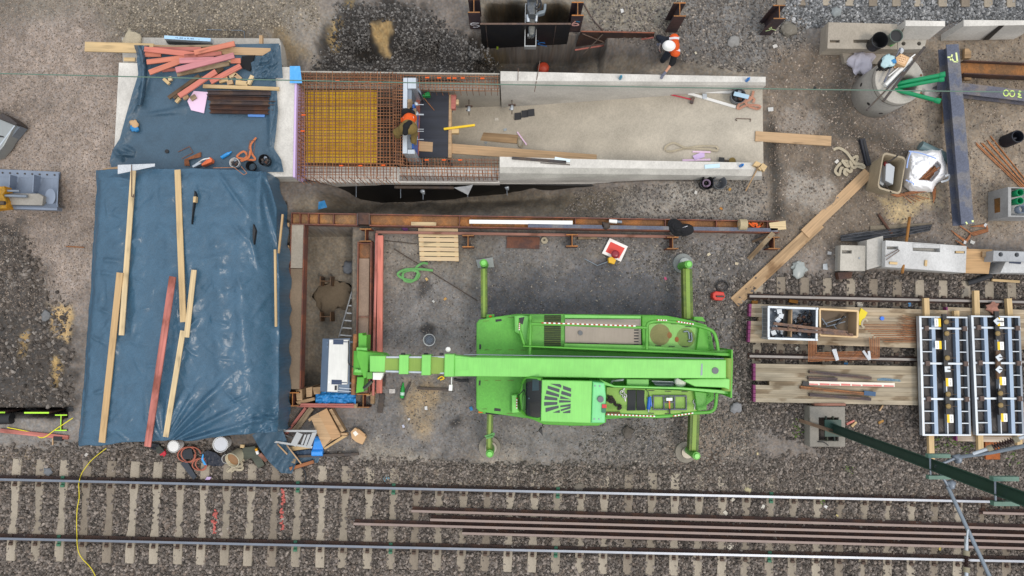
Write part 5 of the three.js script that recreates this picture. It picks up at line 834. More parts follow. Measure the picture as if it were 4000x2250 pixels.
// ---------- green telehandler ----------
const CT=thing('telehandler','bright green rotating telehandler with extended boom and four outriggers','telehandler');
{
 const t=CT;const gl=mat('#1d2a30',0.12,{coat: 1,coatR: 0.05});
 part(t,'chassis',slab([[1861,1263],[1871,1248],[1940,1237],[2019,1226],[2300,1228],[2560,1230],[2640,1243],[2740,1268],[2775,1292],[2790,1360],[2790,1560],[2740,1600],[2500,1630],[2200,1648],[2040,1632],[1871,1608],[1860,1594]],0.6,1.2,{bevel: 0.03}),MT.greenF);
 for (const [x,y] of [[1965,1275],[2640,1290],[1965,1580],[2640,1580]]) {const c=G([x,y],0.6),w=lathe([[0.2,-0.2],[0.5,-0.2],[0.56,-0.14],[0.56,0.14],[0.5,0.2],[0.2,0.2]],28);w.rotateX(Math.PI/2);w.translate(c.x,0.56,c.z);const k=part(t,'wheel',w,MT.rubber);const r=new THREE.CylinderGeometry(0.25,0.25,0.34,18).rotateX(Math.PI/2).translate(c.x,0.56,c.z);part(k,'rim',r,MT.greenD);}
 // front deck details
 for (const q of [[R(287,145),R(358,138),R(362,162),R(290,174)],[R(96,437),R(120,437),R(118,495),R(96,495)],[R(92,866),R(114,864),R(110,922),R(90,922)],[R(276,1188),R(350,1198),R(348,1228),R(272,1222)]]) part(t,'deck_slot',slab(q,1.196,1.206),MT.blackP);
 for (const [u,v,w] of [[160,500,50],[290,500,70],[435,500,70],[580,503,75],[720,505,60],[160,862,45],[285,862,70],[430,862,72],[700,102,80],[435,118,70],[140,160,70],[130,1198,60],[420,1250,70]]) part(t,'deck_cut',slab([R(u,v),R(u + w,v - 2),R(u + w,v + 4),R(u,v + 6)],1.198,1.205),MT.greenP);
 part(t,'side_lamp',boxg(0.06,0.04,0.04).translate(...G(R(228,108),1.0).toArray()),MT.orange);part(t,'side_lamp',boxg(0.1,0.04,0.04).translate(...G(R(112,1236),1.0).toArray()),MT.orange);
 part(t,'lamp_bracket',slab([R(185,88),R(275,84),R(270,125),R(180,132)],0.8,0.98),MT.greenD);part(t,'lamp_bracket',slab([S(945,112),S(1040,115),S(1075,170),S(935,150)],0.8,0.98),MT.greenD);part(t,'lamp_bracket',slab([R(85,1215),R(170,1240),R(170,1256),R(85,1250)],0.8,0.98),MT.green);
 // upper carriage, engine side
 part(t,'engine_deck',slab([R(690,84),R(1100,80),S(320,92),S(310,500),R(640,462)],1.2,1.5,{bevel: 0.02}),MT.green);
 part(t,'engine_cover',slab([R(1108,138),S(312,140),S(316,440),R(1108,418)],1.5,1.56,{bevel: 0.01}),mat('#a89c90',0.6,{map: TX.scuff}));
 part(t,'cover_rim',slab([R(1105,92),S(310,106),S(312,134),R(1105,128)],1.5,1.58),MT.greenT);
 part(t,'vent_grille',slab([R(864,94),R(1060,92),R(1058,455),R(862,455)],1.5,1.515),mat('#2d3a24',0.7,{bump: TX.check,bs: 0.01}));
 for (let i=0;i<16;i++) part(t,'grille_bar',slab([R(864,104 + i*22),R(1058,104 + i*22),R(1058,110 + i*22),R(864,110 + i*22)],1.514,1.522),MT.greenP);
 for (let i=0;i<6;i++) part(t,'vent_slot',slab([S(232,262 + i*34),S(286,262 + i*34),S(286,277 + i*34),S(232,277 + i*34)],1.558,1.566),MT.blackP);
 part(t,'filler_cap',new THREE.CylinderGeometry(0.055,0.055,0.05,16).translate(...G(R(1289,304),1.58).toArray()),MT.greyP);part(t,'stripe',slab([R(1365,424),R(1510,428),R(1510,440),R(1365,432)],1.56,1.566),MT.blackP);
 part(t,'fender',slab([R(512,100),R(600,95),R(690,110),R(690,455),R(625,450),R(570,320),R(515,290)],1.2,1.4,{bevel: 0.03}),MT.greenT);
 part(t,'rear_deck',slab([S(320,95),S(620,100),S(880,150),S(1090,210),S(1110,525),S(330,505)],1.2,1.36,{bevel: 0.02}),MT.greenD);
 part(t,'deck_plate',slab([S(405,200),S(520,190),S(700,190),S(900,235),S(1000,255),S(965,515),S(410,470)],1.36,1.372),mat('#8fc96c',0.6,{map: TX.scuff}));
 for (const [u,v,r,c] of [[540,325,120,'#9c9a66'],[840,360,110,'#8fae5f'],[650,330,35,'#a87a4c'],[735,380,30,'#b07040']]) {const p=G(S(u,v),1.376);part(t,'worn_patch',new THREE.CylinderGeometry(r/3.018*mpp(1.37),r/3.018*mpp(1.37),0.004,26).scale(c === '#a87a4c' || c === '#b07040'?0.8:1,1,1.05).translate(p.x,1.373 + (r<40?0.004:0),p.z),mat(c,0.8,{map: TX.conc}));}
 for (const [u,v] of [[480,180],[670,190],[835,222],[478,448],[640,455],[800,460]]) part(t,'deck_slot',slab([S(u,v),S(u + 72,v + 3),S(u + 72,v + 11),S(u,v + 8)],1.375,1.382),MT.blackP);
 part(t,'wing',slab([S(1000,235),S(1095,255),S(1118,525),S(965,522)],1.2,1.5,{bevel: 0.02}),MT.greenD);
 for (const q of [[[815,290],[860,285],[878,310],[885,375]],[[905,300],[912,395],[868,402]]]) part(t,'hand_tool',tube(q.map(([u,v])=>G(S(u,v),1.41)),0.022),MT.galvD);
 // boom cradle
 part(t,'cradle_beam',slab([R(612,452),R(1600,490),S(780,520),S(1385,545),S(1385,580),S(780,545),R(1600,512),R(612,466)],1.2,1.85,{bevel: 0.01}),MT.greenD);
 part(t,'cradle_beam',slab([R(1100,430),S(330,450),S(1120,520),S(1385,500),S(1385,545),S(780,520),R(1600,490),R(1100,470)],1.2,1.7),MT.green);
 part(t,'cradle_floor',slab([R(700,500),S(1300,580),S(1290,990),S(0,930),R(1500,880),R(700,860)],0.9,1.25),MT.greenD);
 part(t,'cradle_beam',slab([R(1520,850),S(0,925),S(780,945),S(1385,985),S(1385,1030),S(770,968),S(0,945),R(1500,900)],1.2,1.75,{bevel: 0.01}),MT.greenT);
 part(t,'end_plate',slab([S(1380,500),S(1396,505),S(1388,1068),S(1368,1068),S(1372,990)],0.9,1.95),MT.greenD);
 part(t,'valve_box',slab([S(146,848),S(406,850),S(405,935),S(146,928)],1.3,1.6,{bevel: 0.01}),MT.greenT);
 for (let i=0;i<6;i++) part(t,'hydraulic_pipe',rod(G(S(440 + i*12,870 + i*13),1.45),G(S(720 - i*6,878 + i*13),1.45),0.014),i % 3?MT.galvD:MT.galv);
 part(t,'filter',lathe([[0,0],[0.14,0],[0.14,0.12],[0.1,0.16],[0,0.16]],18).translate(...G(S(764,875),1.4).toArray()),MT.whiteP);
 for (const [a,b] of [[R(1630,920),R(1680,860)],[R(1650,870),R(1800,850)],[S(0,870),S(110,860)]]) part(t,'hydraulic_pipe',tube([G(a,1.45),G(b,1.5)],0.02),MT.galv);
 // boom
 const bm=2.2;
 part(t,'boom',slab([J(1600,388),R(0,590),S(850,618),S(1320,622),S(1320,840),S(0,836),R(0,815),J(1600,560)],1.75,bm,{bevel: 0.025,seg: 3}),MT.greenT);
 part(t,'boom_foot',slab([S(850,850),S(1040,842),S(1320,842),S(1362,846),S(1358,975),S(1300,950),S(950,935),S(812,866)],1.5,2.05,{bevel: 0.02}),MT.greenT);
 part(t,'boom_pivot',rod(G(S(1338,600),1.85),G(S(1325,985),1.85),0.12,16),MT.greenO);
 part(t,'boom_cap',new THREE.CylinderGeometry(0.075,0.075,0.02,24).translate(...G(S(1189,748),bm + 0.011).toArray()),MT.greyP);
 part(t,'boom_line',rod(G(J(1680,382),bm - 0.05),G(S(1290,606),bm - 0.1),0.012),MT.galvD);
 part(t,'cover_plate',slab([J(1612,415),J(1715,412),J(1718,510),J(1612,512)],bm,bm + 0.006,{bevel: 0.002}),MT.greenT);
 part(t,'worn_edge',slab([S(1025,665),S(1040,665),S(1038,800),S(1015,805)],bm,bm + 0.004),MT.galvD);
 for (const [u0,u1,v0,v1,h,m,n] of [[1525,1604,380,562,2.25,MT.greenT,'boom_collar'],[1405,1540,400,540,2.12,MT.greenO,'boom_section'],[1340,1415,385,551,2.18,MT.greenT,'boom_collar'],[1220,1350,397,535,2.06,MT.greenO,'boom_section'],[1157,1235,386,542,2.12,MT.greenT,'boom_collar'],[1040,1170,400,528,2.0,MT.greenO,'boom_section']]) part(t,n,slab([J(u0,v0),J(u1,v0 + 1),J(u1 - 4,v1),J(u0 - 4,v1)],h - 0.42,h,{bevel: 0.02}),m);
 for (const v of [406,408]) 0;for (const [a,b] of [[J(1055,404),J(1525,404)],[J(1050,518),J(1522,532)]]) part(t,'boom_chain_rod',rod(G(a,2.0),G(b,2.1),0.028,8),MT.galv);
 part(t,'boom_head',slab([Q(1100,495),Q(1395,500),Q(1370,785),Q(1105,780)],1.4,2.0,{bevel: 0.02}),MT.greenT);
 part(t,'head_bracket',slab([Q(880,400),Q(1080,430),Q(1340,460),Q(1395,500),Q(1100,500),Q(1060,880),Q(1000,900),Q(870,520)],1.2,1.7,{bevel: 0.02}),MT.greenD);
 part(t,'head_bracket',slab([Q(1060,790),Q(1150,790),Q(1155,905),Q(1060,905)],1.3,1.75),MT.green);
 part(t,'work_lamp',slab([Q(1160,795),Q(1345,795),Q(1335,855),Q(1300,925),Q(1160,920)],1.6,1.78,{bevel: 0.01}),MT.whiteP);
 part(t,'lamp',lathe([[0,0],[0.05,0.02],[0.06,0.08],[0,0.08]],12).translate(...G(J(1556,340),2.0).toArray()),MT.whiteP);part(t,'lamp',slab([J(1562,628),J(1588,628),J(1586,675),J(1558,675)],1.9,2.0),MT.whiteP);part(t,'lamp_arm',rod(G(J(1582,565),2.05),G(J(1580,640),1.96),0.012),MT.whiteP);
 part(t,'fork_carriage',slab([Q(905,100),Q(975,95),Q(978,130),Q(1052,135),Q(1045,400),Q(905,400)],0.9,1.4,{bevel: 0.02}),MT.greenD);part(t,'fork_carriage',slab([Q(880,870),Q(1010,870),Q(1000,1130),Q(860,1160)],0.9,1.4,{bevel: 0.02}),MT.greenD);part(t,'carriage_drum',rod(G(Q(950,410),1.35),G(Q(940,830),1.35),0.17,18),MT.greenD);
 part(t,'carriage_tube',rod(G(Q(855,110),1.25),G(Q(815,1185),1.25),0.06,8),MT.rust);
 for (const [u,v] of [[940,380],[905,760]]) part(t,'pin',rod(G(Q(u - 60,v),1.55),G(Q(u + 120,v + 8),1.55),0.05,10),MT.greenT);
 part(t,'hydraulic_hose',tube([G(Q(1140,925),1.7),G(Q(1050,1020),1.5),G(Q(950,1090),1.3),G(Q(830,1120),1.25)],0.03),MT.rubber);part(t,'hydraulic_hose',tube([G(Q(1155,950),1.7),G(Q(1060,1050),1.5),G(Q(960,1110),1.3),G(Q(840,1145),1.22)],0.025),plas('#5a6150',0.6));
 for (const u of [1190,1375,1500]) part(t,'sensor',boxg(0.09,0.08,0.05).translate(...G(J(u,378),2.0).toArray()),MT.blackP);
 // cab
 part(t,'cab_body',slab([R(600,1270),R(570,1040),R(600,900),R(640,840),R(840,850),R(1500,860),R(1590,900),R(1595,1360),R(1500,1400),R(1180,1400),R(860,1385)],0.9,1.75,{bevel: 0.04}),MT.greenD);
 part(t,'cab_interior',slab([R(610,900),R(830,858),R(826,1310),R(640,1280),R(600,1200)],1.75,1.8),mat('#2a3436',0.7,{}));
 part(t,'dashboard',slab([R(725,850),R(800,850),R(800,980),R(722,985)],1.8,1.9),plas('#7fa6b8',0.5));part(t,'seat',slab([R(690,1130),R(820,1120),R(815,1300),R(700,1290)],1.8,1.95,{bevel: 0.03}),fabric('#6e5648'));part(t,'joystick',rod(G(R(683,1075),1.8),G(R(683,1075),2.0),0.02),MT.galv);
 part(t,'windscreen',grid(12,14,(u,v)=>{const a=pl1([R(835,848),R(650,842),R(612,900)])(u),b=pl1([R(822,1315),R(650,1280),R(600,1200)])(u);return G([lerp(a[0],b[0],v),lerp(a[1],b[1],v)],2.38 - 0.55*u*u);}),mat('#8fa3a6',0.02,{glass: 1}));
 part(t,'cab_pillar',tube([G(R(835,848),2.4),G(R(660,838),2.15),G(R(612,890),1.85)],0.035),MT.greenD);part(t,'cab_pillar',tube([G(R(825,1318),2.4),G(R(680,1292),2.15),G(R(600,1225),1.85)],0.035),MT.greenD);
 const roof=part(t,'cab_roof',slab([R(836,858),R(1428,872),R(1412,1368),R(822,1348)],2.3,2.42,{bevel: 0.02}),MT.greenT);
 const slots=[[[935,903],[1050,907],[1066,925],[1062,950]],[[905,925],[1045,968],[1040,1005],[903,960]],[[890,980],[1040,1030],[1036,1060],[882,1022]],[[872,1046],[1018,1070],[1018,1100],[865,1090]],[[862,1118],[1018,1118],[1016,1148],[862,1162]],[[878,1190],[1032,1160],[1034,1188],[880,1238]],[[965,1243],[1045,1212],[1048,1245]],[[1085,925],[1180,958],[1178,998],[1085,968]],[[1068,985],[1180,1022],[1178,1058],[1062,1025]],[[1055,1045],[1178,1088],[1050,1080]],[[1038,1096],[1176,1102],[1174,1120],[1040,1126]],[[1052,1160],[1176,1140],[1172,1168],[1054,1180]],[[1056,1208],[1174,1170],[1172,1195],[1060,1226]],[[1084,1240],[1172,1212],[1170,1248],[1086,1248]]];
 for (const q of slots) part(roof,'roof_window',slab(q.map(([u,v])=>R(u,v)),2.418,2.428),gl);
 part(t,'cab_rear',slab([R(1432,880),R(1575,895),R(1592,1050),R(1580,1365),R(1414,1365)],1.7,2.34,{bevel: 0.03}),mat('#7fe096',0.4,{map: TX.scuff}));
 part(t,'beacon',new THREE.CylinderGeometry(0.07,0.075,0.06,22).translate(...G(R(1527,1085),2.37).toArray()),MT.greyP);part(t,'tail_lamp',boxg(0.1,0.05,0.08).translate(...G(R(1570,1166),2.36).toArray()),plas('#c0242c',0.3));part(t,'tail_lamp',boxg(0.09,0.05,0.1).translate(...G(R(1565,1216),2.36).toArray()),plas('#146a4c',0.3));
 for (const p of [R(1462,928),R(1518,930),R(1454,1318),R(1508,1320)]) part(t,'bolt',new THREE.CylinderGeometry(0.018,0.018,0.015,8).translate(...G(p,2.345).toArray()),MT.galvD);
 part(t,'wiper',tube([G(R(560,1040),1.9),G(R(650,940),2.05),G(R(700,890),2.2)],0.012),MT.blackP);part(t,'mirror',slab([K(215,1005),K(235,975),K(245,1000),K(250,1045),K(232,1020)],1.4,1.6),MT.blackP);part(t,'mirror_arm',rod(G(K(255,935),1.6),G(K(228,1005),1.5),0.012),MT.blackP);part(t,'mirror',slab([R(565,125),R(630,115),R(610,205),R(580,190)],1.75,1.9),MT.blackP);
 part(t,'step',slab([R(480,1035),R(545,1030),R(560,1210),R(580,1240),R(480,1250)],1.2,1.38,{bevel: 0.03}),MT.greenT);
 // tool deck
 part(t,'tool_deck',slab([R(1600,945),S(0,948),S(940,990),S(975,1222),S(640,1275),S(0,1240),R(1590,1240)],1.2,1.3),mat('#98c25c',0.6,{map: TX.scuff}));
 part(t,'wing',slab([S(945,990),S(1090,1005),S(1090,1210),S(980,1222)],1.2,1.45,{bevel: 0.02}),MT.green);
 for (const [u,v] of [[400,978],[595,985],[792,990],[395,1245],[595,1250],[790,1236]]) part(t,'deck_slot',slab([S(u,v),S(u + 72,v + 3),S(u + 72,v + 11),S(u,v + 9)],1.3,1.308),MT.blackP);
 part(t,'brown_sill',slab([R(1590,1240),S(70,1240),S(70,1272),R(1585,1275)],1.1,1.36),mat('#8a6248',0.7,{map: TX.rust}));
 // handrails
 const rail=(pts,h,r=0.035)=>part(t,'handrail',tube(pts.map((p)=>G(p,h)),r,{rad: 8,seg: pts.length*10}),MT.green);
 rail([R(712,195),R(1200,208),R(1800,232),S(300,238),S(380,240)],1.95);rail([R(700,105),R(700,300),R(692,560)],1.75,0.04);rail([R(580,130),R(575,250),R(600,350),R(630,452)],1.7);rail([S(382,495),S(382,350),S(385,220),S(420,180),S(520,165),S(700,175),S(860,195),S(1000,225),S(1120,262),S(1175,305),S(1205,390),S(1225,510)],1.85,0.04);rail([R(1590,1275),S(200,1280),S(480,1290),S(700,1275),S(900,1250),S(1080,1240),S(1150,1225),S(1190,1170),S(1208,1015)],1.75,0.04);
 for (const [a,b,h,n] of [[R(830,184),S(250,222),2.0,20],[S(500,150),S(620,155),1.9,4],[S(735,168),S(935,200),1.9,6],[R(1590,1264),S(480,1286),1.8,14],[S(690,1284),S(930,1248),1.8,6],[R(572,180),R(568,270),1.74,4],[R(540,1070),R(538,1195),1.4,4]]) {const A3=G(a,h),B3=G(b,h);for (let i=0;i<n*2;i++) {const c=A3.clone().lerp(B3,i/n/2),d=A3.clone().lerp(B3,(i + 1)/n/2);part(t,'warning_stripe',bar(c,d,0.028,0.02),i % 2?MT.whiteP:plas('#a8442e',0.6));}}
 for (const p of [S(1115,365),S(1110,1040)]) part(t,'tie_ring',new THREE.TorusGeometry(0.06,0.014,6,16).rotateX(Math.PI/2).translate(...G(p,1.3).toArray()),MT.green);
 // outriggers
 const legs=[[F(1843,930),[1891,1240],25,F(1840,884)],[GG(1420,930),[2690,1245],36,GG(1428,895)],[J(1885,1150),[1915,1600],24,J(1890,1185)],[K(1470,1160),[2716,1600],36,K(1492,1202)]];
 for (const [a,b,w,f] of legs) {
 const o=part(t,'outrigger',bar(G(a,0.72),G(b,0.82),w*mpp(0.75),0.24),MT.greenP);part(o,'wear_strip',bar(G(a,0.735),G(b,0.835),w*mpp(0.75)*0.42,0.01),MT.greenO);
 const c=G(f,0.85);part(o,'jack',new THREE.CylinderGeometry(0.1,0.11,0.75,8).translate(c.x,0.48,c.z),MT.green);part(o,'jack_cap',new THREE.CylinderGeometry(0.06,0.06,0.05,14).translate(c.x,0.88,c.z),MT.greenT);
 }
 for (const [p,r,c] of [[GG(1378,890),0.26,'#9aa0a0'],[J(1890,1130),0.28,'#a39d92'],[K(1400,1168),0.27,'#a39d92']]) {const w=on(p);part(t,'foot_plate',new THREE.CylinderGeometry(r,r*1.04,0.07,28).translate(w.x,w.y + 0.05,w.z),conc(c));part(t,'foot_plate',new THREE.CylinderGeometry(r*0.55,r*0.6,0.08,22).translate(w.x + 0.03,w.y + 0.1,w.z),steel(c));}
 {const w=on(F(1850,885));part(t,'foot_plate',slab([F(1778,860),F(1915,838),F(1925,918),F(1795,925)],0.0,0.09),steel('#8f9492'));}
}
// strap on an outrigger
solo('lifting_strap',ribbon([J(1850,1045),J(1885,1035),J(1925,1020),J(1915,1040),J(1860,1060),J(1890,1052),J(1920,1045)].map((p,i)=>G(p,0.78 + i*0.006)),0.04),MT.webG,'green sling wrapped round an outrigger leg','strap');
// things on the tool deck
for (const [q,l] of [[[S(152,978),S(253,975),S(255,1090),S(250,1218),S(150,1220),S(156,1100)],'black rubber mudflap on the tool deck next to the wrenches'],[[S(262,975),S(358,982),S(352,1100),S(370,1215),S(262,1218)],'black rubber mudflap on the tool deck next to the grease gun']]) solo('mudflap',slab(q,1.3,1.34,{bevel: 0.008}),MT.rubber,l,'mudflap');
{const t=thing('tool_rack','grey steel frame lying on the green tool deck','steel frame');const q=(a,b,c,d)=>part(t,'frame_bar',slab([S(a,b),S(c,b),S(c,d),S(a,d)],1.305,1.36),MT.steelB);q(455,1040,855,1055);q(455,1198,855,1214);q(455,1056,468,1197);q(842,1056,855,1197);q(578,1056,592,1197);q(702,1056,718,1197);q(593,1112,701,1128);}
{const t=thing('hammer','hammer with orange handle lying across the tool deck frame','hammer');part(t,'head',bar(G(S(612,1086),1.44),G(S(684,1086),1.44),0.07,0.06),MT.galv);part(t,'handle',bar(G(S(648,1095),1.42),G(S(652,1195),1.4),0.03,0.03),MT.orangeL);part(t,'grip',bar(G(S(652,1196),1.4),G(S(652,1262),1.38),0.035,0.03),MT.blackP);}
{const t=thing('grease_gun','blue grease gun on the tool deck','grease gun');part(t,'barrel',rod(G(S(415,1060),1.35),G(S(402,1205),1.35),0.045,12),plas('#1f62c4',0.35));part(t,'lever',bar(G(S(425,1050),1.38),G(S(440,1170),1.34),0.03,0.03),plas('#1f62c4',0.35));part(t,'tip',rod(G(S(402,1205),1.35),G(S(402,1235),1.35),0.02),MT.galv);part(t,'hose',tube([G(S(405,1050),1.36),G(S(398,1000),1.37),G(S(365,962),1.36)],0.01),MT.blackP);}
for (const [a,b,l] of [[S(90,1005),S(120,955),'silver ring spanner on the tool deck beside the cradle'],[S(120,1045),S(132,1110),'silver ring spanner on the tool deck beside the mudflap'],[S(955,1115),S(945,1205),'thin ring spanner at the end of the tool deck']]) {const t=thing('spanner',l,'spanner'),A3=G(a,1.33),B3=G(b,1.33);part(t,'shaft',bar(A3,B3,0.03,0.02),MT.alu);part(t,'ring',new THREE.TorusGeometry(0.05,0.018,6,16).rotateX(Math.PI/2).translate(A3.x,1.325,A3.z),MT.alu);}
{const t=thing('chain','grey steel chain heaped on the tool deck','chain'),lk=new THREE.TorusGeometry(0.028,0.009,5,10);const c=new THREE.CatmullRomCurve3([R(1620,1050),R(1680,1090),R(1610,1100),R(1660,1060),R(1640,1120),R(1690,1110),R(1700,1150),R(1760,1160),R(1740,1200),R(1770,1180)].map((p)=>G(p,1.335)));for (let i=0;i<54;i++) {const m=part(t,'link',lk,MT.iron),p=c.getPointAt(i/54);m.position.set(p.x,p.y + (i % 2)*0.015,p.z);m.rotation.set(Math.PI/2 + (i % 2)*0.9,0,i*0.7);}}
// ---------- power unit on the forks ----------
{
 const t=thing('power_unit','white and grey blue power unit carried on the telehandler forks','power unit'),body3=mat('#6d7f95',0.45,{map: TX.scuff}),lid=mat('#e4e4e0',0.4,{map: TX.scuff});
 part(t,'housing',loft([[G(Q(272,192),0.5),G(Q(272,192),1.0),G(Q(390,200),1.22),G(Q(758,188),1.22),G(Q(758,188),0.5)],[G(Q(230,1125),0.5),G(Q(230,1125),1.0),G(Q(350,1140),1.22),G(Q(745,1160),1.22),G(Q(745,1160),0.5)]]),body3);
 part(t,'lid',slab([Q(388,210),Q(735,212),Q(708,1002),Q(538,1012),Q(535,1137),Q(352,1130)],1.2,1.29,{bevel: 0.012}),lid);
 for (const q of [[Q(460,212),Q(642,216),Q(638,297),Q(460,294)],[Q(432,920),Q(612,926),Q(610,1006),Q(428,1002)]]) part(t,'handle_recess',slab(q,1.288,1.296),plas('#2c3c58',0.5));
 for (const q of [[Q(470,240),Q(720,246),Q(720,258),Q(470,252)],[Q(432,962),Q(700,968),Q(700,980),Q(432,974)]]) part(t,'hinge_bar',slab(q,1.296,1.31),plas('#3d4c66',0.5));
 part(t,'filler_neck',slab([Q(484,1024),Q(524,1024),Q(522,1106),Q(482,1106)],1.289,1.31,{bevel: 0.01}),MT.blackP);
 for (const q of [[Q(560,1058),Q(790,1080),Q(790,1092),Q(560,1070)],[Q(540,1105),Q(770,1125),Q(770,1137),Q(540,1117)]]) part(t,'pipe',slab(q,1.2,1.25),MT.galv);
 for (const q of [[Q(742,236),Q(915,240),Q(912,272),Q(742,268)],[Q(718,965),Q(880,968),Q(878,1000),Q(718,998)]]) part(t,'lug',slab(q,1.05,1.18),body3);
 for (const q of [[Q(400,226),Q(435,246),Q(398,268)],[Q(370,932),Q(410,962),Q(368,990)]]) part(t,'warning_label',slab(q,1.29,1.293),MT.whiteP);
 part(t,'side_print',plate(G(Q(345,250),1.2),G(Q(375,252),1.235),G(Q(372,352),1.235),G(Q(343,350),1.2)),mat('#ffffff',0.6,{map: printTex(64,192,'#6d7f95',(x)=>{x.fillStyle='#15181f';x.translate(32,96);x.rotate(Math.PI/2);x.font='bold 50px sans-serif';x.textAlign='center';x.fillText('HSI',0,18);})}));
 part(t,'cable',tube([G(Q(730,230),1.33),G(Q(735,450),1.33),G(Q(730,620),1.33),G(Q(800,690),1.36),G(Q(920,740),1.6)],0.012),MT.blackP);
}
// ---------- storage area: precast concrete, manhole, beams ----------
const hole=(c,r,f,n=14)=>[...Array(n)].map((_,i)=>f(c[0] + r*Math.cos(-i/n*6.283),c[1] + r*Math.sin(-i/n*6.283)));
{
 const t=thing('foundation_block','long grey precast foundation block with slots, two buckets on it','concrete block');
 part(t,'base',slab([D(484,182),D(1046,196),D(1046,402),D(470,396)],0,0.42),MT.concT);part(t,'top',slab([D(490,180),D(1046,194),D(1046,398),D(480,392)],0.42,0.55,{holes: [[D(500,323),D(500,345),D(580,345),D(580,323)],[D(690,320),D(690,349),D(860,349),D(860,320)]]}),MT.concT);
}
{
 const t=thing('angle_wall','white L shaped precast wall element with two holes in its foot','concrete element');
 part(t,'upright',slab([D(1112,163),D(1433,169),D(1433,212),D(1112,211)],0,0.95,{bevel: 0.01}),MT.white);
 part(t,'foot',slab([D(1052,262),D(1300,262),D(1262,395),D(1050,402)],0.02,0.3,{holes: [hole([1096,352],17,D),hole([1222,352],17,D)]}),MT.conc);
 part(t,'face',loft([[G(D(1112,211),0.93),G(D(1060,322),0.32),G(D(1060,320),0.2),G(D(1112,209),0.6)],[G(D(1432,212),0.93),G(D(1300,320),0.32),G(D(1300,318),0.2),G(D(1432,210),0.6)]]),MT.white);
}
{
 const t=thing('angle_wall','long white precast wall element crossed by a black tar strip','concrete element');
 part(t,'upright',slab([D(1582,160),D(2200,164),D(2200,200),D(1582,212)],0,0.95,{bevel: 0.01}),MT.white);
 part(t,'face',loft([[G(D(1582,212),0.93),G(D(1460,312),0.1),G(D(1462,308),0),G(D(1582,206),0.4)],[G(D(2200,200),0.93),G(D(2080,262),0.1),G(D(2080,258),0),G(D(2200,196),0.4)]]),MT.white);
 part(t,'tar_strip',loft([[G(D(1868,208),0.95),G(D(1735,326),0.11),G(D(1736,322),0.06),G(D(1868,204),0.9)],[G(D(1912,206),0.95),G(D(1786,322),0.11),G(D(1786,318),0.06),G(D(1912,202),0.9)]]),MT.blackP);
}
solo('kerb_stone',slab([D(600,428),D(960,430),D(960,520),D(622,508)],-0.05,0.12),MT.concT,'flat grey kerb stone behind the manhole ring','kerb stone');
bucket('large black bucket with a green brush on the foundation block',D(908,322),0.55,0.2,0.38,MT.blackP,{});
bucket('clear bucket with black tar in a green tray',D(1040,288),0.55,0.16,0.34,plas('#6d7a72',0.4),{fill: MT.blackP,level: 0.85});
solo('green_tray',slab([D(960,285),D(1000,300),D(1040,345),D(1000,372),D(962,350)],0.55,0.6),plas('#3fae3f',0.5),'bright green tray under the tar bucket','tray');
solo('paper_sack',wad(0.3,0.5,41,3,0.5).translate(...on(D(722,512),0.0).toArray()),plas('#c9c6d2',0.8),'crumpled white lilac paper sack beside the manhole ring','paper sack');
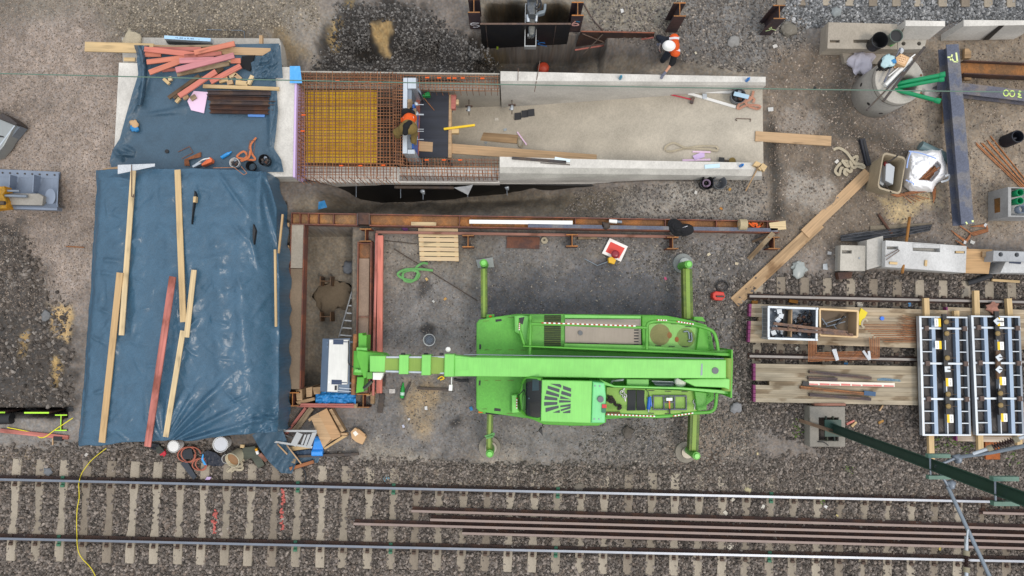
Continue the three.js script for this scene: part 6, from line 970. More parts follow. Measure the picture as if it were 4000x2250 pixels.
{// manhole ring
 const H=1.23,c=G([3514,311],H),Rr=0.605,t=thing('manhole_ring','tall concrete manhole ring with an off centre opening and green pipes in it','manhole ring');
 part(t,'barrel',lathe([[0.01,0],[Rr,0],[Rr,H - 0.3],[Rr - 0.012,H - 0.295],[Rr - 0.012,H - 0.285],[Rr,H - 0.28],[Rr,H - 0.16]],48).translate(c.x,0,c.z),MT.concG);
 const s=new THREE.Shape();s.absarc(0,0,Rr - 0.004,0,Math.PI*2,false);const o=G(U(1250,725),H);const hp=new THREE.Path();hp.absarc(o.x - c.x,-(o.z - c.z),0.225,0,Math.PI*2,true);s.holes.push(hp);
 const g=new THREE.ExtrudeGeometry(s,{depth: 0.13,bevelEnabled: true,bevelSize: 0.02,bevelOffset: -0.02,bevelThickness: 0.015,bevelSegments: 2,curveSegments: 40});g.rotateX(-Math.PI/2);g.translate(c.x,H - 0.145,c.z);part(t,'cover_slab',uvm(g),conc('#dcd8d0'));
 part(t,'inner_collar',lathe([[0.225,-0.6],[0.225,0.012],[0.315,0.012],[0.32,0.004]],36).translate(o.x,H,o.z),conc('#cfcbc3'));part(t,'base_slab',new THREE.CylinderGeometry(0.3,0.3,0.02,24).translate(o.x,0.02,o.z),MT.concG);
 for (const p of [D(755,685),D(812,836),D(912,918)]) {let best=null;for (let a=0;a<6.28;a += 0.04) for (let h=0.1;h<0.9;h += 0.03) {const q=plan(c.x + Math.cos(a)*Rr,h,c.z + Math.sin(a)*Rr),e=Math.hypot(q[0] - p[0],q[1] - p[1]);if (!best || e<best[0]) best=[e,a,h];} const [,a,h]=best;part(t,'lifting_hole',rod(V3(c.x + Math.cos(a)*(Rr - 0.05),h,c.z + Math.sin(a)*(Rr - 0.05)),V3(c.x + Math.cos(a)*(Rr + 0.003),h,c.z + Math.sin(a)*(Rr + 0.003)),0.05,16),MT.blackP);}
 part(t,'bolt_hole',new THREE.CylinderGeometry(0.03,0.03,0.006,14).translate(...G(U(1537,550),H + 0.002).toArray()),MT.rust);part(t,'bolt_hole',new THREE.CylinderGeometry(0.02,0.02,0.006,14).translate(...G(U(1535,885),H + 0.002).toArray()),MT.rust);
 const pipe=(label,a,b,ha,hb)=>{const k=thing('drain_pipe',label,'drain pipe'),A3=G(a,ha),B3=G(b,hb),m=A3.clone().lerp(B3,0.88);part(k,'tube',rod(A3,m,0.05,14),MT.pipe);part(k,'socket',along(lathe([[0.05,0],[0.066,0.02],[0.066,A3.distanceTo(B3)*0.12],[0.058,A3.distanceTo(B3)*0.12],[0.048,0.02]],18).rotateZ(-Math.PI/2),m,B3),MT.pipe);};
 pipe('green drain pipe leaning out of the manhole, upper of the pair',U(1090,705),U(1995,528),1.2,1.75);pipe('green drain pipe leaning out of the manhole, lower of the pair',U(1100,780),U(1975,615),1.17,1.7);pipe('single green drain pipe leaning out of the manhole the other way',U(1040,820),U(1900,1045),1.2,1.75);
 bucket('black bucket with a clear bag on the manhole ring',U(905,295),H,0.17,0.22,MT.blackP,{});
 solo('plastic_bag',wad(0.17,0.35,51,3,0.35).translate(...G(U(900,300),H + 0.16).toArray()),plas('#a9c6cc',0.35),'clear plastic bag stuffed in the bucket on the manhole','plastic bag');
 solo('wrapper',wad(0.06,0.6,52,2).translate(...G(U(1010,295),H + 0.22).toArray()),MT.blue,'bright blue wrapper on the manhole bucket','wrapper');solo('wrapper',wad(0.07,0.5,53,2).translate(...G(U(1150,100),H + 0.04).toArray()),MT.foilW,'pale foil scrap at the manhole edge','wrapper');
 {const k=thing('cardboard_box','small open cardboard box with punched holes on the manhole','cardboard box');part(k,'carton',slab([U(1060,215),U(1160,140),U(1320,215),U(1235,390),U(1075,320)],H,H + 0.2),MT.card);part(k,'inner_tray',slab([U(1120,225),U(1165,160),U(1285,220),U(1225,345),U(1090,290)],H + 0.2,H + 0.206),plas('#d8b48e',0.9));for (let i=0;i<11;i++) part(k,'punched_hole',new THREE.CylinderGeometry(0.011,0.011,0.004,8).translate(...G(U(1150 + (i % 4)*32 - Math.floor(i/4)*12,195 + Math.floor(i/4)*38 + (i % 4)*10),H + 0.209).toArray()),plas('#7a4a2c',0.9));part(k,'flap',slab([U(1015,400),U(1085,330),U(1120,355),U(1050,420)],H + 0.02,H + 0.03),MT.card);}
 solo('film_roll',rod(G(U(855,745),H + 0.06),G(U(1345,245),H + 0.06),0.055,16),MT.whiteP,'roll of white film lying across the manhole','film roll');solo('film_roll',rod(G(U(910,790),H + 0.05),G(U(1350,350),H + 0.05),0.03,12),plas('#b9c2d0',0.3),'thin clear film roll beside the white one','film roll');
 solo('white_bar',bar(G(U(925,565),H + 0.04),G(U(1430,150),H + 0.1),0.03,0.02),MT.whiteP,'thin white strip lying behind the film roll','strip');
 for (const [a,b,w,l,m] of [[U(820,1045),U(1610,10),0.055,'thick dark profile bar lying over the manhole',MT.iron],[U(515,1208),U(1210,480),0.035,'thin dark profile bar sticking out past the manhole',MT.iron],[U(845,672),U(1150,35),0.035,'blue grey profile bar beside the cardboard box',MT.steelB]]) solo('profile_bar',bar(G(a,H + 0.16),G(b,H + 0.16),w,0.03),m,l,'profile bar');
 solo('cable_clump',tube([...Array(12)].map((_,i)=>G(U(690 + i*20,440 + 20*Math.sin(i*2.2)),H + 0.02)),0.022,{seg: 60}),MT.blackP,'black cable clump on the manhole edge','cable');
}
solo('plastic_bag',wad(0.25,0.3,61,3,0.35).translate(...on(U(1720,830),0).toArray()),mat('#b5b0aa',0.3,{}),'translucent plastic bag with yellow print beside the manhole','plastic bag');
function ibeam(label,a,b,depth,w,m,name='steel_beam') {const t=thing(name,label,'steel beam');a.y -= depth/2;b.y -= depth/2;part(t,'profile',prof(iShape(depth,w,0.02,0.025),a,b),m);return t;}
{
 const b1=ibeam('long blue grey steel beam with a sprayed pale mark, lying across two others',G(D(1492,358),0.72),G(HH(1615,568),0.72),0.36,0.32,MT.steelB);const sp=plas('#d9e6a0',0.8);
 const mk=(t,pts,h,w,m)=>part(t,'paint_mark',ribbon(pts.map((p)=>G(p,h)),w,0.003),m);
 mk(b1,[D(1452,462),D(1478,466),D(1500,492)],0.724,0.04,sp);mk(b1,[D(1522,425),D(1532,500)],0.724,0.045,sp);mk(b1,[D(1490,440),D(1475,488)],0.724,0.04,sp);mk(b1,[D(1500,498),D(1535,500)],0.724,0.03,sp);mk(b1,[HH(1600,552),HH(1612,570)],0.724,0.035,sp);mk(b1,[HH(1655,538),HH(1656,555)],0.724,0.05,sp);
 const t=thing('steel_beam','rusty orange brown steel beam lying web up on wood blocks','steel beam');flatBeam(t,G(D(1585,540),0.36),G(D(2300,572),0.36),0.36,0.28,MT.rustD,rust('#9c7448'));
 const b3=ibeam('grey steel beam sprayed with 300, under the blue grey beam',G(D(1370,690),0.36),G(D(2300,800),0.36),0.3,0.29,rust('#787c88',0.6));
 const lm=plas('#c8e27a',0.8);for (const u of [1925,1975]) mk(b3,[...Array(9)].map((_,i)=>D(u + 20*Math.cos(i*0.785),752 + 24*Math.sin(i*0.785) + (u - 1925)*0.1)),0.364,0.025,lm);mk(b3,[D(2052,790),D(2020,782),D(2045,768),D(2022,760),D(2048,742),D(2028,736)],0.364,0.025,lm);
}
for (const [q,l] of [[[D(1592,392),D(1622,392),D(1644,420),D(1642,470),D(1590,470)],'pine block under the brown beam, jutting out'],[[D(1588,596),D(1645,596),D(1645,645),D(1588,645)],'pine block between the brown and the grey beam'],[[D(1425,775),D(1472,775),D(1470,990),D(1425,990)],'brown timber on the ground below the grey beam']]) solo('wood_block',slab(q,0,0.1),MT.plank,l,'wood block');
{const a=G(VV(815,195),0.0),b=G(VV(1005,116),0.5),t=thing('corrugated_pipe','short piece of black corrugated pipe standing tilted','pipe');a.y=0;const l=a.distanceTo(b),pr=[];for (let i=0;i <= 22;i++) pr.push([0.155 + (i % 2)*0.012,l*i/22]);for (let i=22;i >= 0;i -= 22) pr.push([0.135,l*i/22]);part(t,'shell',along(lathe(pr,28).rotateZ(-Math.PI/2),a,b),plas('#1d212b',0.5));part(t,'inner_pipe',tube([a.clone().lerp(b,0.2),a.clone().lerp(b,0.6).add(V3(0.05,0.02,0)),a.clone().lerp(b,0.5).add(V3(-0.06,0.05,0.03))],0.04),plas('#2a2e38',0.6));}
{const t=thing('rebar_bundle','fan of long rusty rebars on the brown gravel','rebar');for (const [u,v,u2,v2] of [[405,205,1090,850],[412,235,1070,860],[480,212,1095,830],[500,215,1100,845],[512,225,1085,815],[565,170,1110,800],[582,205,1120,820],[610,110,1130,770],[618,130,1140,790],[600,200,1105,790]]) part(t,'bar',rod(on(VV(u,v),0.02),on(VV(u2 + 60,v2 + 60),0.03),0.013),rnd()<0.5?MT.rebar:rust('#9a6c3c'));}
{// cable chamber
 const t=thing('cable_chamber','grey concrete cable chamber with two green pipe stubs in it','cable chamber'),o=[VV(862,835),VV(1320,850),VV(1320,1262),VV(862,1255)];
 part(t,'shell',slab(o,0,0.75,{holes: [[VV(905,850),VV(905,1238),VV(1290,1245),VV(1290,862)]]}),conc('#c2c4c6'));part(t,'floor',slab([VV(906,851),VV(1290,863),VV(1290,1244),VV(906,1237)],0.02,0.4,{at: 0.75}),conc('#c2c4c6'));
 for (const [u,v] of [[985,912],[985,1030]]) {const c=G(VV(u + 45,v),0.8);part(t,'pipe_stub',lathe([[0.075,-0.3],[0.09,0],[0.09,0.06],[0.07,0.06],[0.06,-0.28]],20).translate(c.x,0.75,c.z),MT.pipe);part(t,'pipe_dark',new THREE.CylinderGeometry(0.062,0.062,0.01,16).translate(c.x,0.55,c.z),MT.blackP);}
 part(t,'grey_duct',lathe([[0.1,0],[0.11,0.18],[0.09,0.18],[0.085,0.02]],20).translate(...G(VV(1000,1160),0.62).toArray()),plas('#8a97a8',0.5));
 const a=GX(VV(668,1005),G(VV(862,1000),0.75).x - 0.004),b=GX(VV(752,1195),a.x);part(t,'brown_cover',boxg(0.008,Math.abs(b.y - a.y),Math.abs(b.z - a.z)).translate(a.x,(a.y + b.y)/2,(a.z + b.z)/2),rust('#8a6a3c'));
}
{// mortar tub
 const rim=[WE(1085,280),WE(1548,395),WE(1425,1132),WE(965,1000)].map((p)=>G(p,0.75)),c=rim.reduce((s,p)=>s.add(p),V3()).multiplyScalar(0.25),t=thing('mortar_tub','beige mortar tub holding grey foam blocks and a chain','tub');
 const rr4=(k,y)=>{const pts=[];const sh=rim.map((p)=>V3(lerp(c.x,p.x,k),y,lerp(c.z,p.z,k)));for (let i=0;i<4;i++) {const a=sh[(i + 3) % 4],b=sh[i],d=sh[(i + 1) % 4];for (let q=0;q<5;q++) {const s=0.16,p0=b.clone().lerp(a,s),p1=b.clone().lerp(d,s),f=q/4;pts.push(p0.clone().lerp(b,f).lerp(b.clone().lerp(p1,f),f));}} return pts;};
 const ring=(list)=>{const n=list[0].length,pos=[],idx=[];list.forEach((r)=>r.forEach((p)=>pos.push(p.x,p.y,p.z)));for (let i=0;i + 1<list.length;i++) for (let e=0;e<n;e++) {const a=i*n + e,b=i*n + (e + 1) % n;idx.push(a,b,a + n,b,b + n,a + n);} const g=new THREE.BufferGeometry();g.setAttribute('position',new THREE.Float32BufferAttribute(pos,3));g.setIndex(idx);return uvm(g);};
 const m=mat('#c6b79d',0.6,{map: TX.conc});part(t,'shell',ring([rr4(0.01,0.0),rr4(0.82,0.0),rr4(0.96,0.7),rr4(1.02,0.72),rr4(1.02,0.75),rr4(0.92,0.75),rr4(0.78,0.04),rr4(0.01,0.04)]),m);
 const fb=(q,h0,h1,l)=>solo('foam_block',slab(q,h0,h1,{bevel: 0.01}),plas('#b4bac0',0.8),l,'foam block');fb([WE(1140,510),WE(1215,505),WE(1318,580),WE(1280,930),WE(1125,850)],0.06,0.6,'upper grey foam block in the mortar tub');fb([WE(1060,590),WE(1138,580),WE(1110,880),WE(1080,960),WE(1010,910)],0.06,0.4,'lower grey foam block in the mortar tub');
 solo('chain',tube([G(WE(1385,335),0.78),G(WE(1280,420),0.7),G(WE(1150,490),0.62)],0.018),MT.iron,'dark chain hanging over the mortar tub rim','chain');solo('chain',tube([G(WE(1115,900),0.62),G(WE(1170,1000),0.64),G(WE(1240,1090),0.78)],0.015),MT.iron,'dark chain at the lower end of the mortar tub','chain');solo('tool',wad(0.06,0.8,71,1).translate(...G(WE(1110,520),0.5).toArray()),plas('#7a2c2c',0.6),'small red tool in the mortar tub','tool');
}
{// big bag
 const t=thing('bulk_bag','white woven bulk bag slumped open with rusty steel inside','bulk bag'),outline=pl1([WE(1600,250),WE(1880,240),WE(2110,205),WE(2270,215),WE(2310,330),WE(2360,560),WE(2390,760),WE(2240,860),WE(2150,920),WE(2080,1085),WE(1850,1080),WE(1610,1065),WE(1490,960),WE(1490,800),WE(1540,420),WE(1600,250)]),ctr=WE(1850,640);
 const mouth=[WE(1790,832),WE(2160,478),WE(2252,562),WE(2190,700),WE(2062,862)];
 part(t,'sack',grid(96,36,(u,v)=>{const o=outline(u),p=[lerp(ctr[0],o[0],v),lerp(ctr[1],o[1],v)];if (sdPoly(mouth,p[0],p[1])<0) return G(p,0.12);return G(p,(0.62 - 0.1*v)*(1 - Math.pow(v,6)) + 0.02 + 0.3*(Math.abs(fbm(p[0]/26,p[1]/22,33,3) - 0.5))*sst(0,0.3,v));}),mat('#fbfcff',0.6,{bump: TX.crease,bs: 0.008}));
 part(t,'scrap_filling',slab(mouth,0.1,0.2,{at: 0.4}),MT.rust);for (let i=0;i<9;i++) part(t,'rusty_bar',rod(G(WE(rr(1850,1990),rr(790,845)),0.3),G(WE(rr(2040,2220),rr(540,680)),0.66),0.012),RB[i % 4]);
 for (const q of [[[1600,260],[1830,300],[1990,350],[2150,410]],[[1540,840],[1700,920],[1690,940]],[[1640,280],[1590,420],[1560,600]]]) part(t,'seam',ribbon(q.map(([a,b])=>G(WE(a,b),0.84)),0.03),plas('#8fa6d6',0.7));part(t,'lifting_loop',ribbon([G(WE(2330,760),0.6),G(WE(2410,740),0.5),G(WE(2390,830),0.4),G(WE(2250,880),0.35)],0.05),MT.foilW);
}
solo('grey_pipe',rod(on(WE(1830,140),0.13),on(WE(2480,450),0.13),0.12,18),plas('#61777c',0.5),'short grey blue plastic pipe behind the bulk bag','pipe');
solo('plastic_bag',wad(0.13,0.6,81,3,0.4).translate(...G(WE(2430,460),0.1).toArray()),plas('#93a9ae',0.35),'grey plastic wrap at the end of the grey pipe','plastic bag');
solo('strap',ribbon([[80,230],[180,195],[330,270],[450,420],[540,570],[480,590],[430,450],[560,360],[530,480],[330,520],[250,430],[350,560],[440,560],[430,680],[330,620],[300,700],[360,740],[250,590],[190,740],[120,660],[300,460],[480,500],[680,540],[700,600],[560,560]].map(([u,v],i)=>on(WE(u,v),0.03 + (i % 4)*0.025)),0.07),MT.web,'tangle of beige lifting strap on the ground','strap');
board('drain_channel','short black drain channel lying on the soil','drain channel',WE(668,5),WE(798,545),20,0.1,plas('#22252e',0.6),0.1);board('drain_slot','dark slotted insert on the black drain channel','drain channel',WE(690,40),WE(790,500),5,0.02,MT.blackP,0.115);
solo('plank',bar(on(WE(790,690),0.1),on(HH(300,650),0.12),0.29,0.05),MT.larch,'pine plank lying from the tub towards the long diagonal plank','plank');
solo('plank',bar(on(HH(420,560),0.06),on(GG(1800,1202),0.06),0.3,0.05),MT.plank,'long dusty plank lying diagonally to the ballast edge','plank');
// rebar hooks by the bulk bag
{const t=thing('rebar_bundle','bent rusty rebar bundle below the bulk bag','rebar');for (let i=0;i<10;i++) part(t,'bar',bent([on(WE(1240 + i*14,1140 + i*5),0.04),on(WE(2080 + i*7,1030 - (i % 4)*22),0.1 + i*0.008),on(WE(2095 + i*4,1300 - i*12),0.05)],0.009),RB[i % 4]);for (let i=0;i<5;i++) part(t,'bar',rod(on(WE(1480 + i*60,1150),0.03),on(WE(1650 + i*90,1300 - i*20),0.03),0.009),RB[i % 4]);}
{const t=thing('rebar_bundle','flat rusty stirrups lying at the end of the blue grey beam','rebar');for (let i=0;i<6;i++) {const o=i*5;part(t,'bar',bent([on(HH(1530 + o,565 + o),0.03),on(HH(1640 + o,640 + o),0.05),on(HH(1780,605 + o),0.04),on(HH(1765,570 + o),0.03),on(HH(1640 + o,590),0.04)],0.009),RB[i % 4]);part(t,'bar',bent([on(HH(1640,645 + o),0.04),on(HH(1600,700 + o),0.03),on(HH(1480 + o,620 + o),0.03)],0.009),RB[(i + 1) % 4]);}}
{const t=thing('rebar_bundle','short rusty bars leaning against the white block','rebar');for (let i=0;i<5;i++) part(t,'bar',rod(on(HH(1515 + i*10,700 + i*4),0.02),on(HH(1625 + i*4,775 + i*2),0.3),0.01),RB[i % 4]);for (let i=0;i<4;i++) part(t,'bar',rod(on(HH(1480 + i*12,525),0.03),on(HH(1560,490 + i*10),0.03),0.01),RB[i % 4]);}
// precast blocks beside the track
{const t=thing('precast_block','small grey precast block with a slot, beside the big white one','concrete block');part(t,'base',slab([HH(588,740),HH(792,745),HH(785,948),HH(582,946)],0,0.3),MT.concG);part(t,'top',slab([HH(588,740),HH(792,745),HH(785,948),HH(582,946)],0.3,0.45,{holes: [[HH(598,782),HH(598,808),HH(678,808),HH(678,782)]]}),MT.conc);part(t,'bolt',new THREE.CylinderGeometry(0.02,0.02,0.02,10).translate(...G(HH(738,845),0.46).toArray()),MT.galvD);}
{const t=thing('precast_block','big white topped precast block with rectangular pockets','concrete block');part(t,'core',slab([HH(952,702),HH(1606,748),HH(1598,964),HH(946,915)],0,0.55),MT.concG);part(t,'top',slab([HH(952,702),HH(1606,748),HH(1598,964),HH(946,915)],0.55,0.72,{holes: [[HH(960,750),HH(960,775),HH(1054,775),HH(1054,750)],[HH(1170,722),HH(1170,786),HH(1392,798),HH(1392,738)],[HH(1508,786),HH(1508,808),HH(1594,808),HH(1594,788)]]}),conc('#e8eaec'));part(t,'pocket_cover',slab([HH(1173,724),HH(1390,740),HH(1390,766),HH(1173,760)],0.56,0.715),conc('#e8eaec'));part(t,'shoulder',slab([HH(800,700),HH(930,665),HH(940,900),HH(800,940)],0,0.5),MT.concG);}
solo('wood_block',slab([HH(985,873),HH(1048,878),HH(1046,897),HH(985,893)],0.72,0.76),MT.pine,'small pine block lying flat on the white block','wood block');solo('wood_block',slab([HH(1272,860),HH(1290,862),HH(1286,910),HH(1268,906)],0.72,0.76),MT.pine,'small pine block lying upright on the white block','wood block');solo('wood_block',slab([HH(1520,788),HH(1585,790),HH(1584,806),HH(1520,804)],0.56,0.7),MT.pine,'pine block set in the end pocket of the white block','wood block');
solo('rebar_hook',bent([G(HH(955,860),0.76),G(HH(1062,785),0.76),G(HH(1050,775),0.76),G(HH(950,832),0.76)],0.01),MT.rustG,'bent bar lying on the white block','steel bar');
solo('steel_bar',rod(on(HH(975,962),0.05),on(HH(1160,992),0.03),0.012),MT.iron,'thin rod below the white block','steel bar');
solo('pole',rod(on(HH(1145,515),0.15),G(HH(1086,965),0.78),0.035,8),wood('#a8783c'),'brown wooden pole lying over the white block','pole');
solo('stake',rod(on(HH(892,490),0.04),on(HH(1000,648),0.1),0.035,8),MT.rustD,'short rusty stake beside the black film','stake');
solo('plywood_piece',slab([HH(1598,770),HH(1815,775),HH(1785,972),HH(1592,966)],0.3,0.36),wood('#cfae84'),'tan board between the white block and the holed block','board');solo('support_block',slab([HH(1610,785),HH(1780,790),HH(1760,955),HH(1605,950)],0,0.3),MT.concG,'grey support block under the tan board','concrete block');solo('wood_block',slab([HH(1735,790),HH(1812,790),HH(1812,835),HH(1732,835)],0.36,0.42),MT.plank,'brown wood block on the tan board','wood block');
{const t=thing('precast_block','pale precast block with two round holes and a white ledge','concrete block');part(t,'body',slab([HH(1825,785),HH(2300,800),HH(2300,880),HH(1820,868)],0,0.7,{holes: [hole([1882,815],19,HH),hole([2012,818],19,HH)]}),conc('#c3c8cf'));part(t,'ledge',slab([HH(1925,870),HH(2300,880),HH(2300,968),HH(1880,962)],0,0.6),conc('#e4e7ea'));part(t,'pocket',slab([HH(1950,865),HH(2048,872),HH(2044,894),HH(1952,886)],0.601,0.61),plas('#3a4356',0.7));}
solo('black_strip',grid(50,12,(u,v)=>{const a=pl1([HH(585,660),HH(700,640),HH(900,620),HH(1100,600),HH(1330,570)])(u),b=pl1([HH(590,710),HH(720,712),HH(900,690),HH(1100,665),HH(1310,625)])(u),p=[lerp(a[0],b[0],v),lerp(a[1],b[1],v)];return on(p,0.05 + 0.09*Math.abs(Math.sin(v*9 + u*3)) + 0.15*Math.abs(fbm(p[0]/20,p[1]/9,8,3) - 0.5));}),mat('#474a50',0.45,{bump: TX.crease,bs: 0.02}),'folded dark plastic film behind the precast blocks','plastic film');
solo('brown_film',grid(30,8,(u,v)=>{const p=[lerp(3400,3640,u),lerp(882 - 12*u,905 - 14*u,v)];return on(p,0.03 + 0.1*Math.abs(fbm(p[0]/16,p[1]/9,18,3) - 0.5));}),fabric('#8f8372'),'beige fabric sheet behind the dark film','fabric');
solo('plastic_bag',wad(0.2,0.3,91,3,0.4).translate(...on(HH(245,935),0).toArray()),mat('#9aa09e',0.35,{}),'translucent grey bag beside the diagonal plank','plastic bag');
solo('steel_bracket',slab([HH(565,960),HH(685,955),HH(672,1010),HH(575,1018)],-0.02,0.18),MT.rustD,'rusty bracket below the small precast block','bracket');
solo('black_hose',tube([on(HH(1610,1050),0.06),on(HH(1700,1020),0.08),on(HH(1800,985),0.08)],0.07,{rad: 10}),MT.rubber,'short thick black hose beside the track','hose');
board('batten','pine batten on the ballast beside the thick hose','batten',HH(1815,1022),HH(2036,1036),9,0.05,MT.pine,0.1);
// ---------- timber mats over the track ----------
function roadMat(label,quad,n,h,cols,slot) { // quad: corners a b c d (a-b along the boards), n boards
 const t=thing('timber_mat',label,'timber mat'),q=(u,v)=>{const a=[lerp(quad[0][0],quad[1][0],u),lerp(quad[0][1],quad[1][1],u)],b=[lerp(quad[3][0],quad[2][0],u),lerp(quad[3][1],quad[2][1],u)];return [lerp(a[0],b[0],v),lerp(a[1],b[1],v)];};
 for (let i=0;i<n;i++) {const u0=slot && i === slot[0]?slot[1]:0.006,g=i<n - 1?0.003:0;part(t,'mat_board',slab([q(u0,i/n),q(1,i/n),q(1,(i + 1)/n - g),q(u0,(i + 1)/n - g)],h - 0.14,h + rr(-0.004,0.004)),cols[i % cols.length]);}
 for (let i=0;i<n;i++) if (!slot || i !== slot[0]) part(t,'painted_end',slab([q(-0.006,i/n),q(0.0058,i/n),q(0.0058,(i + 1)/n - 0.01),q(-0.006,(i + 1)/n - 0.01)],h - 0.13,h + 0.006),plas('#7a3262',0.7));return t;
}
const matC=[owood('#bdb09b'),owood('#b4a58e'),owood('#c4b8a4'),owood('#ac9d88')];
roadMat('timber mat between the rails carrying the crate and yellow tub',[L(66,180),L(1660,232),L(1650,545),L(52,492)],9,0.24,matC,[3,0.045]);
roadMat('timber mat outside the rail with rusty channels on it',[L(98,664),L(1700,690),L(1700,1005),L(98,974)],9,0.24,[owood('#bab09d'),owood('#b2a793'),owood('#c0b7a5')],[4,0.075]);
roadMat('timber mat showing above the second formwork panel',[L(1655,206),L(2600,240),L(2600,560),L(1665,530)],9,0.22,matC);
roadMat('timber mat showing below the second formwork panel',[L(1725,960),L(2600,985),L(2600,1310),L(1735,1290)],8,0.2,[owood('#a39078'),owood('#c9bdb0')]);
for (const [a,b] of [[L(80,165),L(125,167)],[L(380,155),L(450,165)]]) board('wood_block','orange brown wood wedge beside the mat edge','wood block',a,b,12,0.08,wood('#a8762c'),0.1,0.1,'wedges beside the mat');
// galvanised crate
{
 const h=0.24,H=0.72,t=thing('steel_crate','galvanised mesh crate full of formwork fittings on the timber mat','crate'),c=[WD(392,72),WD(1112,98),WD(1105,562),WD(392,540)].map((p)=>G(p,H)),dn2=(p,y)=>V3(p.x,y,p.z);
 for (let i=0;i<4;i++) {const a=c[i],b=c[(i + 1) % 4];part(t,'rim',bar(a,b,0.05,0.05),MT.galv);part(t,'post',rod(dn2(a,h),dn2(a,H + 0.02),0.03,8),MT.galv);part(t,'side',(()=>{const g=bar(dn2(a,H - 0.08),dn2(b,H - 0.08),0.006,H - h - 0.14);return g;})(),MT.galvD);for (let k=1;k<8;k++) part(t,'mesh_wire',rod(dn2(a.clone().lerp(b,k/8),h + 0.02),dn2(a.clone().lerp(b,k/8),H - 0.02),0.006,5),MT.galv);}
 part(t,'floor',slab([WD(392,72),WD(1112,98),WD(1105,562),WD(392,540)],h,h + 0.03,{at: H}),MT.galvD);part(t,'divider',bar(G(WD(738,108),0.66),G(WD(726,520),0.66),0.03,0.4),MT.larch);
 solo('rubber_mat',slab([WD(606,125),WD(728,125),WD(716,505),WD(598,500)],0.4,0.45),MT.blackP,'black rubber mat in the galvanised crate','rubber mat');
 for (const [u,v,r] of [[552,140,0.12],[575,205,-0.3],[465,458,0.35],[530,265,0.8]]) solo('anchor_plate',(()=>{const g=boxg(0.12,0.02,0.12).rotateY(r),p=G(WD(u,v),0.5);return g.translate(p.x,p.y,p.z);})(),MT.galv,'square galvanised anchor plate lying in the mesh crate','anchor plate','anchor plates in the crate');
 for (let i=0;i<46;i++) {const u=rr(760,1010),v=rr(120,510);solo('fitting',wad(rr(0.025,0.055),0.7,i,1,0.6).translate(...G(WD(u,v),rr(0.36,0.52)).toArray()),[MT.iron,MT.rustD,MT.galvD,MT.blackP][i % 4],'small dark formwork fitting in the heap inside the mesh crate','fitting','fittings heaped in the crate');}
 for (let i=0;i<14;i++) {const u=rr(420,600),v=rr(120,520);solo('fitting',wad(rr(0.03,0.06),0.6,i + 60,1,0.6).translate(...G(WD(u,v),rr(0.34,0.46)).toArray()),[MT.galv,MT.galvD,MT.iron][i % 3],'pale galvanised fitting in the front part of the mesh crate','fitting','galvanised fittings in the crate');}
}
{// yellow rim tub
 const h=0.24,H=0.62,t=thing('plastic_tub','clear brown tub with yellow rim holding bars, beside the crate','tub'),rc=[WD(1150,102),WD(1718,132),WD(1708,518),WD(1155,492)].map((p)=>G(p,H)),c=rc.reduce((s,p)=>s.add(p),V3()).multiplyScalar(0.25);
 for (let i=0;i<4;i++) {const a=rc[i],b=rc[(i + 1) % 4],a0=V3(lerp(c.x,a.x,0.86),h,lerp(c.z,a.z,0.86)),b0=V3(lerp(c.x,b.x,0.86),h,lerp(c.z,b.z,0.86));part(t,'rim',rod(a,b,0.03,8),plas('#d8bb90',0.5));part(t,'side',loft([[a,a0,a0.clone().lerp(V3(c.x,h,c.z),0.02),a.clone().lerp(V3(c.x,H,c.z),0.02)],[b,b0,b0.clone().lerp(V3(c.x,h,c.z),0.02),b.clone().lerp(V3(c.x,H,c.z),0.02)]]),plas('#a08a70',0.6));}
 part(t,'floor',slab([WD(1175,125),WD(1690,150),WD(1680,495),WD(1180,470)],h,h + 0.03,{at: H}),plas('#6e6152',0.8));
 for (const [a,b,r] of [[WD(1200,330),WD(1540,220),0.015],[WD(1240,370),WD(1530,290),0.015],[WD(1380,350),WD(1520,210),0.035],[WD(1350,330),WD(1400,395),0.015],[WD(1620,230),WD(1650,330),0.02],[WD(1180,240),WD(1260,350),0.02]]) solo('loose_bar',rod(G(a,0.36),G(b,0.4),r),r>0.03?MT.blackP:MT.galvD,'loose dark bar lying in the yellow rim tub','steel bar','bars in the tub');
}
{const t=thing('ladder_rail','rusty double steel channel laid over crate and tub','steel channel'),z=(a,b)=>part(t,'channel',bar(G(a,0.8),G(b,0.7),0.07,0.06),rust('#7d6a60',0.7));z(WD(470,318),WD(1570,450));z(WD(440,390),WD(1650,490));for (const u of [0.2,0.32,0.65,0.98]) part(t,'cross_piece',bar(G([lerp(WD(470,318)[0],WD(1570,450)[0],u),lerp(WD(470,318)[1],WD(1570,450)[1],u)],0.81 - u*0.1),G([lerp(WD(440,390)[0],WD(1620,490)[0],u),lerp(WD(440,390)[1],WD(1620,490)[1],u)],0.81 - u*0.1),0.03,0.05),MT.rustD);}
solo('bag',slab([WD(1770,88),WD(1868,155),WD(1830,230),WD(1790,340),WD(1740,345),WD(1728,200)],0.25,0.29,{bevel: 0.01}),plas('#d9c414',0.5),'yellow printed plastic bag beside the tub','plastic bag');
solo('can_lid',new THREE.CylinderGeometry(0.05,0.05,0.04,18).translate(...G(WD(2079,243),0.27).toArray()),plas('#2f6fd6',0.4),'small round blue can lid on the timber mat','lid');
solo('strap',ribbon([WD(1870,290),WD(1830,255),WD(1790,290),WD(1785,350),WD(1815,380)].map((p)=>G(p,0.3)),0.05),MT.web,'curled pale strap end beside the yellow bag','strap');
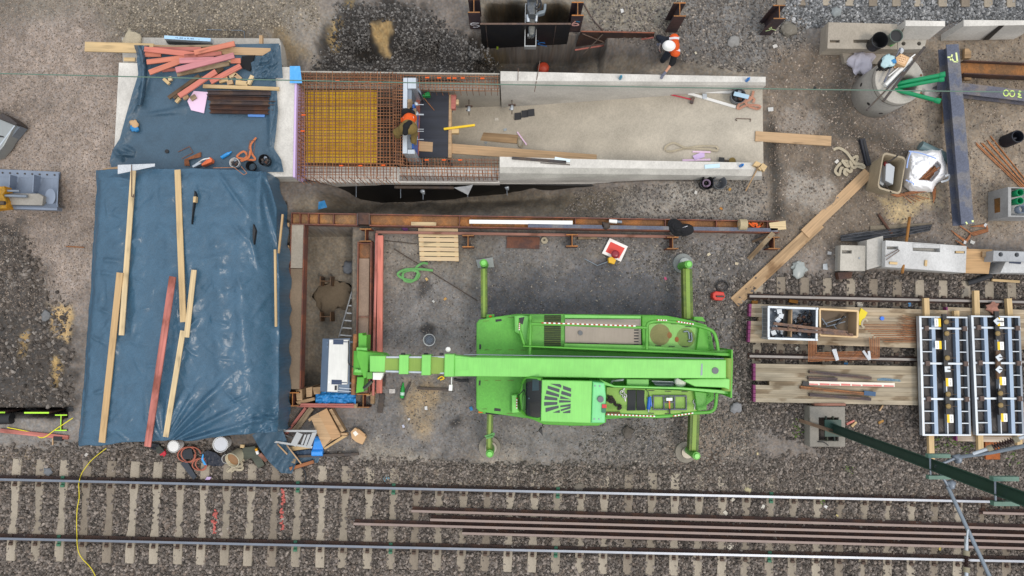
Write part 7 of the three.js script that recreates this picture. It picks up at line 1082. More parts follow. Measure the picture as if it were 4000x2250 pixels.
{const t=thing('wire_bundle','bundle of fine rusty tie wire on the timber mat','wire');for (let i=0;i<26;i++) part(t,'wire',tube([G(L(1270 + rr(-30,30),270 + i*8),0.27),G(L(1340,290 + i*7.5 + rr(-6,6)),0.28),G(L(1420,300 + i*7),0.26)],0.005,{seg: 8,rad: 4}),RB[i % 4]);}
for (let i=0;i<9;i++) solo('rebar',rod(G(L(940 + i*25,350 + i*17),0.26),G(L(1425,352 + i*17),0.26),0.009),RB[i % 4],'thin straight rebar lying on the mat towards the wire bundle','rebar','thin bars on the mat');
{const t=thing('rebar_bundle','bundle of U shaped rusty stirrups tied with two white straps','rebar');for (let i=0;i<11;i++) {const o=rr(-1,1);part(t,'bar',bent([G(WD(985 + i*12,520 + rr(-10,60)),0.42),G(WD(980 + i*12 + o,885 - i*13),0.36),G(WD(2035 - i*13,838 - i*11),0.36),G(WD(2040 - i*15,500 + rr(0,60)),0.42)],0.007),RB[i % 4]);} for (const [a,b] of [[WD(1350,705),WD(1412,870)],[WD(1380,700),WD(1425,865)],[WD(1800,725),WD(1895,860)],[WD(1885,730),WD(1900,860)]]) part(t,'tie_strap',bar(G(a,0.44),G(b,0.42),0.06,0.02),MT.foilW);}
solo('scrap',bar(on(WD(1515,915),0.06),on(WD(1572,915),0.06),0.05,0.04),MT.blue,'small blue plastic scrap beside the stirrup bundle','plastic scrap');
for (const [a,b,l,m] of [[L(545,730),L(1045,782),'rusty double channel near the rail side of the mat',MT.rustG],[L(535,780),L(770,792),'short rusty channel above the red and white board',MT.rustG],[L(472,856),L(985,908),'brown rusty channel below the red and white board',MT.rust],[L(545,915),L(1042,952),'rusty channel near the open edge of the mat',MT.rustG]]) {const t=thing('steel_channel',l,'steel channel');for (const s of [-8,8]) part(t,'channel',bar(G([a[0],a[1] + s*0.4],0.34),G([b[0],b[1] + s*0.4],0.34),0.035,0.09),m);part(t,'base_plate',bar(G(a,0.27),G(b,0.27),0.06,0.02),MT.iron);}
{const t=thing('barrier_board','worn red and white barrier board on the timber mat','barrier board'),a=L(540,820),b=L(1232,836);part(t,'board',bar(G(a,0.32),G(b,0.32),0.1,0.04),plas('#e4dcd0',0.8));for (let i=0;i<8;i++) {const f=i/8,g=f + 0.115*rr(0.8,1.08),y=rr(2,5);part(t,'red_paint',slab([[lerp(a[0],b[0],f),lerp(a[1],b[1],f) + y - 3],[lerp(a[0],b[0],g),lerp(a[1],b[1],g) + y - 2],[lerp(a[0],b[0],g),lerp(a[1],b[1],g) + 7],[lerp(a[0],b[0],f),lerp(a[1],b[1],f) + 7]],0.319,0.325),plas('#d07a74',0.8));}}
solo('blue_clamp',bar(G(L(985,900),0.35),G(L(1078,910),0.35),0.11,0.06),steel('#3d5878',0.5),'dark blue steel end fitting beside the brown channel','fitting');solo('black_block',bar(G(L(488,820),0.3),G(L(540,835),0.3),0.12,0.06),MT.blackP,'black rubber block at the end of the barrier board','rubber block');
solo('paint_patch',slab([L(1090,785),L(1140,778),L(1275,792),L(1280,810),L(1150,802),L(1092,800)],0.2405,0.2475),mat('#7fa6bd',0.9,{map: TX.rust}),'smear of pale blue paint on the timber mat','paint');
// ---------- formwork panels ----------
function panel(label,c,labels,rnds,plates,black) { // c: corners of the frame on sheet WF
 const h=0.5,t=thing('wall_form',label,'formwork panel','formwork panels on battens'),q=(u,v)=>{const a=[lerp(c[0][0],c[1][0],u),lerp(c[0][1],c[1][1],u)],b=[lerp(c[3][0],c[2][0],u),lerp(c[3][1],c[2][1],u)];return WF(lerp(a[0],b[0],v),lerp(a[1],b[1],v));};
 const rc=(u0,v0,u1,v1)=>[q(u0,v0),q(u1,v0),q(u1,v1),q(u0,v1)];
 const ply=printTex(256,512,'#2b2726',(x)=>{x.fillStyle='#4a4440';x.font='bold 34px sans-serif';for (let j=0;j<9;j++) for (let i=0;i<3;i++) {x.save();x.translate(10 + i*92 + (j % 2)*30,20 + j*60);x.rotate(-0.6);x.fillText('ULMA',0,0);x.restore();}});
 part(t,'plywood',plate(G(q(0.01,0.005),h - 0.13),G(q(0.99,0.005),h - 0.13),G(q(0.99,0.995),h - 0.13),G(q(0.01,0.995),h - 0.13)),mat('#ffffff',0.5,{map: ply}));part(t,'backing',slab(rc(0,0,1,1),h - 0.16,h - 0.134,{at: h}),MT.iron);
 const W2=0.026,fm=MT.galv;part(t,'frame_rail',slab(rc(0,0,1,0.012),h - 0.16,h),fm);part(t,'frame_rail',slab(rc(0,0.988,1,1),h - 0.16,h),fm);part(t,'frame_rail',slab(rc(0,0.0125,W2 + 0.02,0.9875),h - 0.16,h - 0.002),fm);part(t,'frame_rail',slab(rc(0.96,0.0125,1,0.9875),h - 0.16,h - 0.002),MT.galvD);
 for (const u of [0.25,0.74]) part(t,'post',slab(rc(u,0.0125,u + 0.075,0.9875),h - 0.13,h - 0.012),mat('#9aaec6',0.45,{map: TX.scuff,metal: 0.4}));
 for (const v of [0.1,0.395,0.692]) part(t,'joint_rail',slab(rc(0.0,v - 0.008,1,v + 0.008),h - 0.12,h + 0.006),fm);
 for (const v of [0.197,0.297,0.495,0.595,0.795,0.895]) {part(t,'rib',slab(rc(0.05,v - 0.0035,0.249,v + 0.0035),h - 0.12,h - 0.006),fm);part(t,'rib',slab(rc(0.816,v - 0.0035,0.959,v + 0.0035),h - 0.12,h - 0.006),fm);}
 part(t,'centre_rib',slab(rc(0.515,0.013,0.535,0.987),h - 0.13,h - 0.02),fm);
 for (const [v0,v1,m,du] of black) part(t,'strongback',slab(rc(0.485 + du,v0,0.57 + du,v1),h + 0.008,h + 0.07),m);
 const lt=(flip)=>printTex(128,96,'#f2f2ee',(x)=>{x.fillStyle='#f0c316';x.fillRect(flip?0:76,0,52,96);x.fillStyle='#2a2a2a';x.save();x.translate(flip?90:38,48);x.rotate(flip?Math.PI/2:-Math.PI/2);x.font='bold 26px sans-serif';x.textAlign='center';x.fillText('ULMA',0,9);x.restore();});
 const T0=lt(false),T1=lt(true),m0=mat('#ffffff',0.5,{map: T0}),m1=mat('#ffffff',0.5,{map: T1});
 for (const [u,v,fl] of labels) part(t,'label_plate',plate(G(WF(u - 18,v - 23),h + 0.074),G(WF(u + 18,v - 22),h + 0.074),G(WF(u + 20,v + 24),h + 0.074),G(WF(u - 16,v + 24),h + 0.074)),fl?m1:m0);
 for (const [u,v] of rnds) {const p=G(WF(u,v),h + 0.09);part(t,'tie_nut',lathe([[0,0],[0.07,0],[0.06,0.03],[0.025,0.05],[0,0.05]],14).translate(p.x,h + 0.07,p.z),rust('#a89a6a',0.6));part(t,'tie_end',rod(V3(p.x,h + 0.1,p.z),V3(p.x + 0.2,h + 0.1,p.z),0.012),MT.iron);}
 for (const [u,v,r] of plates) {const p=G(WF(u,v),h + 0.09);part(t,'tie_plate',boxg(0.14,0.02,0.14).rotateY(r).translate(p.x,h + 0.085,p.z),MT.galv);part(t,'tie_end',rod(V3(p.x,h + 0.11,p.z),V3(p.x + 0.16,h + 0.11,p.z + 0.01),0.012),MT.iron);}
 for (const v of [0.1,0.395,0.692]) for (const u of [0.14,0.93]) part(t,'clamp',boxg(0.1,0.07,0.12).translate(...G(q(u,v),h + 0.03).toArray()),MT.rustG);
 return t;
}
panel('black plywood formwork panel whose two upper maker plates sit left of the strongback',[[103,51],[379,55],[400,735],[123,734]],[[208,87,0],[212,215,0],[273,428,1],[280,636,1]],[[259,84],[262,150],[265,290],[270,497],[271,566]],[[265,354,0.05]],[[-0.02,0.2,MT.blackP,0],[0.28,0.42,MT.blackP,0],[0.42,0.54,MT.blackP,0.01],[0.64,0.82,MT.blackP,0.01]]);
panel('black plywood formwork panel with square tie plates turned on their corners',[[400,47],[680,52],[704,732],[430,732]],[[568,83,1],[568,220,1],[580,421,1],[588,630,1]],[[553,150],[569,492],[570,560]],[[549,80,0.7],[561,288,0.6],[561,356,0.8]],[[-0.04,0.2,MT.blackP,0],[0.29,0.53,rust('#6e5a46'),0],[0.61,0.83,MT.blackP,0.005]]);
for (const [a,b,l] of [[WF(146,-52),WF(178,880),'squared pine batten under the first formwork panel'],[WF(318,20),WF(322,420),'short squared batten end at the first formwork panel'],[WF(432,-95),WF(458,850),'long squared batten at the near edge of the second panel, red marked'],[WF(618,-50),WF(680,790),'squared batten under the far edge of the second panel']]) board('batten',l,'batten',a,b,20,0.1,MT.pine,0.335);
board('plank_stack','orange brown corrugated board below the second formwork panel','board',WF(520,700),WF(525,870),56,0.06,rust('#a2612c'),0.16);
solo('wire_tuft',wad(0.14,0.25,95,2,0.7).translate(...G(L(2010,215),0.24).toArray()),MT.oldred,'tuft of straw and mauve wire on the mat','wire');
// ---------- overhead line mast ----------
{
 const t=thing('mast_foundation','square concrete mast foundation with a recessed pocket','foundation'),o=[L(545,1010),L(832,1012),L(834,1336),L(546,1336)];
 part(t,'block',slab(o,-0.3,0.36,{holes: [[L(620,1100),L(620,1288),L(778,1288),L(778,1100)]],bevel: 0.02}),MT.concB);part(t,'pocket_floor',slab([L(618,1098),L(780,1098),L(780,1290),L(618,1290)],-0.1,0.12,{at: 0.36}),MT.iron);  // pocket floor coloured dark, recess shade put into the colour
 part(t,'timber_edge',slab([L(585,985),L(835,985),L(835,1004),L(585,1004)],0.1,0.3),MT.oldred);
 for (const [a,b] of [[L(678,1090),L(690,1290)],[L(735,1090),L(748,1290)]]) part(t,'anchor_rail',bar(G(a,0.4),G(b,0.4),0.03,0.1),rust('#3d4a42'));part(t,'cable',tube([G(L(608,1295),0.38),G(L(660,1300),0.42),G(L(695,1325),0.4)],0.012),MT.blackP);
}
{
 const m=mat('#2d4c44',0.5,{map: TX.scuff}),t=thing('catenary_mast','dark green steel overhead line mast rising beside the open track','mast');
 const b=G(L(712,1178),0.3),top=G([4060,1972],7.6);const d=top.clone().sub(b).normalize();
 part(t,'column',prof(iShape(0.22,0.2,0.014,0.02),b,top,V3(0.4,0,-1)),m);part(t,'base_plate',boxg(0.42,0.03,0.42).translate(b.x,0.44,b.z),m);
 const at=(h)=>b.clone().lerp(top,(h - 0.3)/7.3);
 for (const h of [4.9,6.75]) {const c=at(h);for (const k of [-1,1]) part(t,'bracket',boxg(0.42,0.1,0.07).translate(c.x + 0.05,c.y,c.z + k*0.2),mat('#5d8274',0.5,{map: TX.scuff}));part(t,'bracket_bolt',rod(V3(c.x - 0.1,c.y,c.z - 0.2),V3(c.x - 0.1,c.y,c.z + 0.2),0.02),MT.galvD);}
 const tubeM=mat('#8e9aa6',0.45,{map: TX.scuff,metal: 0.3}),arm=(pts,r)=>part(t,'cantilever_tube',tube(pts,r,{rad: 10,seg: 12}),tubeM);
 arm([G(O(2028,462),4.9),G(O(2330,1110),5.6),G(O(2420,1300),5.8)],0.035);arm([G(O(2085,252),4.9),G(O(2330,218),5.3),G(O(2620,160),5.8)],0.035);
 for (const p of [[O(2030,440),4.9],[O(2080,255),4.9]]) part(t,'swivel',wad(0.09,0.9,3,1).translate(...G(p[0],p[1] - 0.08).toArray()),MT.galvD);part(t,'link',rod(at(4.9),G(O(2030,455),4.9),0.03),MT.galvD);part(t,'link',rod(at(4.9),G(O(2085,255),4.9),0.03),MT.galvD);
 const ins=(a,e,h0,h1)=>{const A3=G(a,h0),E3=G(e,h1),l=A3.distanceTo(E3),pr=[[0.01,0]];for (let i=0;i<8;i++) {pr.push([0.03,l*(i/8)],[0.075,l*((i + 0.35)/8)],[0.03,l*((i + 0.7)/8)]);} pr.push([0.01,l]);const k=part(t,'insulator',along(lathe(pr,16).rotateZ(-Math.PI/2),A3,E3),plas('#3a2622',0.25));for (const [p,q] of [[A3,E3],[E3,A3]]) {const dd=p.clone().sub(q).normalize();part(k,'end_cap',rod(p,p.clone().addScaledVector(dd,0.09),0.055,12),plas('#8d8670',0.6));part(k,'end_rod',rod(p.clone().addScaledVector(dd,0.09),p.clone().addScaledVector(dd,0.34),0.035,8),MT.galv);}};
 ins(O(2162,960),O(2162,1042),5.35,5.4);ins(O(2350,178),O(2500,128),5.35,5.5);
 part(t,'hanger',rod(G(O(2172,770),5.3),G(O(2162,870),5.35),0.02),MT.galv);
}
board('timber','dark old timber leaning on the mast foundation','timber',L(462,1122),L(850,1248),13,0.06,MT.dark,0.42,0.55);board('timber','second dark old lath on the mast foundation','timber',L(480,1132),L(850,1262),6,0.05,MT.dark,0.4,0.5);
for (const [q,m,l] of [[[L(842,1145),L(905,1118),L(908,1130),L(848,1162)],MT.redD,'red wood offcut beside the mast foundation'],[[L(880,1165),L(920,1130),L(928,1142),L(892,1180)],MT.pine,'pine offcut beside the mast foundation'],[[L(1100,1135),L(1140,1116),L(1144,1132),L(1105,1155)],wood('#b08a4c'),'tan offcut on the ballast below the mat'],[[L(1105,1042),L(1135,998),L(1142,1004),L(1115,1048)],MT.larch,'splinter of board leaning at the mat edge']]) solo('wood_block',slab(q,0.0,0.07),m,l,'wood block');
// ---------- thin overhead cable ----------
{const a=G([-80,285.5],3.2),b=G([1100,313],3.12),c=G([2600,341],3.1),d=G([4080,361.5],3.2);const e0=a.clone().add(a.clone().sub(b).setY(0).normalize().multiplyScalar(5)),e1=d.clone().add(d.clone().sub(c).setY(0).normalize().multiplyScalar(5));const t=thing('overhead_cable','thin green grey cable stretched over the whole site','cable');part(t,'wire',tube([e0,a,b,c,d,e1],0.012,{seg: 60}),plas('#5f7a6c',0.6));for (const e of [e0,e1]) part(t,'end_post',rod(V3(e.x,-0.1,e.z),V3(e.x,e.y + 0.1,e.z),0.06,10),MT.galvD);part(t,'tie',wad(0.03,0.8,5,1).translate(...G(D(372,715),3.08).toArray()),MT.blackP);}
// ---------- loader buckets at the road side ----------
{
 const t=thing('loader_bucket','grey steel loader bucket with dividers and a yellow coupler','loader bucket'),m=mat('#8c98aa',0.45,{map: TX.scuff,metal: 0.4}),mw=mat('#b4b0a8',0.5,{map: TX.conc,metal: 0.2});
 part(t,'cutting_edge',slab([E(-300,112),E(483,148),E(480,205),E(-300,175)],0.02,0.06),m);
 part(t,'curved_back',grid(4,12,(u,v)=>{const a=Math.PI*0.5*v,y0=lerp(165,420,v),p=E(lerp(-300,470,u),y0 + u*14);return G(p,0.05 + 0.5*Math.pow(v,2.2));}),m);
 part(t,'top_beam',slab([E(-300,318),E(310,322),E(350,345),E(340,418),E(-300,408)],0.4,0.56,{bevel: 0.02}),mw);part(t,'back_lip',slab([E(-300,415),E(462,432),E(462,458),E(-300,432)],0.3,0.5),m);
 part(t,'side_plate',loft([[G(E(478,150),0.05),G(E(474,300),0.02),G(E(462,455),0.02),G(E(462,455),0.5),G(E(470,300),0.4)],[G(E(470,150),0.05),G(E(466,300),0.02),G(E(454,455),0.02),G(E(454,455),0.5),G(E(462,300),0.4)]]),m);part(t,'end_web',lathe([[0,0],[0.17,0],[0.19,0.02],[0,0.02]],20).scale(0.7,1,1.1).translate(...G(E(410,350),0.42).toArray()),m);
 for (const u of [75,268]) part(t,'divider',slab([E(u,170),E(u + 8,170),E(u,312),E(u - 8,312)],0.1,0.36),m);for (let i=0;i<9;i++) part(t,'bolt',new THREE.CylinderGeometry(0.022,0.022,0.02,8).translate(...G(E(-40 + i*60,152 + i*2.6),0.07).toArray()),MT.iron);
 part(t,'hydraulic_rod',rod(G(E(40,340),0.66),G(E(220,345),0.64),0.04,10),MT.galvD);part(t,'hydraulic_rod',rod(G(E(40,300),0.66),G(E(160,302),0.66),0.03,10),MT.galvD);
 part(t,'coupler',slab([E(-80,270),E(30,262),E(42,300),E(20,330),E(45,380),E(50,440),E(-80,455)],0.45,0.75,{bevel: 0.03}),mat('#c99a16',0.5,{map: TX.rust}));part(t,'coupler_pin',rod(G(E(-10,400),0.78),G(E(40,400),0.78),0.05,10),MT.iron);
}
{const t=thing('loader_bucket','corner of a bare steel bucket standing on the haul road','loader bucket'),m=mat('#a3a8a8',0.4,{map: TX.scuff,metal: 0.5});part(t,'blade',slab([A(-200,1060),A(-60,940),A(0,960),A(120,1010),A(30,1180),A(-40,1260),A(-200,1300)],0.05,0.4,{bevel: 0.02}),m);part(t,'edge_plate',slab([A(110,1012),A(165,1022),A(5,1215),A(-20,1200)],0.02,0.3),MT.galvD);part(t,'back_curve',slab([A(-120,860),A(0,905),A(80,950),A(140,1000),A(125,1012),A(0,958),A(-120,900)],0.02,0.45),MT.iron);part(t,'slot',slab([A(-30,1090),A(25,1100),A(35,1112),A(-30,1106)],0.4,0.406),MT.blackP);part(t,'weld_line',bar(G(A(118,1015),0.404),G(A(-10,1185),0.404),0.03,0.006),MT.galv);}
// ---------- lime marked posts at the mound ----------
{const lime=plas('#b4f03c',0.6);
 for (const [u,v,l] of [[493,868,'steel post with lime painted top beside the blue tarp'],[295,854,'buried post flange with lime painted edge near the soil mound'],[-60,852,'lime edged post flange at the end of the soil mound']]) {const c=G(I(u,v),0.05),t=thing('marked_post',l,'steel post');const s=u === 493?iShape(0.42,0.31,0.02,0.028):poly([[-0.32,-0.02],[0.32,-0.02],[0.32,0.02],[-0.32,0.02]]),off=u === 493?0.21:0;const mk=(y0,dp)=>{const g=new THREE.ExtrudeGeometry(s,{depth: dp,bevelEnabled: false});g.rotateX(-Math.PI/2);g.translate(c.x,y0,c.z + off);return uvm(g);};part(t,'profile',mk(-0.8,0.84),MT.rustD);part(t,'painted_top',mk(0.041,0.008),lime);}
 solo('steel_bar',bar(on(I(0,998),0.06),on(I(548,1055),0.06),0.1,0.06),MT.redD,'dull red square bar beside the yellow line','steel bar');solo('pipe',rod(on(I(-40,905),0.1),on(I(98,900),0.1),0.14,18),MT.blackP,'dark pipe end sticking out at the lime marked posts','pipe');
 solo('marker_line',tube([on(I(60,972),0.05),on(I(250,1012),0.05),on(I(345,1055),0.06),on(I(460,980),0.1),on(I(590,895),0.3)],0.012,{seg: 40}),plas('#e6da20',0.6),'yellow line running to the tarp corner','rope');solo('tool',bar(on(I(430,1060),0.08),on(I(500,1065),0.08),0.11,0.08),MT.blackP,'small black device on the stones at the tarp corner','device');board('batten','short light batten standing beside the black device','batten',I(425,1060),I(424,1115),4,0.04,MT.larch,0.06);
 solo('black_strip',grid(30,5,(u,v)=>{const p=[lerp(-20,285,u),lerp(1606 - 12*u,1612,v) - 4];return on(p,0.03 + 0.1*fbm(p[0]/20,p[1]/9,4,2));}),mat('#1e1f22',0.4,{bump: TX.crease,bs: 0.02}),'narrow black strip along the foot of the soil mound','plastic film');}  // thin black strip laid along the mound foot
solo('steel_bar',rod(on(E(535,750),0.02),on(E(680,758),0.02),0.016),MT.rust,'thin rod sticking out from under the tarp','steel bar');
// ---------- yellow hose over the track ----------
solo('yellow_hose',tube([M(765,185),M(700,235),M(650,280),M(600,345),M(580,385),M(572,412),M(566,450),M(569,540),M(555,620),M(551,720),M(553,815),M(553,845),M(556,885),M(566,935),M(592,980),M(640,1030),M(668,1070),M(690,1120),M(700,1200)].map((p,i)=>G(p,Math.abs(p[1] - 1877)<14 || Math.abs(p[1] - 2108)<14?0.235:0.09)),0.011,{seg: 160}),plas('#d6c62c',0.5),'thin yellow hose crossing the open track','hose');
// ---------- gear under the tarp edge ----------
bucket('white lidded bucket under the tarp edge',WC(212,236),0.05,0.15,0.32,MT.whiteP,{fill: MT.whiteP,level: 0.97});bucket('white bucket of water mostly hidden by the tarp',WC(885,208),0.05,0.19,0.34,MT.whiteP,{fill: plas('#cfd2d8',0.2),level: 0.9});
bucket('beige bucket with brown liquid tipped towards the track',WC(1095,375),0.02,0.19,0.34,plas('#c9c2a8',0.5),{fill: plas('#8d6a48',0.3),level: 0.75,tilt: [0.35,0.25]});bucket('small dark tin with white rim beside the black sheet',WC(968,415),0.04,0.11,0.16,MT.whiteP,{fill: MT.iron,level: 0.9});
for (const [c,r,l] of [[[395,350],120,'brown hose coiled in a wide loop on the black sheet'],[[575,490],95,'brown hose coiled lower down over a sleeper end']]) solo('hose',tube([...Array(26)].map((_,i)=>{const a=i*0.5;return on(WC(c[0] + Math.cos(a)*r*(1 + 0.2*Math.sin(a*0.7)) + i*3,c[1] + Math.sin(a)*r*0.9),0.12 + 0.02*Math.sin(i));}),0.018,{seg: 120}),plas('#a8604c',0.5),l,'hose');
const sheetOn=(f,pts,n1,n2,lift,s)=>grid(n1,n2,(u,v)=>{const a=pl1(pts[0].map(([x,y])=>f(x,y)))(u),b=pl1(pts[1].map(([x,y])=>f(x,y)))(u),p=[lerp(a[0],b[0],v),lerp(a[1],b[1],v)];return on(p,lift + 0.1*Math.abs(fbm(p[0]/14,p[1]/12,s,3) - 0.5));});
solo('black_sheet',sheetOn(WC,[[[640,330],[700,290],[820,330],[920,420]],[[690,500],[800,520],[900,520],[960,480]]],24,14,0.14,3),mat('#1b2130',0.5,{bump: TX.crease,bs: 0.02}),'stiff dark blue black sheet standing under the tarp edge','sheet');solo('blue_film',sheetOn(WC,[[[630,345],[610,420],[650,500]],[[645,350],[640,420],[690,505]]],10,5,0.18,9),mat('#2a9be0',0.4,{}),'bright blue edge of sheeting beside the hose','foil');
solo('dark_boards',slab([WC(300,290),WC(470,270),WC(500,400),WC(330,430)],0,0.08),mat('#30353d',0.7,{map: TX.scuff}),'dark rubber sheet under the hose loop','rubber sheet');solo('dark_boards',slab([WC(310,480),WC(400,440),WC(540,670),WC(500,715),WC(420,620)],0.04,0.1),mat('#3d434d',0.7,{map: TX.scuff}),'dark sheet lying across a sleeper towards the rail','rubber sheet');solo('dark_boards',sheetOn(WC,[[[-250,180],[-120,190],[0,200]],[[-180,230],[-60,290],[60,300]]],20,8,0.1,19),mat('#1c2028',0.6,{}),'dark cloth peeping out under the red board end','cloth');solo('dark_boards',slab([WC(-40,250),WC(20,230),WC(80,300),WC(20,345),WC(-30,330)],0.02,0.1),mat('#454a44',0.8,{map: TX.scuff}),'grey green board end under the tarp edge','board');
solo('olive_board',slab([WC(1205,250),WC(1385,232),WC(1440,330),WC(1520,500),WC(1435,555),WC(1330,400),WC(1240,440),WC(1200,380)],0.06,0.14),mat('#5f675e',0.8,{map: TX.oldwood}),'grey green board lying over a sleeper end','board');solo('glove',wad(0.09,0.5,23,2).translate(...on(WC(80,325),0.02).toArray()),plas('#c0283a',0.6),'red glove on the stones under the tarp edge','glove');
{const t=thing('spray_can','orange and white can beside the trailing tarp end','spray can'),a=G(WC(1398,262),0.3),b=G(WC(1425,340),0.25);part(t,'cap',rod(a,a.clone().lerp(b,0.4),0.035,10),plas('#e8a81e',0.5));part(t,'can',rod(a.clone().lerp(b,0.42),b,0.04,10),MT.whiteP);} solo('hand_tool',bar(G(WC(1450,345),0.2),G(WC(1550,445),0.15),0.1,0.05),MT.oldred,'red and brown tool handle beside the trailing tarp end','tool');
solo('strap',ribbon([[1230,430],[1180,440],[1200,500],[1120,540],[1040,600],[1060,540],[1150,520],[1210,540],[1190,570],[1000,560],[985,600],[1030,570],[1080,510],[1040,480]].map(([u,v],i)=>on(WC(u,v),0.06 + (i % 3)*0.02)),0.06),MT.web,'beige strap tangled below the tipped bucket','strap');solo('wood_block',bar(G(WC(1172,230),0.5),G(WC(1222,235),0.5),0.08,0.08),MT.pine,'pine block end showing under the tarp hem','wood block');solo('foam_piece',slab([WC(665,715),WC(695,672),WC(755,675),WC(735,712)],0.06,0.08),MT.xps,'small lilac foam piece on the ballast beside the rail','foam');
// broom, steps, plywood crate, blue tube
{const t=thing('broom','wide wooden broom leaning with its head on the sleepers','broom');part(t,'handle',rod(G(WC(1840,215),0.5),on(WC(2045,480),0.16),0.018,8),MT.larch);part(t,'head',bar(on(WC(1880,560),0.16),on(WC(2225,455),0.16),0.08,0.06),wood('#a8714c'));part(t,'bristles',bar(on(WC(1885,570),0.1),on(WC(2225,466),0.1),0.07,0.07),MT.rustD);} solo('pole',rod(G(WC(1705,200),0.55),on(WC(1900,400),0.15),0.02,8),MT.larch,'thin wooden pole leaning beside the broom','pole');solo('foam_piece',slab([WC(1862,345),WC(1975,405),WC(1972,490),WC(1858,445)],0.1,0.14),MT.grey,'weathered grey board piece under the broom handle','board');solo('black_cable',tube([on(WC(2060,540),0.1),on(WC(2110,620),0.08),on(WC(2115,700),0.1),on(WC(2112,765),0.08)],0.016),MT.rubber,'short black cable hanging towards the rail by the broom','cable');
{const t=thing('step_ladder','aluminium step ladder lying on its side by the tarp','step ladder'),hs=0.5;const st=(a,b,w)=>part(t,'stile',bar(G(a,hs),G(b,hs),w,0.05),MT.alu);st(J(165,1000),J(490,1002),0.05);st(J(150,1088),J(452,1135),0.05);st(J(172,1000),J(148,1088),0.05);for (const [q,m] of [[[J(330,1008),J(378,1028),J(322,1128),J(278,1110)],'platform'],[[J(392,1030),J(408,1030),J(378,1112),J(362,1110)],'tread'],[[J(418,1030),J(440,1026),J(405,1122),J(385,1120)],'tread'],[[J(455,1015),J(492,1010),J(440,1135),J(408,1132)],'tread']]) part(t,m,slab(q,hs - 0.04,hs + 0.02),MT.alu);part(t,'leg',rod(G(J(165,1005),hs),on(J(300,1060),0.05),0.02),MT.alu);part(t,'leg',rod(G(J(450,1130),hs),on(J(430,1080),0.05),0.02),MT.alu);}
{const t=thing('plywood_crate','plywood trough of two boards lying on its side in the yard','plywood box');part(t,'board',slab([J(440,888),J(500,855),J(618,1050),J(690,1040),J(550,1140)].slice(0,3).concat([J(545,1140)]),0.26,0.3),MT.larch);part(t,'board',slab([J(502,855),J(570,818),J(682,1030),J(680,1048),J(618,1078)],0.27,0.31),wood('#c9a680'));part(t,'end_board',slab([J(545,1142),J(700,1040),J(740,1042),J(560,1150)],0.05,0.27),MT.pine2);part(t,'side_board',slab([J(590,830),J(612,820),J(718,1000),J(690,1012)],0.02,0.24),MT.plank);part(t,'brace',slab([J(686,1018),J(735,1018),J(738,1036),J(690,1038)],0.1,0.25),MT.larch);part(t,'brace',slab([J(420,910),J(442,890),J(455,910),J(432,925)],0.1,0.28),MT.plank);part(t,'base',slab([J(470,880),J(570,835),J(690,1030),J(560,1120)],0.0,0.25),MT.plank);}
{const t=thing('blue_foil_roll','shiny bright blue foil rolled at one end beside the plywood trough','foil roll'),m=mat('#2f8fe6',0.25,{coat: 0.6});part(t,'sheet',grid(10,14,(u,v)=>{const p=[lerp(1000 + lerp(478,455,v)/2.07,1000 + lerp(530,543,v)/2.07,u),1200 + lerp(1045,1160,v)/2.07];return on(p,0.2 + 0.06*Math.sin(v*5));}),m);part(t,'roll',rod(on(J(455,1176),0.12),on(J(544,1176),0.12),0.09,16),m);}
board('board','pine board under the step ladder','board',J(170,1160),J(440,1125),16,0.03,MT.pine,0.16);board('steel_bar','long dark steel angle lying along the ballast edge','steel bar',J(330,1208),J(828,1188),9,0.08,MT.iron,0.12);solo('tarp_piece',sheetOn(J,[[[300,1165],[380,1155],[460,1150]],[[300,1200],[380,1205],[460,1195]]],20,8,0.06,29),mat('#2c435c',0.6,{bump: TX.crease,bs: 0.02}),'dark blue sheet piece under the foil roll','sheet');solo('tarp_piece',sheetOn(J,[[[330,1215],[430,1205],[525,1200]],[[280,1265],[430,1260],[500,1258]]],20,8,0.05,39),MT.tarpD,'scrap of blue tarp beside the broom head','sheet');
{const t=thing('cardboard_box','torn flattened cardboard box with white label in the yard','cardboard box');part(t,'carton',slab([J(765,1010),J(800,975),J(840,1000),J(890,1050),J(860,1110),J(810,1090),J(775,1060)],0.0,0.14),MT.card);part(t,'flap',slab([J(830,985),J(885,1030),J(875,1048),J(818,1005)],0.14,0.16),plas('#b5906a',0.9));part(t,'label_sheet',slab([J(782,1015),J(805,1000),J(828,1025),J(802,1045)],0.141,0.146),MT.paper);}
bucket('white bucket of cut pipe rings standing alone in the yard',J(1400,265),0.0,0.15,0.28,MT.whiteP,{fill: MT.greyP,level: 0.7});{const c=G(J(1400,265),0.25);for (let i=0;i<16;i++) solo('pipe_ring',new THREE.TorusGeometry(0.022,0.008,6,12).rotateX(Math.PI/2 + rr(-0.5,0.5)).translate(c.x + Math.cos(i*2.4)*0.09*Math.sqrt(i/16),0.225,c.z + Math.sin(i*2.4)*0.09*Math.sqrt(i/16)),MT.galvD,'small grey pipe ring in the white yard bucket','pipe ring','pipe rings in the bucket');}
{const a=on(J(1188,640),0.06),b=on(J(1180,735),0.06),g=lathe([[0,0],[0.05,0],[0.055,0.14],[0.05,0.26],[0.02,0.36],[0.02,0.4],[0,0.4]],14).rotateZ(-Math.PI/2),t=thing('bottle','green plastic drink bottle lying in the yard','bottle');part(t,'flask',along(g,b,a),mat('#2fae4c',0.15,{glass: 0.3}));part(t,'label',rod(b.clone().lerp(a,0.25),b.clone().lerp(a,0.5),0.057,12),plas('#b8d8c8',0.5));}
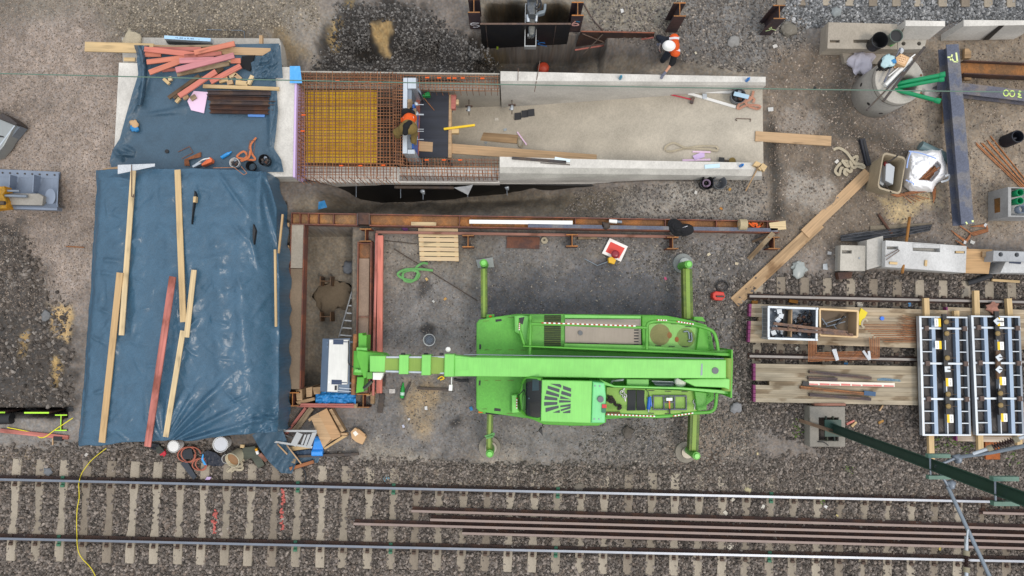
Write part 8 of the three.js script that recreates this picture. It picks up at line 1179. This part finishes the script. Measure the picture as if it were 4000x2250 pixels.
for (const [a,b,w,l] of [[J(1245,610),J(1185,750),0.06,'dark profile beside the green bottle'],[J(1305,655),J(1570,668),0.06,'dark profile lying below the boom'],[J(1022,700),J(1000,855),0.13,'dark grey plank at the end of the salmon timber'],[J(1040,545),J(1030,640),0.08,'short dark profile beside the salmon timber']]) solo('profile_bar',bar(on(a,0.06),on(b,0.06),w,0.04),MT.iron,l,'profile bar');
solo('chain_hook',tube([on(J(1470,580),0.05),on(J(1500,560),0.06),on(J(1520,575),0.05),on(J(1490,588),0.04)],0.02),MT.yellow,'yellow hook on the ground below the boom','hook');solo('black_hose',tube([on(J(1600,580),0.05),on(J(1660,595),0.06),on(J(1720,590),0.05)],0.035),MT.blackP,'short black hose below the boom','hose');
solo('lifting_strap',ribbon([[1430,945],[1330,935],[1200,940],[1145,975],[1190,1010],[1290,1020],[1320,975],[1280,945],[1190,965],[1200,1025],[1270,1030],[1310,960],[1290,930],[1350,885],[1390,890]].map(([u,v],i)=>on(F(u,v),0.04 + (i % 4)*0.02)),0.06),MT.webG,'green round sling heaped on the yard gravel','strap');
solo('steel_cable',rod(on(F(1115,770),0.03),on(F(1790,1190),0.03),0.012),MT.iron,'long thin steel rod lying across the yard to an outrigger','steel bar');solo('steel_cable',rod(on(F(1040,702),0.03),on(F(1310,732),0.03),0.01),MT.iron,'thin steel rod lying beside the pallet','steel bar');
solo('rust_plate',slab([F(2028,672),GG(225,676),GG(222,770),F(2025,762)],0.0,0.05),rust('#6e4d42'),'rusty steel plate lying flat behind the waler','steel plate');solo('strap_roll',tube([...Array(16)].map((_,i)=>on(GG(262 + Math.cos(i)*(26 - i),700 + Math.sin(i)*(26 - i)),0.04)),0.02),MT.web,'coil of grey strap beside the rusty plate','strap');solo('lath',slab([GG(535,672),GG(685,672),GG(690,690),GG(538,694)],0,0.06),MT.grey,'grey lettered lath behind the waler','lath');
// sign with lamp
{const t=thing('warning_sign','white framed red sign panel lying on the stones','sign');part(t,'panel',slab([GG(790,683),GG(937,750),GG(880,874),GG(728,806)],0.03,0.06),plas('#ece9e6',0.6));part(t,'red_field',slab([GG(798,712),GG(912,765),GG(866,848),GG(757,792)],0.06,0.064),plas('#d6453a',0.6));part(t,'foot',rod(on(GG(585,850),0.03),on(GG(690,905),0.03),0.015),MT.galvD);part(t,'foot',rod(on(GG(690,905),0.03),on(GG(780,872),0.08),0.015),MT.galvD);const w=thing('warning_lamp','yellow battery lamp with dark red lens on the sign','warning lamp');part(w,'battery_box',slab([GG(780,842),GG(812,832),GG(842,860),GG(828,895),GG(782,880)],0.03,0.24,{bevel: 0.01}),plas('#d9a81e',0.5));part(w,'lens',lathe([[0,0],[0.1,0],[0.11,0.03],[0.1,0.08],[0.05,0.1],[0,0.1]],20).translate(...G(GG(834,815),0.2).toArray()),plas('#8a2430',0.3));part(w,'bracket',rod(G(GG(815,845),0.14),G(GG(834,815),0.22),0.02),MT.iron);}
// red pump
{const t=thing('vibrator_motor','red concrete vibrator motor with a black hose loop','vibrator');part(t,'housing',slab([GG(1625,1130),GG(1650,1112),GG(1715,1120),GG(1725,1160),GG(1700,1188),GG(1640,1185),GG(1622,1160)],0.0,0.24,{bevel: 0.03}),plas('#c9382c',0.45));part(t,'handle',slab([GG(1655,1148),GG(1715,1148),GG(1715,1162),GG(1655,1160)],0.24,0.29),MT.iron);part(t,'hose',tube([...Array(12)].map((_,i)=>on(GG(1700 + Math.cos(i/11*5.6 + 1.9)*46,1072 + Math.sin(i/11*5.6 + 1.9)*42),0.08)),0.022,{seg: 50}),MT.blackP);}
solo('propped_board',bar(on(GG(1915,855),0.03),G(GG(2115,640),0.4),0.12,0.04),MT.grey,'old grey board propped on the last steel post','board');solo('propped_board',bar(on(GG(1940,715),0.05),G(GG(2100,650),0.36),0.06,0.04),MT.dark,'dark lath propped beside the old grey board','lath');
// ---------- loose stones and scraps that can be told apart ----------
for (const [p,r,c,l] of [[C(1000,955),0.2,'#aaa49a','flat pale slab chunk beside the worker, largest of the group'],[C(1040,900),0.15,'#a8a298','flat pale slab chunk beside the worker, behind the largest'],[C(1110,910),0.13,'#a09a90','flat pale slab chunk beside the worker, towards the vest'],[C(1080,945),0.1,'#a8a298','small pale slab chunk in the group beside the worker'],[C(1790,345),0.16,'#a9a9a8','pale broken concrete chunk in the grey gravel'],[D(150,245),0.2,'#8f8a80','rounded grey boulder below the sprayed seven post'],[D(548,105),0.14,'#a9b2b6','blue grey stone slab in the fresh ballast'],[I(385,68),0.14,'#8d9094','grey block half buried in the sand of the mound'],[F(755,925),0.17,'#8d939c','grey flat stone on the pit floor'],[K(1810,810),0.15,'#a3a5aa','pale grey stone beside the machine end'],[K(930,1010),0.15,'#77706a','brown flat stone in the yard below the cab'],[N(1770,460),0.14,'#8d857c','brown stone slab on the rail foot'],[O(585,492),0.12,'#d8cfa8','cream coloured stone beside the rail'],[I(395,1325),0.12,'#8a9098','blue grey stone near the outer track end'],[C(2220,245),0.18,'#9a968e','grey boulder beside the sprayed seven post']]) solo('stone',wad(r,0.45,Math.round(r*977 + p[0]) % 90,2,0.3).translate(...on(p,-r*0.15).toArray()),mat(c,0.9,{map: TX.conc}),l,'stone');
const litter=[[J(1102,678),60,'#d9d4d0','white paper sheet beside the salmon timber'],[J(1375,815),36,'#eeeeee','white paper scrap on the sandy yard patch'],[J(1238,905),24,'#dcdce0','small white scrap in the yard near a brown stick'],[J(1192,962),30,'#cfd2e6','bluish white tissue in the yard'],[GG(1590,815),34,'#e0d4b8','cream paper scrap beside an outrigger foot'],[GG(1240,1010),30,'#d85f8a','pink paint spot scrap in the dark gravel'],[HH(555,65),40,'#e8e4dc','white square card beside the beige strap'],[HH(1530,450),40,'#d6d2c4','pale paper beside the blue grey beam'],[HH(1755,578),34,'#e6eaee','white paper on the rusty stirrups'],[HH(1650,718),44,'#e4e4e0','white card below the rusty stirrups'],[HH(1590,718),34,'#eeeeee','white foam piece beside the rusty bars'],[HH(495,805),40,'#cfcfcf','crumpled pale paper at the small block'],[HH(460,915),60,'#c6cdd2','pale film scrap beside the track'],[D(20,885),54,'#dcdcda','white wrapper with print at the ramp end'],[C(890,88),40,'#e2e2e0','white foam scrap on the stones near the posts'],[C(2125,375),46,'#dddad4','white paper roll beside the last post'],[C(1485,430),26,'#d8d2bc','pale wood chip beside the worker'],[O(480,555),40,'#d9d2c2','cream foam flakes between the rails, first cluster'],[O(430,650),46,'#e0dacb','cream foam flakes on the loose rails'],[O(465,890),60,'#ddd6c6','cream foam flakes below the loose rails'],[O(1150,605),36,'#eeeeec','white foam flake beside a sleeper'],[O(700,605),40,'#dedacf','cream flakes on a green marked sleeper'],[O(1232,668),24,'#e6d88a','yellow foam flake beside the loose rails'],[O(1970,908),28,'#d9c860','yellow scrap between the loose rails and the running rail'],[L(950,185),60,'#cfcabd','pale paper under the mat edge'],[L(1350,185),36,'#4f9fe0','blue wrapper at the mat edge'],[L(260,545),34,'#dcd8cc','pale stone chip between rail and mat'],[J(1740,820),40,'#3f8fc8','blue foil scrap at the machine front'],[N(385,400),60,'#7cc0dc','pale blue film scrap on the ballast'],[F(1380,1015),30,'#d9b676','yellow wood splinter in the yard'],[F(1530,1175),30,'#d9a860','orange wood splinter in the yard'],[F(1435,1195),26,'#cfcfcc','grey paper square in the yard'],[GG(1760,290),30,'#c99a4c','rusty brown leaf beside the buckets'],[GG(1690,445),28,'#c98a3c','orange leaf on the sandy gravel'],[GG(1485,315),34,'#e2e0da','white chip on the pale sandy spot'],[GG(1815,890),34,'#d2c4a8','pale wood chip beside the red motor'],[O(660,225),24,'#d8c89c','pale chip beside an outrigger plate'],[B(1945,965),40,'#e4ded2','pale paper on the ramp floor'],[B(1850,895),44,'#d8ccae','cream scrap below a tie rod'],[B(2015,1050),36,'#b9c4cc','grey foil scrap on the ramp floor'],[B(1870,1165),60,'#a8aeb0','clear film scrap beside the dusty plank'],[L(440,540),40,'#c9c6bd','pale stone chips near the stirrup bundle'],[F(1205,608),60,'#7a4a8a','purple scrap behind the waler'],[I(700,1192),34,'#d2cdc6','pale rounded stone under the tarp edge'],[D(1355,740),24,'#e8dc3c','yellow print on a plastic bag corner']];
litter.forEach(([p,w,c,l],i)=>{const s=w/2.07*mpp(0)*0.4,g=grid(6,6,(u,v)=>V3((u - 0.5)*2*s*(1 + 0.3*hsh(i,3,5)*(v - 0.5)),0.012 + 0.35*s*Math.abs(fbm(u*3 + i,v*3 + i,i,2) - 0.5)*2,(v - 0.5)*1.5*s));g.rotateY(i*1.7);const onR=p[0]>1640 && p[0]<2960 && p[1]>345 && p[1]<640,w3=onR?onRamp(p,0.01):on(p,0.03);g.translate(w3.x,w3.y,w3.z);const m=mat(c,0.8,{});m.color.multiplyScalar(0.72);solo('litter',g,m,l,'scrap');});
for (const [p,r,n,l] of [[O(1320,345),0.12,14,'small green weed in the ballast near the mast'],[L(1640,1320),0.3,40,'patch of green weeds below the first formwork panel'],[O(2140,180),0.25,26,'green weeds beside the second formwork panel'],[O(2490,265),0.18,18,'green weeds under the grey cantilever tube'],[L(460,1180),0.25,26,'sparse green weeds beside the mast foundation'],[O(1115,565),0.08,10,'tiny weed beside the rail']]) {const t=thing('weed',l,'weed'),gs=[],w=on(p);for (let i=0;i<n;i++) {const a=rnd()*6.28,d=r*Math.sqrt(rnd()),x=w.x + Math.cos(a)*d,z=w.z + Math.sin(a)*d,g=new THREE.ConeGeometry(0.02,0.09,4).rotateX(rr(0.5,1.4)).rotateY(rnd()*6.28);g.translate(x,groundAt(x,z) + 0.04,z);gs.push(uvm(g));} part(t,'leaves',merge(gs),mat('#5f7a34',0.8,{}),'stuff');}
// ---------- put every thing on its own base ----------
scene.updateMatrixWorld(true);
for (const o of scene.children) {
 if (o.isInstancedMesh || o.isLight || o.userData.kind === 'structure' || o.position.lengthSq()>0) continue;
 const b=new THREE.Box3().setFromObject(o);if (b.isEmpty()) continue;
 const c=V3((b.min.x + b.max.x)/2,b.min.y,(b.min.z + b.max.z)/2);
 if (o.isGroup) {for (const k of o.children) k.position.sub(c);o.position.copy(c);}
 else if (o.isMesh) {for (const k of o.children) k.position.sub(c);o.geometry.translate(-c.x,-c.y,-c.z);o.position.copy(c);}
}
renderer.render(scene,camera);
